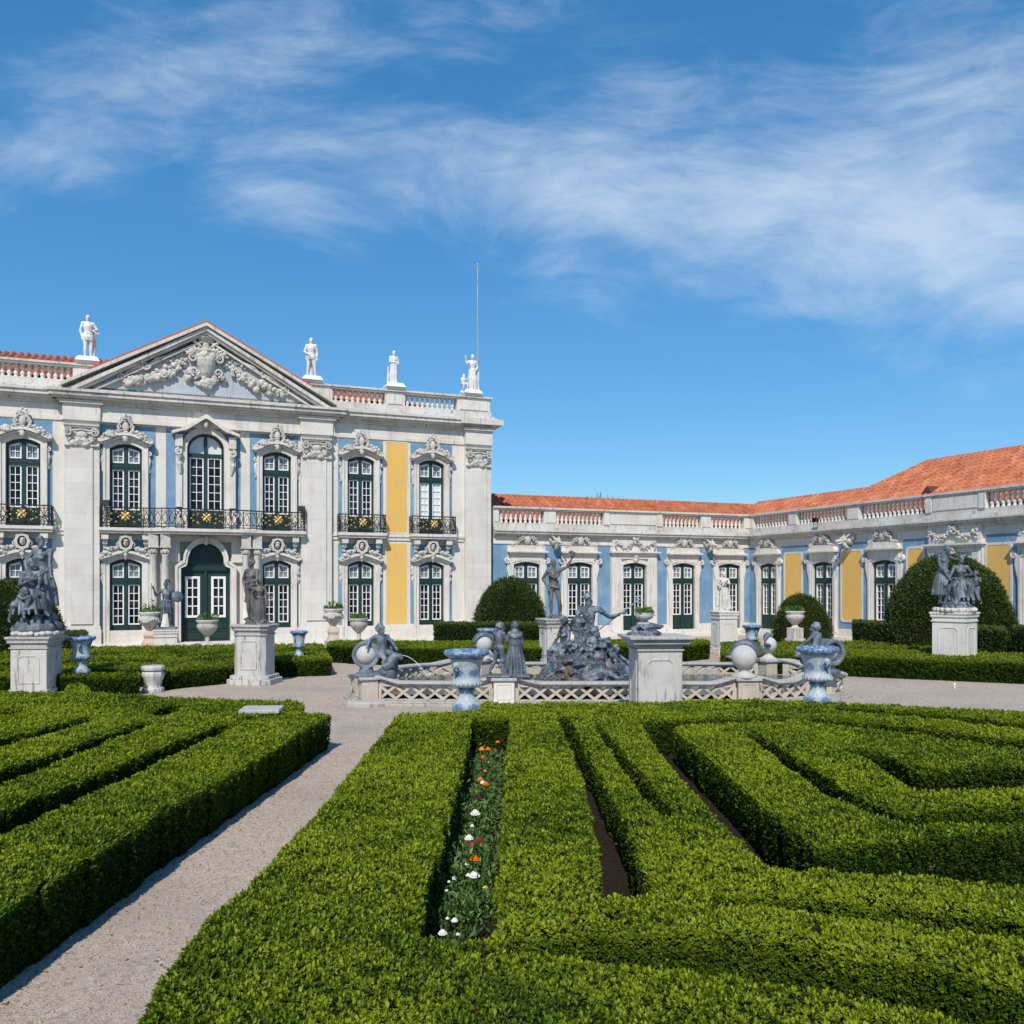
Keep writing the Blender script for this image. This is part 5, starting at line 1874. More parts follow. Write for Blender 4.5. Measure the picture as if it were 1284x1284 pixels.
def topiary(label, cx, cy, rad, height, seed, z0=0.0, power=2.1):
    rng = np.random.default_rng(seed)
    n = int(2 * PI * rad * height * 760)
    a = rng.uniform(0, 2 * PI, n)
    u = rng.uniform(0, 1, n) ** 0.8
    wob = wave2(seed, 9, 1.5, 7)
    z = height * u
    def prof(t):
        return np.clip(1 - t ** power, 0, 1) ** 0.5
    r = rad * (0.93 + 0.07 * np.minimum(1, u * 5)) * prof(u)
    # the crown needs as many leaves as the flanks
    extra = int(n * 0.5)
    rr = rad * np.sqrt(rng.uniform(0, 1, extra))
    ue = (1 - (rr / rad) ** 2).clip(0, 1) ** (1 / power)
    a = np.concatenate([a, rng.uniform(0, 2 * PI, extra)])
    u = np.concatenate([u, ue])
    r = np.concatenate([r, rr])
    z = height * u
    nn = np.stack([np.cos(a) * (r / rad), np.sin(a) * (r / rad), 0.10 + (1 - (r / rad) ** 2)], 1)
    nn /= np.linalg.norm(nn, axis=1)[:, None]
    P = np.stack([r * np.cos(a), r * np.sin(a), z + z0], 1)
    wob2 = wave2(seed + 7, 9, 0.5, 1.8)
    bumpy = 0.045 * wob(a * 2.0 * rad, z * 2) + 0.06 * wob2(a * rad, z) + 0.03 * rng.normal(size=len(a))
    stray = rng.random(len(a)) < 0.012
    bumpy[stray] += rng.uniform(0.03, 0.14, stray.sum())
    dep = rng.uniform(0, 1, len(a)) ** 1.2
    P += nn * (bumpy - dep * 0.14)[:, None]
    size = np.full(len(a), 0.062)
    V = leaf_quads(P, nn + np.array([0, 0, .25]), size, rng, 1.0)
    patch = wave2(seed + 3, 8, 1, 5)
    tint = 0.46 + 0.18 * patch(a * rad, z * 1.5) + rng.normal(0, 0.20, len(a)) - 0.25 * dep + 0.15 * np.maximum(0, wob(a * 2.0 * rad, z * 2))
    blossom = rng.random(len(a)) < 0.0009
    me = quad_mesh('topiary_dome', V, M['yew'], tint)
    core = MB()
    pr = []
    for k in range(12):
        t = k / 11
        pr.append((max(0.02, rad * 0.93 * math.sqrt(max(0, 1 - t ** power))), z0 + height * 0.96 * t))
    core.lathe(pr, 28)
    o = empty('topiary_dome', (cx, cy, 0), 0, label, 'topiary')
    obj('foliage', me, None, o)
    obj('inner_twigs', core, M['core'], o)
    return o


topiary('dark clipped dome bush before the white corner of the tall block', px_at(640, 32.9), 32.9, 1.50, 2.60, 201)
topiary('smallest dark clipped dome bush, behind a white urn on a stone post', px_at(1005, 35.0), 35.0, 1.19, 1.98, 202)
topiary('largest dark clipped dome bush, behind the grey statue group at the right', px_at(1191, 28.0), 28.0, 2.0, 3.32, 203, 0, 2.3)
topiary('dark clipped dome bush at the left edge, behind the left statue group', px_at(8, 27.0), 27.0, 1.75, 2.58, 204)


# ------------------------------------------------------------------ statues
def remesh(mb, name, material, vox=0.018, smooth=3, disp=0.0, dsize=0.1):
    me = mb.mesh(name + '_raw', material)
    fix_normals(me)
    o = bpy.data.objects.new('tmp', me)
    COL.objects.link(o)
    r = o.modifiers.new('r', 'REMESH')
    r.mode = 'VOXEL'
    r.voxel_size = vox
    r.use_smooth_shade = True
    if smooth:
        s = o.modifiers.new('s', 'SMOOTH')
        s.factor = 0.5
        s.iterations = smooth
    if disp:
        tx = bpy.data.textures.new('n', 'CLOUDS')
        tx.noise_scale = dsize
        tx.noise_depth = 3
        d = o.modifiers.new('d', 'DISPLACE')
        d.texture = tx
        d.strength = disp
        d.texture_coords = 'LOCAL'
    dg_ = bpy.context.evaluated_depsgraph_get()
    out = bpy.data.meshes.new_from_object(o.evaluated_get(dg_))
    out.name = name
    if not out.materials:
        out.materials.append(material)
    out.materials[0] = material
    bpy.data.objects.remove(o)
    bpy.data.meshes.remove(me)
    return out


POSE = dict(pel=(0, 0, .95), che=(0, -.01, 1.28), nek=(0, 0, 1.47), hed=(0, -.02, 1.62),
            shL=(.185, 0, 1.41), elL=(.25, .03, 1.13), haL=(.24, -.07, .88),
            shR=(-.185, 0, 1.41), elR=(-.25, .03, 1.13), haR=(-.24, -.07, .88),
            hiL=(.09, 0, .92), knL=(.11, -.05, .50), anL=(.11, .02, .07), toL=(.13, -.17, .03),
            hiR=(-.09, 0, .92), knR=(-.10, -.03, .50), anR=(-.11, .03, .07), toR=(-.14, -.16, .03))


def figure(mb, at=(0, 0, 0), s=1.0, yaw=0.0, female=False, child=False, hair='short', face=0.0, skirt=None, cloak=None, beard=False, bulk=1.0, **pose):
    """one sculpted body as overlapping tapered limbs (fused later); face = turn of the head"""
    J = {k: Vector(v) for k, v in POSE.items()}
    J.update({k: Vector(v) for k, v in pose.items()})
    Mx = Matrix.Translation(Vector(at)) @ Matrix.Rotation(yaw, 4, 'Z') @ Matrix.Scale(s, 4)
    b = MB()
    fat = (1.22 if child else (0.97 if female else 1.04)) * bulk

    def C(p, r, q, r2):
        b.cone(J[p] if isinstance(p, str) else p, r * fat, J[q] if isinstance(q, str) else q, r2 * fat, 10)
    # trunk
    C('pel', .128, J['pel'].lerp(J['che'], .45), .112 if female else .122)
    C(J['pel'].lerp(J['che'], .45), .112 if female else .122, 'che', .145)
    C('hiL', .105, 'hiR', .105)
    C('shL', .07, 'shR', .07)
    mid_ch = J['che'].lerp(J['nek'], .4)
    C('che', .14, mid_ch, .12)
    C(mid_ch, .1, 'shL', .068)
    C(mid_ch, .1, 'shR', .068)
    fwd = (J['shL'] - J['shR']).cross(J['nek'] - J['pel']).normalized()
    if fwd.length < .1:
        fwd = Vector((0, -1, 0))
    side = (J['shL'] - J['shR']).normalized()
    for sg in (-1, 1):
        p = J['che'] + side * (.075 * sg) + fwd * -.09 if False else J['che'] + side * (.075 * sg) - fwd * -.085
        b.ell(p, (.075, .06, .06) if not female else (.062, .062, .062), None, 8, 6)
        b.ell(J['pel'] - fwd * .09 + side * .06 * sg, (.085, .085, .09), None, 8, 6)
    C('nek', .058, 'hed', .05)
    # head
    hs = 1.5 if child else (1.08 if s < .9 else 1.0)
    Hm = Matrix.Translation(J['hed'] + Vector((0, 0, .015))) @ Matrix.Rotation(face, 4, 'Z')
    hb = MB()
    hb.ell((0, .01, .03 * hs), (.078 * hs, .095 * hs, .10 * hs))
    hb.ell((0, -.035 * hs, -.03 * hs), (.058 * hs, .06 * hs, .07 * hs))
    hb.cone((0, -.09 * hs, .02 * hs), .012 * hs, (0, -.112 * hs, -.015 * hs), .018 * hs, 6)
    hb.cone((-.035 * hs, -.085 * hs, .035 * hs), .014 * hs, (.035 * hs, -.085 * hs, .035 * hs), .014 * hs, 6)
    hb.ell((0, -.092 * hs, -.045 * hs), (.025 * hs, .016 * hs, .012 * hs), None, 7, 5)
    hb.ell((0, -.075 * hs, -.082 * hs), (.026 * hs, .026 * hs, .024 * hs), None, 7, 5)
    for sg in (-1, 1):
        hb.ell((sg * .08 * hs, .01, 0), (.014 * hs, .024 * hs, .034 * hs), None, 6, 5)
    rr = random.Random(int(1000 * abs(at[0] + at[1]) + 7))
    if hair != 'bald':
        n = 26 if hair != 'long' else 40
        for k in range(n):
            a = rr.uniform(0, 2 * PI)
            t = rr.uniform(0.0, 1.0)
            if math.sin(a) < -0.3 and t > .55:
                continue
            rad = math.cos(t * PI / 2 * .2) * math.sin(PI / 2 * (.25 + .75 * t))
            q = rr.uniform(.018, .032) * hs
            hb.ell((.082 * hs * rad * math.cos(a), .01 + .098 * hs * rad * math.sin(a), (.125 - .13 * t) * hs), (q, q, q * .8), None, 6, 5)
        if hair == 'long':
            hb.ell((0, .09, .0), (.055, .05, .06))
            hb.cone((0, .09, -.02), .045, (.02, .085, -.16), .025, 7)
        if hair == 'crest':
            for k in range(9):
                a = PI * (0.15 + 0.75 * k / 8)
                hb.ell((0, -.12 * math.cos(a) * -1 * -1, .06 + .12 * math.sin(a)), (.022, .045, .045), None, 6, 5)
    if beard:
        for k in range(10):
            hb.ell((rr.uniform(-.05, .05), -.075 + rr.uniform(-.02, .02), -.09 + rr.uniform(-.06, .02)), (.024, .026, .032), None, 6, 5)
    b.add(hb.v, hb.f, Hm)
    # arms with hands
    for S_ in 'LR':
        C('sh' + S_, .06, J['sh' + S_].lerp(J['el' + S_], .45), .053)
        C(J['sh' + S_].lerp(J['el' + S_], .45), .053, 'el' + S_, .038)
        C('el' + S_, .040, J['el' + S_].lerp(J['ha' + S_], .35), .043)
        C(J['el' + S_].lerp(J['ha' + S_], .35), .043, 'ha' + S_, .026)
        d = (J['ha' + S_] - J['el' + S_]).normalized()
        w = d.cross(Vector((0, 1, .3))).normalized()
        h0 = J['ha' + S_]
        b.cone(h0, .03, h0 + d * .075, .036, 8)
        for k, (o_, L) in enumerate(((-.03, .062), (-.01, .075), (.01, .07), (.03, .055))):
            f0 = h0 + d * .085 + w * o_
            f1 = f0 + d * L * .5
            b.cone(f0, .013, f1, .012, 6)
            b.cone(f1, .012, f1 + (d + Vector((0, -.5, -.4))).normalized() * L * .5, .010, 6)
        b.cone(h0 + d * .02 + w * .03, .015, h0 + d * .07 + w * .065, .011, 6)
    # legs
    for S_ in 'LR':
        C('hi' + S_, .098, J['hi' + S_].lerp(J['kn' + S_], .4), .088)
        C(J['hi' + S_].lerp(J['kn' + S_], .4), .088, 'kn' + S_, .056)
        C('kn' + S_, .056, J['kn' + S_].lerp(J['an' + S_], .35), .062)
        C(J['kn' + S_].lerp(J['an' + S_], .35), .060, 'an' + S_, .034)
        C('an' + S_, .038, 'to' + S_, .026)
        b.ell(J['an' + S_] + Vector((0, .03, -.03)), (.035, .045, .04), None, 7, 5)
    # drapery as bundles of folds
    if skirt:
        z0, r0, z1, r1 = skirt[:4]
        c = J['pel']
        foot = skirt[4] if len(skirt) > 4 else (J['anL'] + J['anR']) / 2
        n = 18
        for k in range(n):
            a = 2 * PI * k / n + rr.uniform(-.1, .1)
            q = rr.uniform(.7, 1.15)
            p0 = Vector((c.x + r0 * math.cos(a), c.y + r0 * .8 * math.sin(a), z0))
            p1 = Vector((foot[0] + r1 * q * math.cos(a + .12), foot[1] + r1 * q * .9 * math.sin(a + .12), z1))
            pm = p0.lerp(p1, .5) + Vector((.03 * math.cos(a), .03 * math.sin(a), 0))
            b.cone(p0, .035, pm, .042, 7)
            b.cone(pm, .042, p1, .036, 7)
        b.cone(Vector((c.x, c.y, z0)), r0 * .95, Vector((foot[0], foot[1], z1 + .03)), r1 * .85, 12, False)
        for k in range(10):
            a = 2 * PI * k / 10
            b.ell((c.x + r0 * 1.05 * math.cos(a), c.y + r0 * .9 * math.sin(a), z0 + rr.uniform(-.02, .03)), (.05, .05, .035), None, 7, 5)
    if cloak:
        for pts, r_ in cloak:
            for i in range(len(pts) - 1):
                for o_ in range(3):
                    j = Vector((rr.uniform(-.035, .035), rr.uniform(-.03, .03), 0))
                    b.cone(Vector(pts[i]) + j, r_ * rr.uniform(.6, 1), Vector(pts[i + 1]) + j, r_ * rr.uniform(.6, 1), 7)
    mb.add(b.v, b.f, Mx)
    return mb


def rocks(mb, c, rx, ry, h, n, seed):
    rr = random.Random(seed)
    mb.ell((c[0], c[1], c[2]), (rx * .9, ry * .9, h * .75), None, 12, 8)
    for k in range(n):
        a = rr.uniform(0, 2 * PI)
        q = math.sqrt(rr.uniform(0, 1))
        z = h * (1 - q ** 2) * rr.uniform(.5, 1)
        s = rr.uniform(.14, .3) * min(rx, ry)
        mb.ell((c[0] + q * rx * .9 * math.cos(a), c[1] + q * ry * .9 * math.sin(a), c[2] + z), (s * 1.25, s, s * .8), (rr.uniform(-.7, .7), rr.uniform(-.7, .7), rr.uniform(0, 3)), 7, 5)


def pedestal(label, x, y, rotz, w, h, material='pedestal', cap=0.13, base=0.10, panel=True, oct_=False, dpt=None, group=None):
    d = dpt or w
    o = empty('pedestal', (x, y, 0), rotz, label, 'pedestal', group)
    hw, hd = w / 2, d / 2
    sh, cp, bs = MB(), MB(), MB()
    ch = 0.30

    def octo(k):
        c = ch * hw
        return [(-hw * k, -(hd - c) * k), (-(hw - c) * k, -hd * k), ((hw - c) * k, -hd * k), (hw * k, -(hd - c) * k), (hw * k, (hd - c) * k), ((hw - c) * k, hd * k), (-(hw - c) * k, hd * k), (-hw * k, (hd - c) * k)]

    def plate(mb, grow, z0, z1):
        if oct_:
            slab(mb, octo((hw + grow) / hw), z0, z1)
        else:
            mb.box(-hw - grow, hw + grow, -hd - grow, hd + grow, z0, z1)
    bh, tp = 0.22, 0.26
    plate(bs, base, 0, bh * .6)
    plate(bs, base * .6, bh * .6 + .001, bh)
    plate(sh, 0, bh + .001, h - tp)
    if panel and not oct_:
        for ax in range(4):
            q = Matrix.Rotation(ax * PI / 2, 4, 'Z')
            a = (hw if ax % 2 == 0 else hd) * .62
            f = hd if ax % 2 == 0 else hw
            z0, z1 = bh + .12, h - tp - .14
            n = .07
            o1 = [(-a, z0), (a, z0), (a, z1 - n), (a - n, z1), (-a + n, z1), (-a, z1 - n)]
            i1 = [(-a + .025, z0 + .025), (a - .025, z0 + .025), (a - .025, z1 - n - .012), (a - n - .012, z1 - .025), (-a + n + .012, z1 - .025), (-a + .025, z1 - n - .012)]
            sh.ring(o1, i1, -f - .014, -f + .005, True, q)
    if panel and oct_:
        a, z0, z1 = hw * .52, bh + .15, h - tp - .12
        sh.ring([(-a, z0), (a, z0), (a, z1), (-a, z1)], [(-a + .03, z0 + .03), (a - .03, z0 + .03), (a - .03, z1 - .03), (-a + .03, z1 - .03)], -hd - .016, -hd + .005, True)
    plate(cp, .03, h - tp + .001, h - tp + .035)
    plate(cp, .005, h - tp + .036, h - .165)
    plate(cp, cap * .30, h - .164, h - .135)
    plate(cp, cap * .62, h - .134, h - .075)
    plate(cp, cap * .80, h - .074, h - .05)
    plate(cp, cap, h - .049, h)
    obj('shaft', sh, M[material], o, bevel=.006)
    obj('cap', cp, M['coping'] if material == 'pedestal' else M[material], o, bevel=.01)
    obj('base', bs, M[material], o, bevel=.01)
    return o


def statue(label, mb, x, y, z, material, rotz=0.0, vox=0.015, disp=0.010, cat='statue', group=None, name='statue'):
    me = remesh(mb, name, M[material], min(vox, .0135), 1, disp, 0.05)
    o = obj(name, me, None, None, (x, y, z), rotz=rotz)
    return tag(o, label, cat, group)


# --- left: three-figure lead group
s = MB()
rocks(s, (0, 0, 0.02), .52, .46, .38, 26, 1)
figure(s, (.04, .14, .30), 1.0, R(-8), face=R(55), beard=True, hed=(.02, -.10, 1.61), nek=(-.02, -.03, 1.47), che=(-.05, .0, 1.26),
       elR=(-.40, -.02, 1.20), haR=(-.26, -.16, 1.00), elL=(.24, -.10, 1.14), haL=(.33, -.18, .88), skirt=(.98, .17, .25, .30))
figure(s, (-.06, -.12, .28), .93, R(16), female=True, hair='long', face=R(42), pel=(0, 0, .56), che=(-.03, -.02, .90), nek=(-.02, -.03, 1.08), hed=(.0, -.06, 1.23),
       shL=(.15, -.02, 1.02), shR=(-.18, -.02, 1.02), elL=(.22, -.14, .80), haL=(.28, -.22, .98), elR=(-.22, -.12, .76), haR=(.05, -.26, .86),
       hiL=(.12, -.02, .54), hiR=(-.08, -.02, .52), knL=(.32, -.36, .54), anL=(.36, -.28, .12), toL=(.44, -.42, .06), knR=(.05, -.38, .44), anR=(-.10, -.30, .06), toR=(-.05, -.44, .02), skirt=(.62, .2, .1, .36, (.06, -.12, .1)))
s.cone((.16, -.36, 1.12), .02, (.42, -.30, 1.36), .014, 7)           # pipe
figure(s, (-.24, -.34, .22), .55, R(60), child=True, pel=(.0, .1, .62), che=(.08, -.14, .84), nek=(.10, -.24, .98), hed=(.12, -.30, 1.10), shL=(.22, -.18, .95), shR=(-.06, -.22, .95), elL=(.28, -.36, .82), haL=(.24, -.52, .82), elR=(-.06, -.42, .85), haR=(.02, -.58, .9),
       hiL=(.08, .12, .60), hiR=(-.08, .12, .60), knL=(.14, .36, .42), anL=(.12, .66, .36), toL=(.1, .78, .4), knR=(-.08, .28, .30), anR=(-.1, .42, .02), toR=(-.1, .34, -.06))
statue('dark lead group at far left, bearded man over a seated piping woman', s, px_at(47, 19), 19.0, 1.46, 'lead', 0, .017)
LPD = pedestal('grey stained square pedestal at the far left under the three-figure lead group', px_at(46, 19), 19.0, R(4), .74, 1.34, cap=.09, base=.05)
wr = MB()
for k in range(26):
    a = 2 * PI * k / 26
    wr.ell((.45 * math.cos(a), .43 * math.sin(a), .06 + .012 * math.sin(k * 2.3)), (.095 + .02 * math.sin(k * 1.7), .065, .05), (.3 * math.sin(k), 0, a + .9 + .3 * math.sin(k * 3.1)), 8, 6)
wr.lathe([(.46, 0), (.45, .09)], 24)
obj('garland_ring', wr, M['pedestal'], LPD, (.02, 0, 1.342), smooth=True)

# --- octagonal plinth with a two-figure lead statue
OX, OY = px_at(318, 21.6), 21.6
pedestal('pale eight-sided pedestal by the gravel, left of the centre path', OX, OY + .1, R(-6), .80, 1.46, cap=.10, base=.16, oct_=True)
s = MB()
rocks(s, (.05, .05, .0), .36, .30, .16, 14, 2)
figure(s, (-.08, .02, .10), .86, R(-20), face=R(-15), knL=(.06, -.06, .5), anL=(.05, .03, .07), elR=(-.34, .06, 1.16), haR=(-.22, -.02, .9), elL=(.26, -.10, 1.16), haL=(.12, -.24, 1.10),
       cloak=[([(-.18, .1, 1.42), (-.26, .14, 1.1), (-.2, .12, .8), (-.24, .1, .55)], .06), ([(-.15, .1, .95), (.1, -.12, .92), (.2, .0, .86)], .06)])
figure(s, (.13, -.02, .06), .60, R(20), female=True, hair='long', face=R(-50), hed=(-.04, -.04, 1.62), elL=(.28, -.12, 1.16), haL=(.42, -.28, 1.02), elR=(-.3, -.12, 1.2), haR=(-.28, -.3, 1.25), skirt=(1.0, .15, .05, .24),
       cloak=[([(.18, .06, 1.4), (.26, .02, 1.0), (.28, -.05, .7)], .06)])
statue('slim dark lead pair, nude man above a draped woman, on the eight-sided pedestal', s, OX, OY + .1, 1.46, 'lead_brown', 0, .016)

# --- warrior by the palace door
WX, WY = px_at(208, 30.2), 30.2
pedestal('low white pedestal beside the palace door, under the warrior', WX, WY, RZ_MAIN, .72, .88, 'stone', cap=.06, base=.06, panel=False)
s = MB()
s.box(-.34, .34, -.26, .26, 0, .07)
figure(s, (0, 0, .06), .90, R(12), hair='crest', elR=(-.36, -.02, 1.22), haR=(-.44, -.16, 1.48), elL=(.32, -.02, 1.16), haL=(.36, -.18, 1.12), anL=(.16, .06, .07), toL=(.24, -.10, .03), knL=(.13, -.05, .5), anR=(-.22, -.06, .07), toR=(-.30, -.22, .03), knR=(-.17, -.12, .5),
       skirt=(1.0, .15, .56, .25, (0, 0, .56)), cloak=[([(.12, .12, 1.4), (.18, .2, 1.0), (.2, .2, .6), (.22, .18, .1)], .07)])
s.lathe([(.02, -.04), (.17, -.02), (.20, .02), (.16, .05), (.03, .08)], 16, Matrix.Translation((.40, -.20, 1.12)) @ Matrix.Rotation(R(80), 4, 'X') @ Matrix.Rotation(R(24), 4, 'Y'))
s.cone((-.40, -.10, .06), .016, (-.44, -.18, 1.6), .014, 6)
for k in range(7):
    s.ell((-.02 + .02 * k, -.04 + .03 * k, 1.66 + .05 * math.sin(k * .6)), (.03, .04, .05), None, 6, 5)
statue('grey lead warrior with plumed helmet and round shield by the palace door', s, WX, WY, .88, 'lead', RZ_MAIN - .15, .016)

# --- archer behind the basin
AX, AY = px_at(694, 26.2), 26.2
pedestal('plain stone pedestal behind the basin under the brown lead youth', AX, AY + .0, R(20), .66, 1.42, cap=.09, base=.06)
s = MB()
rocks(s, (.04, .06, 0), .26, .22, .12, 10, 3)
figure(s, (0, 0, .05), .96, R(10), face=R(30), hed=(.0, .0, 1.63), shL=(.19, .0, 1.43), elL=(.42, -.05, 1.55), haL=(.56, -.08, 1.80), elR=(-.34, .04, 1.18), haR=(-.22, -.10, .93), che=(-.02, -.01, 1.28),
       knR=(-.09, -.03, .5), anR=(-.07, .02, .07), toR=(-.1, -.16, .03), knL=(.17, -.07, .5), anL=(.22, .08, .08), toL=(.26, -.1, .03),
       cloak=[([(-.16, -.13, 1.30), (0, -.16, 1.20), (.14, -.10, 1.30), (.18, .06, 1.40)], .035), ([(.12, .12, 1.1), (.2, .14, .7), (.26, .1, .35), (.24, .08, .05)], .055), ([(-.12, -.08, .95), (.1, -.12, .9)], .05)])
s.tube([(.58, -.1, 1.85), (.62, -.1, 1.93), (.52, -.1, 1.99), (.44, -.1, 1.97)], [.05, .06, .05, .02], 7)
statue('slender brown lead youth raising one arm, on the stone pedestal behind the basin', s, AX, AY, 1.42, 'lead_brown', 0, .016)

# --- white marble statue
MX, MY = px_at(908, 30.3), 30.3
pedestal('tall narrow pale pedestal right of the basin under the mossy marble figure', MX, MY, R(14), .66, 1.50, 'stone', cap=.05, base=.10)
s = MB()
rocks(s, (0, .02, 0), .26, .22, .12, 8, 4)
figure(s, (0, .02, .05), .74, R(-25), female=True, hair='long', face=R(40), elR=(-.30, -.05, 1.16), haR=(-.16, -.2, 1.10), elL=(.28, -.08, 1.18), haL=(.16, -.24, 1.26), skirt=(.98, .17, .04, .27),
       knL=(.16, -.16, .5), anL=(.17, -.04, .07), toL=(.2, -.2, .03), cloak=[([(-.2, .04, 1.42), (-.26, .06, 1.0), (-.3, .02, .6), (-.28, 0, .2)], .08), ([(.16, -.1, 1.4), (.0, -.16, 1.15), (-.14, -.1, 1.0)], .05)])
statue('mossy white marble draped figure on the tall pale pedestal right of the basin', s, MX, MY, 1.50, 'marble_mossy', 0, .015)

# --- right: lead group of a man, a seated woman and a child
GX, GY = px_at(1197, 23.6), 23.6
RPD = pedestal('white corner-on pedestal at the right under the lead couple and child', GX, GY, R(42), .84, 1.70, 'stone', cap=.06, base=.05)
wr2 = MB().lathe([(.50, 0), (.52, .05), (.50, .11)], 24)
rr = random.Random(5)
for k in range(22):
    a = 2 * PI * k / 22
    wr2.ell((.48 * math.cos(a), .48 * math.sin(a), .06), (.08, .07, .07), (0, 0, a), 7, 5)
obj('garland_ring', wr2, M['pedestal'], RPD, (0, 0, 1.702), smooth=True)
s = MB()
rocks(s, (.06, 0, 0), .48, .40, .22, 22, 6)
figure(s, (-.28, .06, .10), .92, R(28), face=R(20), hed=(.06, -.08, 1.60), elR=(-.26, -.08, 1.12), haR=(-.10, -.22, .84), elL=(.38, -.12, 1.32), haL=(.62, -.2, 1.40), skirt=(.95, .14, .30, .22, (-.06, .06, .3)), knR=(-.1, -.03, .5))
figure(s, (.16, .0, .04), .93, R(-14), female=True, hair='long', face=R(20), pel=(0, 0, .70), che=(0, -.02, 1.02), nek=(0, -.02, 1.20), hed=(.0, -.05, 1.35), shL=(.17, -.01, 1.14), shR=(-.17, -.01, 1.14), elL=(.32, .0, .92), haL=(.14, -.2, .92), elR=(-.28, -.12, .92), haR=(-.42, -.26, .72),
       hiL=(.1, -.02, .68), hiR=(-.1, -.02, .68), knL=(.16, -.42, .62), anL=(.10, -.34, .14), toL=(.12, -.5, .06), knR=(-.26, -.38, .60), anR=(-.18, -.24, .16), toR=(-.22, -.4, .08), skirt=(.8, .19, .2, .36, (.04, -.08, .2)))
figure(s, (.50, -.14, .10), .50, R(-50), child=True, face=R(-10), elL=(.3, -.16, 1.2), haL=(.26, -.36, 1.3), elR=(-.26, -.16, 1.16), haR=(-.2, -.4, 1.2), knL=(.16, -.1, .48), anL=(.22, .16, .12), toL=(.24, .0, .05))
statue('dark lead couple with a child on the white corner-on pedestal at the right', s, GX, GY, 1.80, 'lead', 0, .016)


# --- white stone figures on the palace parapet
def roof_statue(u, label, mb, h=1.75, vox=.016):
    p = main.matrix_basis @ Vector((u, 0.14, 10.342))
    bs = MB()
    bs.box(-.38, .38, -.32, .32, 0, .10)
    bs.lathe([(.42, .10), (.36, .22), (.30, .28)], 4, Matrix.Rotation(0, 4, 'Z'), True, 0.9)
    o = empty('roof_statue', p, RZ_MAIN, label, 'statue', 'white figures along the palace parapet')
    me = remesh(mb, 'body', M['white_stone'], vox, 2, .006, .06)
    obj('body', me, None, o, (0, 0, .26))
    obj('base', bs, M['white_stone'], o)
    return o


s = MB()
figure(s, (0, 0, 0), .88, bulk=1.22, yaw=R(10), face=R(-20), elR=(-.28, .05, 1.14), haR=(-.24, .0, .88), elL=(.36, -.02, 1.2), haL=(.18, -.2, 1.12), skirt=(.98, .16, .72, .2, (.02, 0, .72)), cloak=[([(.16, .08, 1.4), (.26, .1, 1.0), (.24, .1, .5), (.2, .08, 0)], .07)])
s.cone((.16, .1, 0), .10, (.18, .1, .5), .07, 8)
s.tube([(.2, -.2, .95), (.34, -.2, .84), (.4, -.2, .9)], .03, 6)
roof_statue(-4.02, 'white stone man with bent arm on the parapet, left of the pediment', s)
s = MB()
figure(s, (0, 0, 0), .88, bulk=1.22, yaw=R(-14), face=R(15), elR=(-.30, -.02, 1.14), haR=(-.12, -.2, 1.0), elL=(.26, .04, 1.12), haL=(.24, -.02, .86), skirt=(1.0, .16, .80, .2, (0, 0, .8)), cloak=[([(-.14, .1, 1.4), (-.1, .14, 1.0), (-.04, .14, .5), (0, .12, 0)], .08)], knL=(.15, -.06, .5), anL=(.19, .02, .07), knR=(-.13, -.04, .5), anR=(-.18, .03, .07))
roof_statue(3.95, 'white stone figure standing on the parapet, just right of the pediment', s)
s = MB()
figure(s, (0, 0, 0), .78, bulk=1.22, yaw=R(6), female=True, hair='long', face=R(0), elR=(-.24, -.04, 1.16), haR=(.02, -.2, 1.12), elL=(.25, -.03, 1.14), haL=(.12, -.2, 1.02), skirt=(1.02, .16, .04, .2))
s.cone((-.24, .04, 0), .05, (-.24, .02, .7), .03, 7)
roof_statue(7.29, 'white stone draped woman on the parapet, midway between pediment and corner', s)
s = MB()
rocks(s, (-.1, .0, -.08), .42, .24, .2, 10, 9)
figure(s, (.08, 0, .02), .86, bulk=1.22, yaw=R(-8), female=True, face=R(-20), hair='long', elR=(-.32, -.06, 1.28), haR=(-.36, -.14, 1.55), elL=(.26, .02, 1.14), haL=(.16, -.16, 1.0), skirt=(1.0, .16, .05, .24), cloak=[([(.18, .04, 1.4), (.28, .05, .9), (.24, .02, .4), (.26, 0, .05)], .07)])
figure(s, (-.34, -.04, -.02), .50, bulk=1.22, yaw=R(20), child=True, pel=(0, 0, .6), che=(0, -.02, .9), nek=(0, -.02, 1.06), hed=(0, -.04, 1.2), shL=(.16, 0, 1.02), shR=(-.16, 0, 1.02), elL=(.28, -.1, .9), haL=(.3, -.22, 1.0), elR=(-.26, -.06, .8), haR=(-.2, -.2, .64), hiL=(.1, -.02, .58), hiR=(-.1, -.02, .58), knL=(.2, -.36, .54), anL=(.2, -.34, .14), knR=(-.2, -.34, .52), anR=(-.24, -.3, .12))
o = roof_statue(10.62, 'white stone woman with seated child on the parapet corner below the mast', s)
o.scale = (1.0, 1.0, 1.0)

mast = MB()
mast.tube([(0, 0, 0), (0, 0, 3), (0, 0, 6.62)], [.035, .028, .02], 8)
mast.lathe([(.07, 0), (.07, .2), (.04, .24)], 10)
mast.ell((0, 0, 6.64), (.045, .045, .045))
tag(obj('mast', mast, M['coping'], None, main.matrix_basis @ Vector((11.27, 1.1, 9.75))), 'thin tall metal mast rising behind the parapet corner figure', 'mast')


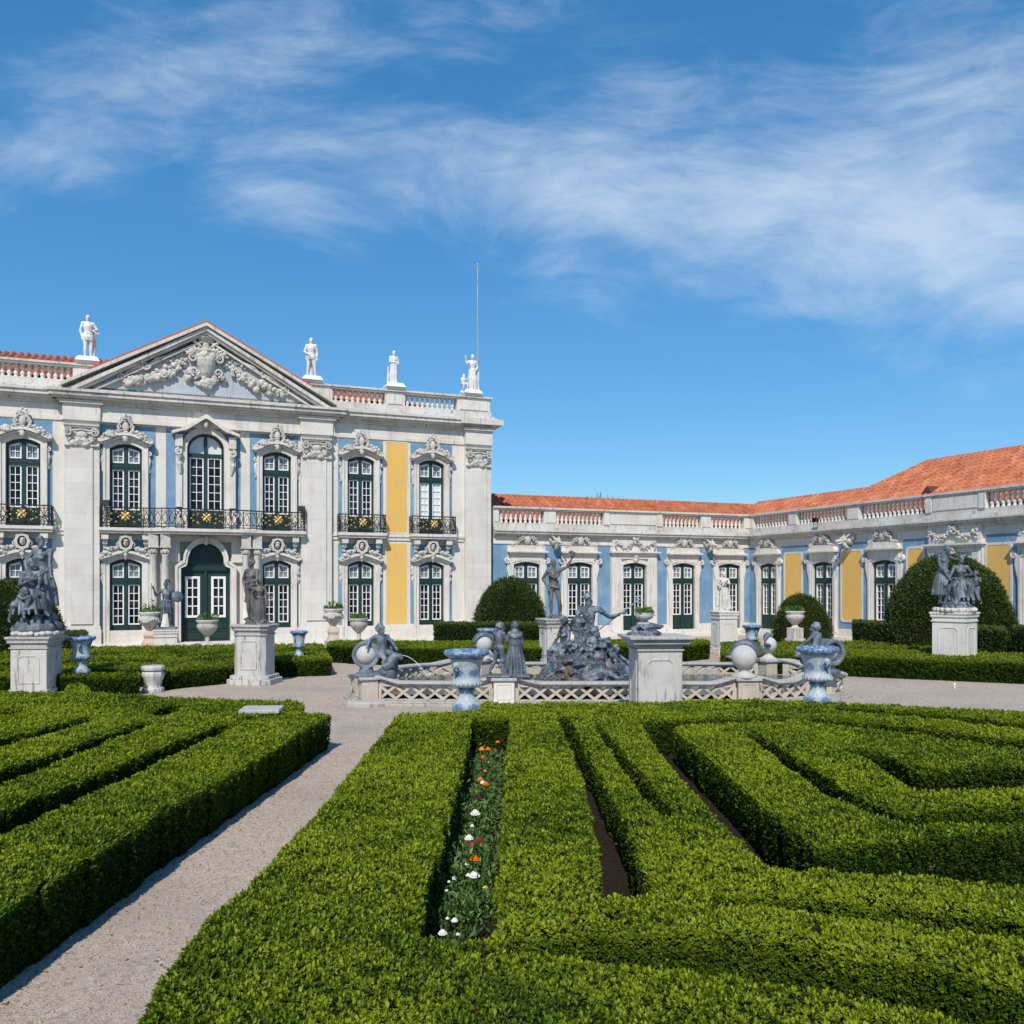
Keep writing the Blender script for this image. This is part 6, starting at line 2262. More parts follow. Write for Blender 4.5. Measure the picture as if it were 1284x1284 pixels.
# ------------------------------------------------------------------ urns
def plant(label, x, y, z, r, h, seed, material='herb', n=240):
    rng = np.random.default_rng(seed)
    P = np.empty((n, 3))
    a = rng.uniform(0, 2 * PI, n)
    q = r * np.sqrt(rng.uniform(0, 1, n))
    P[:, 0], P[:, 1] = q * np.cos(a), q * np.sin(a)
    lump = 0.55 + 0.45 * np.sin(a * 2 + seed) * np.cos(a + seed)
    P[:, 2] = rng.uniform(0, 1, n) * h * lump * (1 - 0.4 * (q / r)) + .02
    N = np.stack([np.cos(a) * .6, np.sin(a) * .6, np.full(n, .8)], 1)
    V = leaf_quads(P, N, np.full(n, .10), rng, 1.1, .15, .55)
    stem = MB()
    for k in range(9):
        b = 2 * PI * k / 9
        stem.tube([(0, 0, -.05), (r * .4 * math.cos(b), r * .4 * math.sin(b), h * .4), (r * .7 * math.cos(b), r * .7 * math.sin(b), h * .75)], [.008, .006, .004], 5)
    o = empty('potted_plant', (x, y, z), 0, label, 'plant', 'plants growing in the stone urns')
    obj('leaf', quad_mesh('leaf', V, M[material], rng.uniform(.1, .8, n)), None, o)
    obj('stem', stem, M['core'], o)
    return o


def delft_urn(label, x, y, z0, h, w, plinth=0.0):
    k = h
    r = w / 2
    prof = [(.60 * r, 0), (.64 * r, .02 * k), (.64 * r, .10 * k), (.56 * r, .13 * k), (.44 * r, .17 * k), (.36 * r, .24 * k), (.33 * r, .31 * k), (.38 * r, .33 * k), (.40 * r, .36 * k), (.36 * r, .38 * k)]
    bowl = [(.36 * r, .38 * k), (.52 * r, .40 * k), (.66 * r, .44 * k), (.68 * r, .49 * k), (.60 * r, .52 * k), (.58 * r, .56 * k), (.60 * r, .66 * k), (.66 * r, .77 * k), (.74 * r, .85 * k), (.78 * r, .88 * k)]
    lip = [(.78 * r, .881 * k), (.92 * r, .91 * k), (1.0 * r, .935 * k), (1.0 * r, .97 * k), (.95 * r, k), (.84 * r, .995 * k), (.74 * r, .93 * k), (.66 * r, .80 * k), (.1 * r, .74 * k)]
    o = empty('painted_urn', (x, y, z0), random.uniform(0, 3), label, 'urn', 'blue and white painted urns')
    obj('foot', MB().lathe(prof, 32), M['delft'], o, smooth=True)
    b = MB().lathe(bowl, 32)
    for j in range(20):                                        # gadrooned belly
        a = 2 * PI * j / 20
        b.ell((.62 * r * math.cos(a), .62 * r * math.sin(a), .455 * k), (.09 * r, .09 * r, .045 * k), None, 7, 5)
    obj('bowl', b, M['delft'], o, smooth=True)
    obj('lip', MB().lathe(lip, 32), M['delft_rim'], o, smooth=True)
    for sg in (-1, 1):
        hb = MB()
        hb.tube([(sg * .62 * r, 0, .80 * k), (sg * .82 * r, 0, .78 * k), (sg * .84 * r, 0, .70 * k), (sg * .62 * r, 0, .64 * k)], [.04 * k, .035 * k, .035 * k, .03 * k], 7)
        hb.ell((sg * .70 * r, 0, .76 * k), (.09 * r, .12 * r, .05 * k))
        obj('handle', hb, M['delft'], o, smooth=True)
    if plinth:
        obj('plinth', MB().box(-.58 * r, .58 * r, -.58 * r, .58 * r, -plinth, -.001), M['pedestal'], o)
    return o


for lab, px, Y, top, bot, wpx in (
        ('blue and white painted urn before the basin, left of the two lead children', 585, 15.4, 815, 891, 57),
        ('blue and white painted urn before the right end of the basin', 1025, 15.9, 811, 882, 53),
        ('small blue and white urn behind the basin, just behind the capped stone ball', 611, 25.0, 788, 824, 26),
        ('small blue and white urn right of the marble figure, beyond the basin', 943, 28.6, 784, 816, 25),
        ('small blue and white urn in the parterre beside the far left pedestal', 102, 19.7, 798, 846, 34),
        ('small blue urn at the hedge end, just right of the eight-sided pedestal', 375, 24.2, 791, 826, 22)):
    zt, zb = z_at(top, Y), z_at(bot, Y)
    zb = max(0.0, zb)
    delft_urn(lab, px_at(px, Y), Y, zb, zt - zb, wpx * Y / F_PX, zb)


def stone_urn(label, px, Y, base_py, stem_py, top_py, wpx, pmat='pink_stone', umat='pedestal', plant_h=.3, plab=None, seed=1, tall=True):
    x = px_at(px, Y)
    z0, z1, z2 = z_at(base_py, Y), z_at(stem_py, Y), z_at(top_py, Y)
    r = wpx / 2 * Y / F_PX
    o = empty('stone_urn', (x, Y, 0), RZ_MAIN, label, 'urn', 'stone urns with plants before the palace')
    p = MB()
    w = r * .62
    p.box(-w * 1.2, w * 1.2, -w * 1.2, w * 1.2, 0, z0 + .08)
    hgt = z1 - z0
    if umat == 'ball_stone':
        p.box(-w * .95, w * .95, -w * .95, w * .95, z0 + .081, z1 - .12)
        p.lathe([(w * .9, z1 - .121), (w * .55, z1 - .08), (w * .42, z1)], 14)
    elif tall:
        p.lathe([(w * 1.15, z0 + .081), (w, z0 + .14), (w * .78, z0 + hgt * .45), (w * .95, z0 + hgt * .62), (w * .9, z0 + hgt * .72), (w * .5, z0 + hgt * .92), (w * .42, z1)], 4 if False else 12, None, True, .55)
    else:
        p.lathe([(w * 1.0, z0 + .081), (w * .7, z0 + .14), (w * .32, z0 + hgt * .5), (w * .36, z1)], 16)
    obj('stand', p, M[pmat], o, bevel=.004)
    H = z2 - z1
    u = MB().lathe([(r * .34, z1 + .001), (r * .40, z1 + H * .08), (r * .62, z1 + H * .22), (r * .88, z1 + H * .45), (r * .96, z1 + H * .62), (r * .86, z1 + H * .72), (r * .84, z1 + H * .80), (r * 1.02, z1 + H * .90), (r * 1.0, z2), (r * .86, z2 - .02), (r * .7, z1 + H * .6), (r * .1, z1 + H * .5)], 24)
    if tall and umat == 'pedestal':
        garl = random.Random(seed)
        for j in range(26):
            a = 2 * PI * j / 26
            u.ell((r * .93 * math.cos(a), r * .93 * math.sin(a), z1 + H * (.52 + .08 * math.sin(a * 4))), (.05, .05, .045), None, 6, 5)
    obj('bowl', u, M[umat], o, smooth=True)
    if plab:
        plant(plab, x, Y, z2 - .06, r * .95, plant_h + .1, seed)
    return o


stone_urn('stone bowl urn on a pinkish stand, left of the warrior statue', 188, 30.0, 809, 790, 767, 27, plant_h=.40, plab='sparse green plant in the bowl urn left of the warrior', seed=21)
stone_urn('low grey double-bellied urn before the palace door', 260, 31.2, 812, 797, 777, 27, 'pedestal', 'coping', .30, 'leafy green plant in the urn before the palace door', 22, False)
stone_urn('stone bowl urn on a tall pinkish stand, right of the white pilaster', 418, 31.6, 806, 784, 763, 25, plant_h=.36, plab='pale leafy plant in the tall pinkish-stand urn', seed=23)
stone_urn('low grey urn just behind the lead boy with the ball', 450, 32.0, 808, 793, 775, 24, 'pedestal', 'coping', .24, 'small green plant in the urn behind the lead boy', 24, False)
stone_urn('white bowl urn on a grey stone post before the smallest dome bush', 997, 32.4, 803, 783, 766, 24, 'pedestal', 'ball_stone', .22, 'rounded green plant in the white urn before the dome bush', 25, True)
stone_urn('stone bowl urn half hidden at the left edge behind the hedge', -60, 28.5, 812, 792, 768, 27, plant_h=.3, plab=None, seed=26) if False else None

# small baluster-shaped stone post beside the path, flat slab in the hedge
bp_ = MB()
bp_.lathe([(.24, 0), (.24, .08), (.20, .11), (.185, .16), (.20, .24), (.245, .37), (.245, .43), (.20, .48), (.19, .49)], 8)
bp_.lathe([(.20, .491), (.25, .50), (.26, .56), (.24, .60)], 8)
tag(obj('stone_post', bp_, M['pedestal'], None, (px_at(192, 20.0), 20.0, 0), bevel=.01), 'squat weathered baluster-shaped stone post at the gravel edge on the left', 'stone post')
sl_ = MB().box(-.24, .24, -.20, .20, 0, .53)
sl_.box(-.30, .30, -.25, .25, .531, .60)
tag(obj('stone_slab', sl_, M['coping'], None, (px_at(328, 13.3), 13.3, 0), bevel=.02, rotz=.1), 'flat grey stone slab lying level with the hedge tops by the path', 'stone slab')

# big pedestal before the basin, with a lead group and bowl on top
BX, BY = px_at(823, 15.6), 15.75
BPD = pedestal('large square stained pedestal right of centre, before the basin', BX, BY, R(5), .78, 1.55, 'pedestal', cap=.18, base=.06)
s = MB()
rocks(s, (0, 0, 0), .30, .22, .14, 14, 31)
figure(s, (-.16, 0, .06), .40, R(80), child=True, pel=(0, 0, .3), che=(0, -.22, .5), nek=(0, -.34, .58), hed=(0, -.46, .62), shL=(.16, -.3, .56), shR=(-.16, -.3, .56), elL=(.26, -.46, .4), haL=(.2, -.6, .26), elR=(-.26, -.4, .36), haR=(-.2, -.55, .2), hiL=(.1, .04, .28), hiR=(-.1, .04, .28), knL=(.2, -.2, .12), anL=(.2, .2, .05), toL=(.2, .3, .05), knR=(-.2, -.16, .12), anR=(-.2, .24, .05), toR=(-.2, .3, .03))
s.tube([(.0, 0, .2), (.16, -.05, .26), (.30, -.02, .24), (.36, 0, .28)], [.10, .11, .07, .03], 8)
s.tube([(.05, -.1, .05), (.2, -.15, .1), (.3, -.1, .05)], [.06, .08, .04], 8)
s.lathe([(.10, .1), (.07, .28)], 12, Matrix.Translation((0, .05, 0)))
for _i in range(len(s.v)):
    s.v[_i] = (s.v[_i][0], s.v[_i][1], s.v[_i][2] * .62)
statue('dark lead crouching figure on the large stained pedestal, holding up a bowl', s, px_at(806, 15.75), 15.72, 1.551, 'lead', 0, .010, .006)
bw = MB().lathe([(.06, 0), (.13, .02), (.14, .05), (.06, .08), (.07, .10), (.15, .14), (.17, .20), (.15, .22), (.17, .24), (.15, .24), (.10, .18), (.01, .17)], 22)
tag(obj('stone_bowl', bw, M['coping'], None, (px_at(808, 15.75), 15.77, 1.551 + .165), smooth=True), 'small grey bowl carried by the lead figure on the large pedestal', 'bowl')
plant('small green plant in the bowl above the large pedestal', px_at(808, 15.75), 15.77, 1.551 + .165 + .21, .15, .16, 28, n=120)


# ------------------------------------------------------------------ basin
PIERS = [(-2.95, 17.95), (-.16, 17.75), (4.75, 17.75), (6.35, 18.45), (6.35, 21.9), (-.75, 22.0)]
BULGE = [.04, .0, .06, .95, .10, 1.25]
CX, CY = 1.75, 19.85
fount = empty('fountain_basin', (0, 0, 0), 0, 'wide stone fountain basin with criss-cross lattice wall and piers', 'fountain')


def arc_map(i):
    a, b = Vector((*PIERS[i], 0)), Vector((*PIERS[(i + 1) % 6], 0))
    d = (b - a)
    L = d.length
    d.normalize()
    nrm = Vector((d.y, -d.x, 0))                                  # outward for counter-clockwise piers
    bu = BULGE[i]

    def f(t, w, z):
        """t along 0..L, w outward, z up"""
        q = t / L
        p = a + d * t + nrm * (w + bu * ((1 - (2 * q - 1) ** 4) if bu > .4 else 4 * q * (1 - q)))
        return (p.x, p.y, z)
    return f, L


def warp_box(mb, f, t0, t1, w0, w1, z0, z1, n=16, zf=None):
    """box bent along the arc; zf(t) lifts the top"""
    vs, fs = [], []
    for k in range(n + 1):
        t = t0 + (t1 - t0) * k / n
        dz = zf(t) if zf else 0
        vs += [f(t, w0, z0 + dz), f(t, w1, z0 + dz), f(t, w1, z1 + dz), f(t, w0, z1 + dz)]
    for k in range(n):
        o = 4 * k
        fs += [(o, o + 1, o + 5, o + 4), (o + 1, o + 2, o + 6, o + 5), (o + 2, o + 3, o + 7, o + 6), (o + 3, o, o + 4, o + 7)]
    fs += [(0, 3, 2, 1), (4 * n, 4 * n + 1, 4 * n + 2, 4 * n + 3)]
    mb.add(vs, fs)


for i in range(6):
    f, L = arc_map(i)
    e0 = .26
    top = .40

    def lift(t, L=L):
        d = min(t, L - t) - .24
        return .12 * (1 - min(1, max(0, d / .42)) ** 1.0) if d < .42 else 0.0
    lat = MB()
    n = max(2, round((L - 2 * e0) / .31))
    for k in range(n):
        ta, tb = e0 + (L - 2 * e0) * k / n, e0 + (L - 2 * e0) * (k + 1) / n
        za, zb = .13, top - .01
        for (p, q) in (((ta, za), (tb, zb)), ((ta, zb), (tb, za))):
            dx, dz = q[0] - p[0], q[1] - p[1]
            l = math.hypot(dx, dz)
            ux, uz = -dz / l * .026, dx / l * .026
            y0 = -.05 if q[1] > p[1] else -.047
            c = [(p[0] + ux, p[1] + uz), (q[0] + ux, q[1] + uz), (q[0] - ux, q[1] - uz), (p[0] - ux, p[1] - uz)]
            vs = [f(c_[0], y0, c_[1]) for c_ in c] + [f(c_[0], -y0, c_[1]) for c_ in c]
            lat.add(vs, [(0, 1, 2, 3), (7, 6, 5, 4), (0, 4, 5, 1), (1, 5, 6, 2), (2, 6, 7, 3), (3, 7, 4, 0)])
    # stretch pieces where the coping climbs to the piers
    for ta, tb in ((.22, .30), (L - .30, L - .22)):
        warp_box(lat, f, ta, tb, -.06, .06, .12, top + .08, 1)
    for sg, t0 in ((1, .28), (-1, L - .28)):
        p, q = t0, t0 + sg * .30
        vs = [f(p, -.045, top - .02), f(q, -.045, top - .02), f(p, -.045, top + .10), f(p, .045, top - .02), f(q, .045, top - .02), f(p, .045, top + .10)]
        lat.add(vs, [(0, 1, 2), (5, 4, 3), (0, 3, 4, 1), (1, 4, 5, 2), (2, 5, 3, 0)])
    obj('lattice', lat, M['basin_stone'], fount)
    cop = MB()
    warp_box(cop, f, .15, L - .15, -.13, .15, top + .041, top + .09, 40, lift)
    warp_box(cop, f, .15, L - .15, -.085, .095, top, top + .04, 40, lift)
    obj('coping', cop, M['coping'], fount, bevel=.008)
    bs_ = MB()
    warp_box(bs_, f, .0, L, -.12, .26, 0.0, .055, 28)
    warp_box(bs_, f, .0, L, -.10, .16, .056, .095, 28)
    warp_box(bs_, f, .15, L - .15, -.08, .09, .096, .128, 28)
    obj('kerb', bs_, M['kerb_stone'], fount, bevel=.006)
pier_z = .52
for i, (x, y) in enumerate(PIERS):
    p = MB()
    ang = math.atan2(y - CY, x - CX) + PI / 2 if i not in (1, 2) else 0.0
    w = .21
    p.box(-w, w, -w * .8, w * .8, 0, pier_z)
    p.ring([(-w * .7, .14), (w * .7, .14), (w * .7, pier_z - .06), (-w * .7, pier_z - .06)], [(-w * .62, .16), (w * .62, .16), (w * .62, pier_z - .08), (-w * .62, pier_z - .08)], -w * .8 - .012, -w * .8 + .003, True)
    p.box(-w - .13, w + .13, -w * .8 - .16, w * .8 + .1, -.02, .07)
    o = obj('pier', p, M['basin_stone'] if i not in (1,) else M['stone'], fount, (x, y, 0), rotz=ang, bevel=.008)
    c_ = MB()
    c_.box(-w - .05, w + .05, -w * .8 - .05, w * .8 + .05, pier_z + .001, pier_z + .06)
    obj('pier_cap', c_, M['coping'], o, bevel=.012)
# rounded steps at both ends
for i in (0, 3):
    x, y = PIERS[i]
    m = MB().lathe([(.50, 0), (.50, .06), (.44, .07), (.42, .10), (.36, .11)], 28)
    obj('end_step', m, M['kerb_stone'], fount, (x, y, -.004))
PZ = pier_z + .062
wt = MB()
wp = []
for i in range(6):
    f, L = arc_map(i)
    for k in range(24):
        wp.append(f(L * k / 24, -.09, .20)[:2])
n = len(wp)
wt.add([(x, y, .20) for x, y in wp], [tuple(range(n))])
tag(obj('water', wt, M['water'], fix=False), kind='structure')

# --- centre group: a bearded sea god turned away, a woman, children and tritons on rockwork
FX, FY = px_at(731, 19.7), 19.7
s = MB()
rr = random.Random(12)
rocks(s, (0, 0, .12), 1.10, .86, .88, 90, 41)
rocks(s, (-.62, -.1, .3), .42, .42, .55, 20, 44)
rocks(s, (.66, -.05, .3), .42, .42, .62, 20, 45)
rocks(s, (.0, -.2, .6), .5, .4, .5, 24, 46)
rocks(s, (-.30, .1, .55), .5, .4, .5, 26, 42)
rocks(s, (.35, .0, .5), .5, .42, .45, 26, 43)
figure(s, (.14, .10, .46), 1.02, R(172), face=R(-25), beard=True, hed=(.02, -.02, 1.63), elL=(-.0 + .30, .03, 1.12), haL=(.24, -.16, .95), elR=(-.46, -.04, 1.22), haR=(-.72, -.10, 1.32),
       shR=(-.2, 0, 1.41), skirt=(.98, .17, .55, .26, (0, 0, .5)), knL=(.16, -.1, .5))
figure(s, (-.40, .02, .55), .88, R(-60), female=True, hair='long', face=R(-10), pel=(0, 0, .55), che=(0, -.02, .88), nek=(0, -.02, 1.06), hed=(0, -.05, 1.20), shL=(.16, 0, 1.0), shR=(-.16, 0, 1.0), elL=(.26, -.06, .76), haL=(.2, -.24, .58), elR=(-.26, -.08, .76), haR=(-.2, -.26, .6),
       hiL=(.1, -.02, .54), hiR=(-.1, -.02, .54), knL=(.16, -.4, .5), anL=(.16, -.34, .1), toL=(.16, -.48, .04), knR=(-.12, -.42, .46), anR=(-.12, -.4, .06), toR=(-.12, -.54, .02), skirt=(.62, .2, .06, .36, (0, -.14, .06)))
figure(s, (.16, -.34, .60), .62, R(30), child=True, face=R(40), pel=(0, 0, .6), che=(.02, -.04, .94), nek=(.02, -.05, 1.1), hed=(.03, -.08, 1.25), shL=(.19, -.04, 1.05), shR=(-.16, -.03, 1.05), elL=(.36, -.14, 1.0), haL=(.52, -.22, 1.06), elR=(-.3, -.14, .86), haR=(-.2, -.32, .8), hiL=(.1, 0, .58), hiR=(-.1, 0, .58), knL=(.28, -.32, .5), anL=(.26, -.3, .06), knR=(-.22, -.34, .5), anR=(-.26, -.36, .06))
figure(s, (-.10, .1, .95), .5, R(-20), child=True, elL=(.3, -.1, 1.3), haL=(.2, -.3, 1.3))
figure(s, (.62, -.16, .30), .60, R(50), child=True, face=R(-20), pel=(0, 0, .6), che=(-.04, -.12, .9), nek=(-.04, -.18, 1.05), hed=(-.05, -.24, 1.18), shL=(.15, -.14, 1.0), shR=(-.22, -.14, 1.0), elL=(.3, -.28, .86), haL=(.26, -.46, .8), elR=(-.34, -.26, .9), haR=(-.42, -.42, .96), hiL=(.1, .02, .58), hiR=(-.1, .02, .58), knL=(.2, -.3, .4), anL=(.22, -.1, .1), knR=(-.2, -.2, .3), anR=(-.24, .1, .05))
# triton stretched out in front
figure(s, (.28, -.66, .10), .85, R(90), face=R(0), pel=(0, .15, .30), che=(.02, -.18, .42), nek=(.02, -.34, .52), hed=(.02, -.46, .60), shL=(.19, -.3, .5), shR=(-.17, -.28, .5), elL=(.34, -.42, .34), haL=(.26, -.62, .26), elR=(-.3, -.48, .4), haR=(-.34, -.72, .5),
       hiL=(.1, .2, .28), hiR=(-.1, .2, .28), knL=(.18, .58, .34), anL=(.14, .94, .12), toL=(.14, 1.08, .1), knR=(-.04, .56, .2), anR=(-.1, .9, .06), toR=(-.1, 1.05, .06))
s.tube([(-.95, -.3, .1), (-.85, -.42, .4), (-.62, -.45, .62), (-.45, -.4, .5)], [.12, .17, .15, .10], 9)
s.tube([(-.2, -.6, .15), (0, -.7, .4), (.3, -.66, .52), (.55, -.6, .36), (.75, -.62, .2)], [.14, .18, .2, .16, .08], 9)
s.tube([(.6, .1, .5), (.8, 0, .75), (.92, -.05, .62), (1.0, -.1, .35)], [.14, .17, .13, .1], 9)
s.tube([(-.5, -.25, 1.5), (-.56, -.25, 1.66), (-.40, -.25, 1.78)], [.05, .04, .012], 6)
for k in range(50):
    a = rr.uniform(0, 2 * PI)
    q = rr.uniform(.5, 1.0)
    s.ell((q * 1.0 * math.cos(a), q * .8 * math.sin(a), .2 + .75 * (1 - q) + rr.uniform(-.05, .15)), (rr.uniform(.05, .16), rr.uniform(.05, .12), rr.uniform(.03, .08)), (rr.uniform(-1, 1), rr.uniform(-1, 1), rr.uniform(0, 3)), 7, 5)
for k in range(95):                                               # limbs, fins and folds breaking the mound
    a = rr.uniform(PI * .95, 2.05 * PI)
    h = rr.uniform(.05, .95)
    q = 1.0 - .62 * h
    c0 = Vector((q * 1.04 * math.cos(a), q * .84 * math.sin(a), .12 + h))
    t0 = Vector((-math.sin(a), math.cos(a), 0)) * rr.uniform(-1, 1) + Vector((0, 0, rr.uniform(-.9, .5)))
    t0 = t0.normalized() * rr.uniform(.12, .30)
    o_ = Vector((math.cos(a), math.sin(a), .35)) * rr.uniform(.02, .12)
    s.cone(c0, rr.uniform(.05, .085), c0 + t0 * .5 + o_, rr.uniform(.045, .075), 7)
    s.cone(c0 + t0 * .5 + o_, .055, c0 + t0 + o_ * .3, rr.uniform(.02, .05), 7)
for k in range(14):                                               # sheets of drapery running off the rocks
    a = rr.uniform(PI, 2 * PI)
    p0 = Vector((.5 * math.cos(a), .4 * math.sin(a), .85))
    p1 = Vector((.95 * math.cos(a + .2), .78 * math.sin(a + .2), .25))
    s.cone(p0, .06, p0.lerp(p1, .5) + Vector((0, 0, .06)), .08, 7)
    s.cone(p0.lerp(p1, .5) + Vector((0, 0, .06)), .08, p1, .05, 7)
cg = empty('fountain_statue', (FX, FY, 0), 0, 'large bluish lead fountain group: bearded man with trident seen from behind, on rocks', 'fountain statue')
me = remesh(s, 'figures', M['fountain_lead'], .017, 1, .045, .06)
obj('figures', me, None, cg)
td = MB()
hand = Vector((.14, .10, .46)) + Matrix.Rotation(R(172), 4, 'Z') @ (Vector((-.74, -.10, 1.34)) * 1.02)
dv = Vector((.80, -.05, .60)).normalized()
td.cone(hand - dv * .75, .017, hand + dv * .38, .015, 7)
e1 = hand + dv * .38
sd = Vector((-dv.z, 0, dv.x))
for k in (-1, 0, 1):
    td.tube([e1, e1 + sd * (.06 * k) + dv * .04, e1 + sd * (.07 * k) + dv * .17], [.016, .014, .006], 6)
obj('trident', td, M['lead'], cg)

# --- pair of lead children on the front pier
s = MB()
s.box(-.42, .46, -.2, .22, 0, .05)
figure(s, (.16, 0, .03), .60, R(186), female=True, hair='long', face=R(10), child=True, elL=(.26, -.06, 1.14), haL=(.1, -.24, 1.05), elR=(-.25, .0, 1.1), haR=(-.24, -.14, .86), skirt=(1.08, .16, .02, .36),
       cloak=[([(.16, .1, 1.36), (.0, .14, 1.3), (-.16, .1, 1.36)], .08)])
s.cone((.16, .0, .66), .12, (.16, 0, .9), .10, 10)
figure(s, (-.16, .06, .03), .60, R(140), child=True, face=R(-40), hed=(-.03, -.03, 1.60), elL=(.3, -.14, 1.2), haL=(.2, -.38, 1.24), elR=(-.26, -.1, 1.16), haR=(-.12, -.3, 1.1), knL=(.16, .02, .5), anL=(.24, .22, .12), toL=(.26, .08, .04), knR=(-.12, -.05, .5), anR=(-.2, .1, .08), toR=(-.22, -.08, .03))
for k in range(10):
    s.ell((-.05 + rr.uniform(-.1, .1), .0 + rr.uniform(-.06, .06), .1 + rr.uniform(-.05, .3)), (.06, .05, .05), None, 7, 5)
statue('two lead children seen from behind on the front pier of the basin', s, PIERS[1][0] + .06, PIERS[1][1], PZ, 'lead', 0, .014, .008, cat='statue')


# --- lead boys leaning on a ball at both ends
def boy_with_ball(label, x, y, yaw, ball):
    o = empty('ball_boy', (x, y, PZ), yaw, label, 'statue', 'lead boys clasping stone balls on the basin ends')
    s = MB()
    s.lathe([(.26, 0), (.26, .05), (.15, .09), (.13, .2)], 14, Matrix.Translation((-.16, 0, 0)))
    rocks(s, (.12, .04, 0), .22, .18, .16, 10, 51)
    s.ring([(-.16 + .28 * math.cos(2 * PI * k / 24), .44 + .28 * math.sin(2 * PI * k / 24)) for k in range(24)], [(-.16 + .20 * math.cos(2 * PI * k / 24), .44 + .20 * math.sin(2 * PI * k / 24)) for k in range(24)], -.13, .22, True)
    figure(s, (.14, .02, .06), .70, R(20), child=True, face=R(30), pel=(0.05, 0, .62), che=(0, -.03, .95), nek=(-.02, -.04, 1.1), hed=(-.04, -.06, 1.24), shL=(.17, -.02, 1.05), shR=(-.18, -.03, 1.05), elL=(.30, -.12, .9), haL=(.34, -.26, .78), elR=(-.36, -.12, 1.0), haR=(-.46, -.24, .84),
           hiL=(.14, -.02, .6), hiR=(-.04, -.02, .6), knL=(.36, -.28, .54), anL=(.42, -.14, .16), toL=(.5, -.28, .1), knR=(.02, -.34, .44), anR=(.0, -.2, .06), toR=(0, -.34, .02),
           cloak=[([(.2, .1, 1.0), (.34, .12, .7), (.3, .1, .3)], .08)])
    s.tube([(.2, -.1, .2), (.34, -.1, .28), (.44, -.1, .42), (.54, -.1, .40), (.58, -.1, .34)], [.12, .13, .10, .07, .04], 8)
    rocks(s, (.26, .0, .05), .22, .2, .22, 12, 52)
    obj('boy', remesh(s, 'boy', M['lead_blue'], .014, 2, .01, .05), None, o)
    b = MB().ell((-.16, -.02, .44), (.215, .215, .215), None, 24, 16)
    obj('stone_ball', b, M['ball_stone'], o, smooth=True)
    return o


boy_with_ball('lead boy clasping a pale stone ball on the left end of the basin', PIERS[0][0] + .13, PIERS[0][1], R(4), None)
boy_with_ball('lead boy with a stone ball on the right end of the basin, behind the urn', PIERS[3][0] + .20, PIERS[3][1] + .10, R(200), None)


def capped_ball(label, x, y, r, yaw, fish=True):
    o = empty('capped_ball', (x, y, PZ), yaw, label, 'stone ball', 'stone balls with lead fins on the basin piers')
    st_ = MB().lathe([(r * 1.0, 0), (r * 1.0, .03), (r * .72, .05), (r * .6, .08), (r * .40, .11), (r * .38, .15), (r * .5, .17)], 20)
    obj('stand', st_, M['ball_stone'], o, smooth=False)
    obj('stone_ball', MB().ell((0, 0, .155 + r * .97), (r, r, r), None, 26, 18), M['ball_stone'], o, smooth=True)
    s = MB()
    pts = []
    for k in range(15):
        a = R(-20 + 200 * k / 14)
        pts.append((r * 1.06 * math.cos(a), 0.03, .155 + r * .97 + r * 1.06 * math.sin(a)))
    s.tube(pts, [.03 + .075 * math.sin(PI * min(1, (k + 1) / 13)) for k in range(15)], 8)
    for k in range(12):
        a = R(5 + 130 * k / 11)
        s.cone((r * 1.05 * math.cos(a), .04, .155 + r * .97 + r * 1.05 * math.sin(a)), .035, (r * 1.28 * math.cos(a + .15), .05, .155 + r * .97 + r * 1.28 * math.sin(a + .15)), .012, 6)
    s.ell((-r * .98, -.04, .20 + r * .75), (.09, .08, .05), (0, .4, 0), 9, 6)
    s.cone((-r * 1.05, -.06, .20 + r * .78), .05, (-r * 1.35, -.1, .20 + r * .86), .02, 7)
    obj('fin', remesh(s, 'fin', M['lead'], .012, 2, .006, .04), None, o)
    return o


capped_ball('large stone ball with a lead fin on the front right pier of the basin', PIERS[2][0] - .06, PIERS[2][1], .255, R(-12))
capped_ball('stone ball with a lead cap on the rear right pier of the basin', PIERS[4][0] + .05, PIERS[4][1], .205, R(60))
capped_ball('stone ball with a lead cap on the rear left pier, seen behind the painted urn', PIERS[5][0] + .04, PIERS[5][1], .215, R(190))
wj = MB()
j0 = Vector((PIERS[0][0] + .62, PIERS[0][1] - .05, PZ + .42))
wj.tube([(j0.x + .5 * t, j0.y + .1 * t, j0.z + .10 * t - .40 * t * t) for t in [k / 10 for k in range(13)]], [.006] * 13, 6)
tag(obj('water_jet', wj, mat('water thread', (.75, .78, .8), .1, .6)), 'thin arching jet of water beside the lead boy at the left end', 'water jet')

# ------------------------------------------------------------------ small fittings
def floodlight(label, p, rotz):
    o = empty('floodlight', p, rotz, label, 'floodlight', 'floodlights fixed to the palace')
    o.scale = (.72, .72, .72)
    b = MB().box(-.17, .17, -.10, .10, .10, .36)
    b.box(-.20, .20, -.13, -.101, .08, .38)
    obj('housing', b, M['tin'], o, bevel=.01)
    obj('lens', MB().box(-.15, .15, -.136, -.1305, .12, .34), M['glass'], o)
    br = MB()
    for sx in (-1, 1):
        br.box(*sorted((sx * .175, sx * .195)), -.02, .02, 0, .28)
    br.box(-.195, .195, -.02, .02, -.02, -.001)
    obj('bracket', br, M['iron'], o)


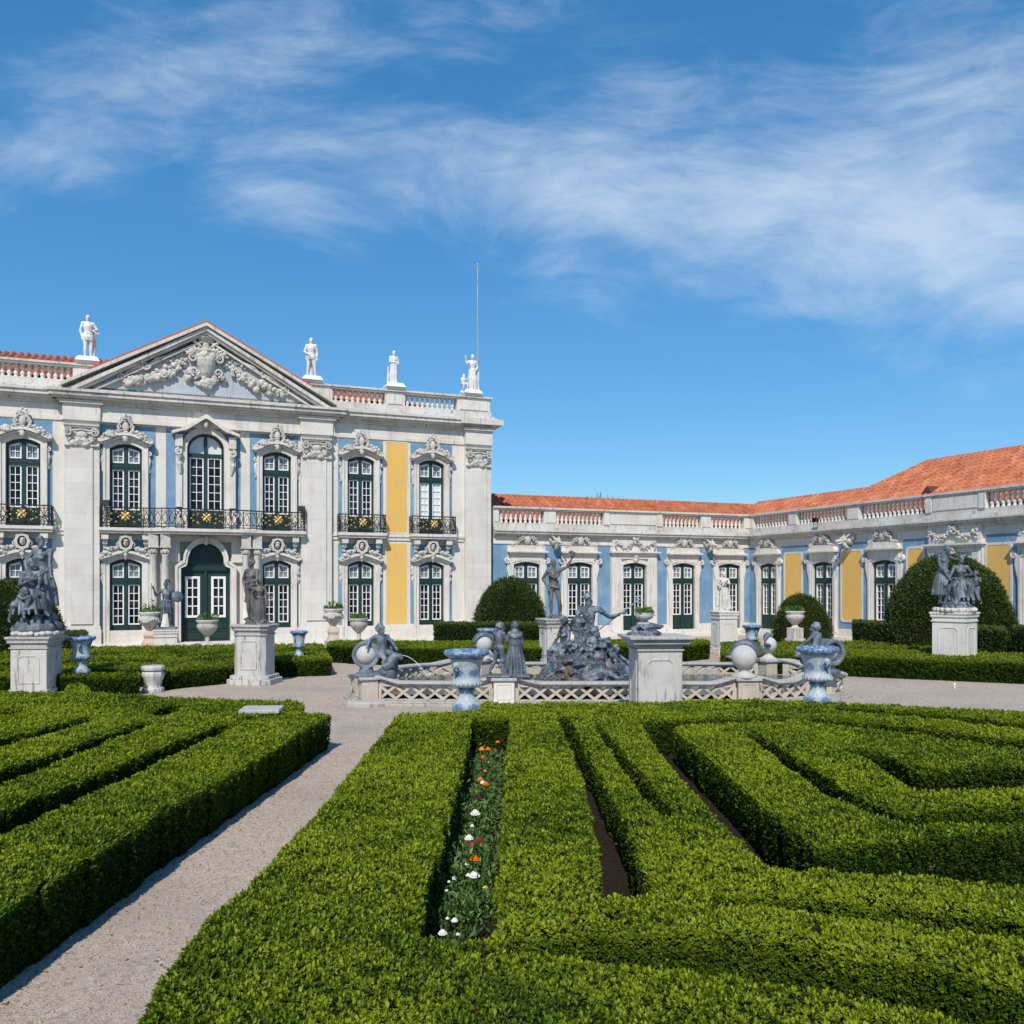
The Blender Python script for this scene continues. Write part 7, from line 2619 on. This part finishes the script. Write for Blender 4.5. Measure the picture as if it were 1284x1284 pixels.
mm = main.matrix_basis
for u, lab in ((-3.42, 'square floodlight on the left end of the central balcony rail'), (3.50, 'square floodlight on the right end of the central balcony rail')):
    floodlight(lab, mm @ Vector((u, -.40, 5.19)), RZ_MAIN + PI)
rm = right.matrix_basis
floodlight('small dark floodlight below the balusters of the yellow wing', rm @ Vector((5.0, -.35, 5.02)), right.rotation_euler[2])
sp_ = MB()
sp_.lathe([(.018, 0), (.015, .07), (.028, .075), (.028, .11), (.012, .12)], 10)
sp_.cone((0, 0, .10), .01, (-.05, -.02, .12), .007, 6)
tag(obj('sprinkler', sp_, M['white_paint'], None, (px_at(1197, 20.7), 20.7, 0)), 'small white sprinkler head on the gravel before the right parterre', 'sprinkler')


def bare_tree(label, x, y, h, seed):
    rr = random.Random(seed)
    tr, cr_ = MB(), MB()

    def grow(p, d, L, r, lev):
        q = p + d * L
        (tr if lev < 1 else cr_).cone(p, r, q, r * .65, 6, False)
        if lev >= 4:
            return
        for k in range(3 if lev < 3 else 4):
            nd = (d + Vector((rr.uniform(-.7, .7), rr.uniform(-.7, .7), rr.uniform(-.1, .5)))).normalized()
            grow(q if k else p + d * L * .7, nd, L * rr.uniform(.55, .8), r * .6, lev + 1)
    grow(Vector((0, 0, 0)), Vector((0, 0, 1)), h * .36, .16, 0)
    o = empty('bare_tree', (x, y, 0), 0, label, 'tree', 'bare trees beyond the palace roofs')
    obj('trunk', tr, M['twig'], o)
    obj('crown', cr_, M['twig'], o)


for px, Y, py, lab in ((722, 58, 613, 'bare tree top showing above the red roof, left of centre'), (772, 60, 617, 'bare tree top showing above the red roof, right of the first'), (844, 60, 621, 'low bare tree top just clearing the red roof at the right')):
    bare_tree(lab, px_at(px, Y), Y, z_at(py, Y), px)

# ------------------------------------------------------------------ flowers in the trench
FLOW = [(624, 931, 'orange', 1.0), (604, 940, 'amber', 1.2), (612, 940, 'orange', 1.1), (605, 950, 'orange', .9), (612, 956, 'white', .5), (604, 966, 'plum', .8), (608, 967, 'amber', .6), (602, 978, 'orange', 1.1), (609, 984, 'orange', 1.1),
        (605, 982, 'white', 1.0), (601, 1001, 'plum', .9), (596, 1021, 'white', 1.5), (592, 1036, 'white', .6), (588, 1052, 'white', 1.2), (601, 1055, 'red', .9), (590, 1060, 'red', 1.0), (595, 1078, 'orange', 1.2), (585, 1084, 'white', .5), (587, 1098, 'white', .6), (595, 1099, 'white', 1.3), (569, 1102, 'white', .6),
        (563, 1106, 'white', .4), (608, 1113, 'yellow', .6), (570, 1155, 'white', .7), (561, 1152, 'white', .4), (555, 1171, 'white', .9), (574, 1172, 'white', .4), (560, 1117, 'white', .4)]
CN = dict(orange='orange', amber='amber orange', white='white', red='dark red', plum='plum purple', yellow='yellow')
for i, (px, py, colr, size) in enumerate(FLOW):
    hgt = random.uniform(.22, .34)
    x, y = pw(px, py, hgt)
    rng = np.random.default_rng(500 + i)
    fl_ = empty('flower_plant', (x, y, 0.0), random.uniform(0, 6), None, 'flower', 'flowering plants in the trench bed')
    w = 'large' if size > 1.05 else ('small' if size < .7 else 'middling')
    fl_['label'] = f'{w} {CN[colr]} flower in the narrow trench bed'
    n = 80
    P = np.empty((n, 3))
    a = rng.uniform(0, 2 * PI, n)
    q = .15 * np.sqrt(rng.uniform(0, 1, n))
    P[:, 0], P[:, 1] = q * np.cos(a), q * np.sin(a)
    P[:, 2] = rng.uniform(.02, hgt * .8, n) * (1 - q * 3)
    N = np.stack([np.cos(a) * .7, np.sin(a) * .7, np.full(n, .7)], 1)
    obj('leaf', quad_mesh('leaf', leaf_quads(P, N, np.full(n, .075), rng, .9, .12, .24), M['herb'], rng.uniform(.1, .9, n)), None, fl_)
    obj('stem', MB().tube([(0, 0, 0), (.01, .005, hgt * .6), (0, 0, hgt)], [.004, .0035, .003], 5), M['herb'], fl_)
    b = MB()
    r_ = .024 * size
    for lay, (m, rr_, tz) in enumerate(((9, 1.0, 0.0), (7, .72, .35), (5, .4, .65))):
        for k in range(m):
            t = 2 * PI * (k + .5 * lay) / m
            b.ell((r_ * rr_ * math.cos(t), r_ * rr_ * math.sin(t), r_ * tz * 1.2), (r_ * .5, r_ * .42, r_ * .26), (0, -.6 - .4 * lay, t), 6, 4)
    b.ell((0, 0, r_ * .2), (r_ * .6, r_ * .6, r_ * .5), None, 7, 5)
    obj('blossom', b, M['petal_' + colr], fl_, (0, 0, hgt), smooth=True)
# leafy undergrowth between the flowers
rng = np.random.default_rng(77)
n = 6500
ii = rng.uniform(0, 1, n)
pts = [pw(566, 1168, .1), pw(608, 940, .1)]
cxs = pts[0][0] + (pts[1][0] - pts[0][0]) * ii
cys = pts[0][1] + (pts[1][1] - pts[0][1]) * ii
lump = wave2(3, 6, 2, 8)(cxs * 3, cys)
P = np.stack([cxs + rng.normal(-.03, .19, n), cys, np.abs(rng.normal(0, .085, n)) * np.clip(1 + lump, .1, 2) + .01], 1)
N = np.stack([rng.normal(0, .5, n), rng.normal(0, .5, n), np.full(n, .8)], 1)
V = leaf_quads(P, N, np.full(n, .065), rng, .9, .12, .3)
o = bpy.data.objects.new('ground_cover', quad_mesh('ground_cover', V, M['herb'], rng.uniform(0, .85, n)))
COL.objects.link(o)
tag(o, 'low green leaves covering the soil of the flower trench', 'ground cover', None, 'stuff')

# dry leaves and loose stones that gather along the foot of the hedges
rng = np.random.default_rng(91)
n = 420
t = rng.uniform(0, 1, n) ** 1.4
edge = rng.random(n) < .62
ya = 4.2 + 9.0 * t
xl = -.2182 * ya - .05 + (ya - 7.0) * .012
off = np.where(edge, np.abs(rng.normal(0, .10, n)), rng.uniform(0, 1.0, n))
L0 = [pw(0, 1230, 0), pw(402, 944, 0)]
k_ = (ya - L0[0][1]) / (L0[1][1] - L0[0][1])
xl = L0[0][0] + (L0[1][0] - L0[0][0]) * k_
P = np.stack([xl + off + .03, ya, np.full(n, .006)], 1)
N = np.stack([rng.normal(0, 1, n), rng.normal(0, 1, n), rng.uniform(.0, .25, n)], 1)
V = leaf_quads(P, N, np.full(n, .026), rng, .2, .12, .5)
dry = mat('dry leaf', (.20, .13, .06), .8, .1)
lo_ = bpy.data.objects.new('fallen_leaves', quad_mesh('fallen_leaves', V, dry, rng.uniform(0, 1, n)))
COL.objects.link(lo_)
tag(lo_, 'dry fallen leaves scattered on the gravel path', 'leaves', None, 'stuff')
st_ = MB()
for q in range(520):
    y = 4.2 + 8.5 * random.random() ** 1.4
    k = (y - L0[0][1]) / (L0[1][1] - L0[0][1])
    x = L0[0][0] + (L0[1][0] - L0[0][0]) * k + random.uniform(.02, 1.2)
    r_ = random.uniform(.005, .013)
    st_.ell((x, y, r_ * .3), (r_ * random.uniform(.8, 1.4), r_, r_ * .6), (0, 0, random.uniform(0, 3)), 6, 4)
tag(obj('loose_stones', st_, mat('loose stone', (.42, .37, .32), .9, .1), smooth=True), 'loose small stones lying on the gravel path', 'stones', None, 'stuff')
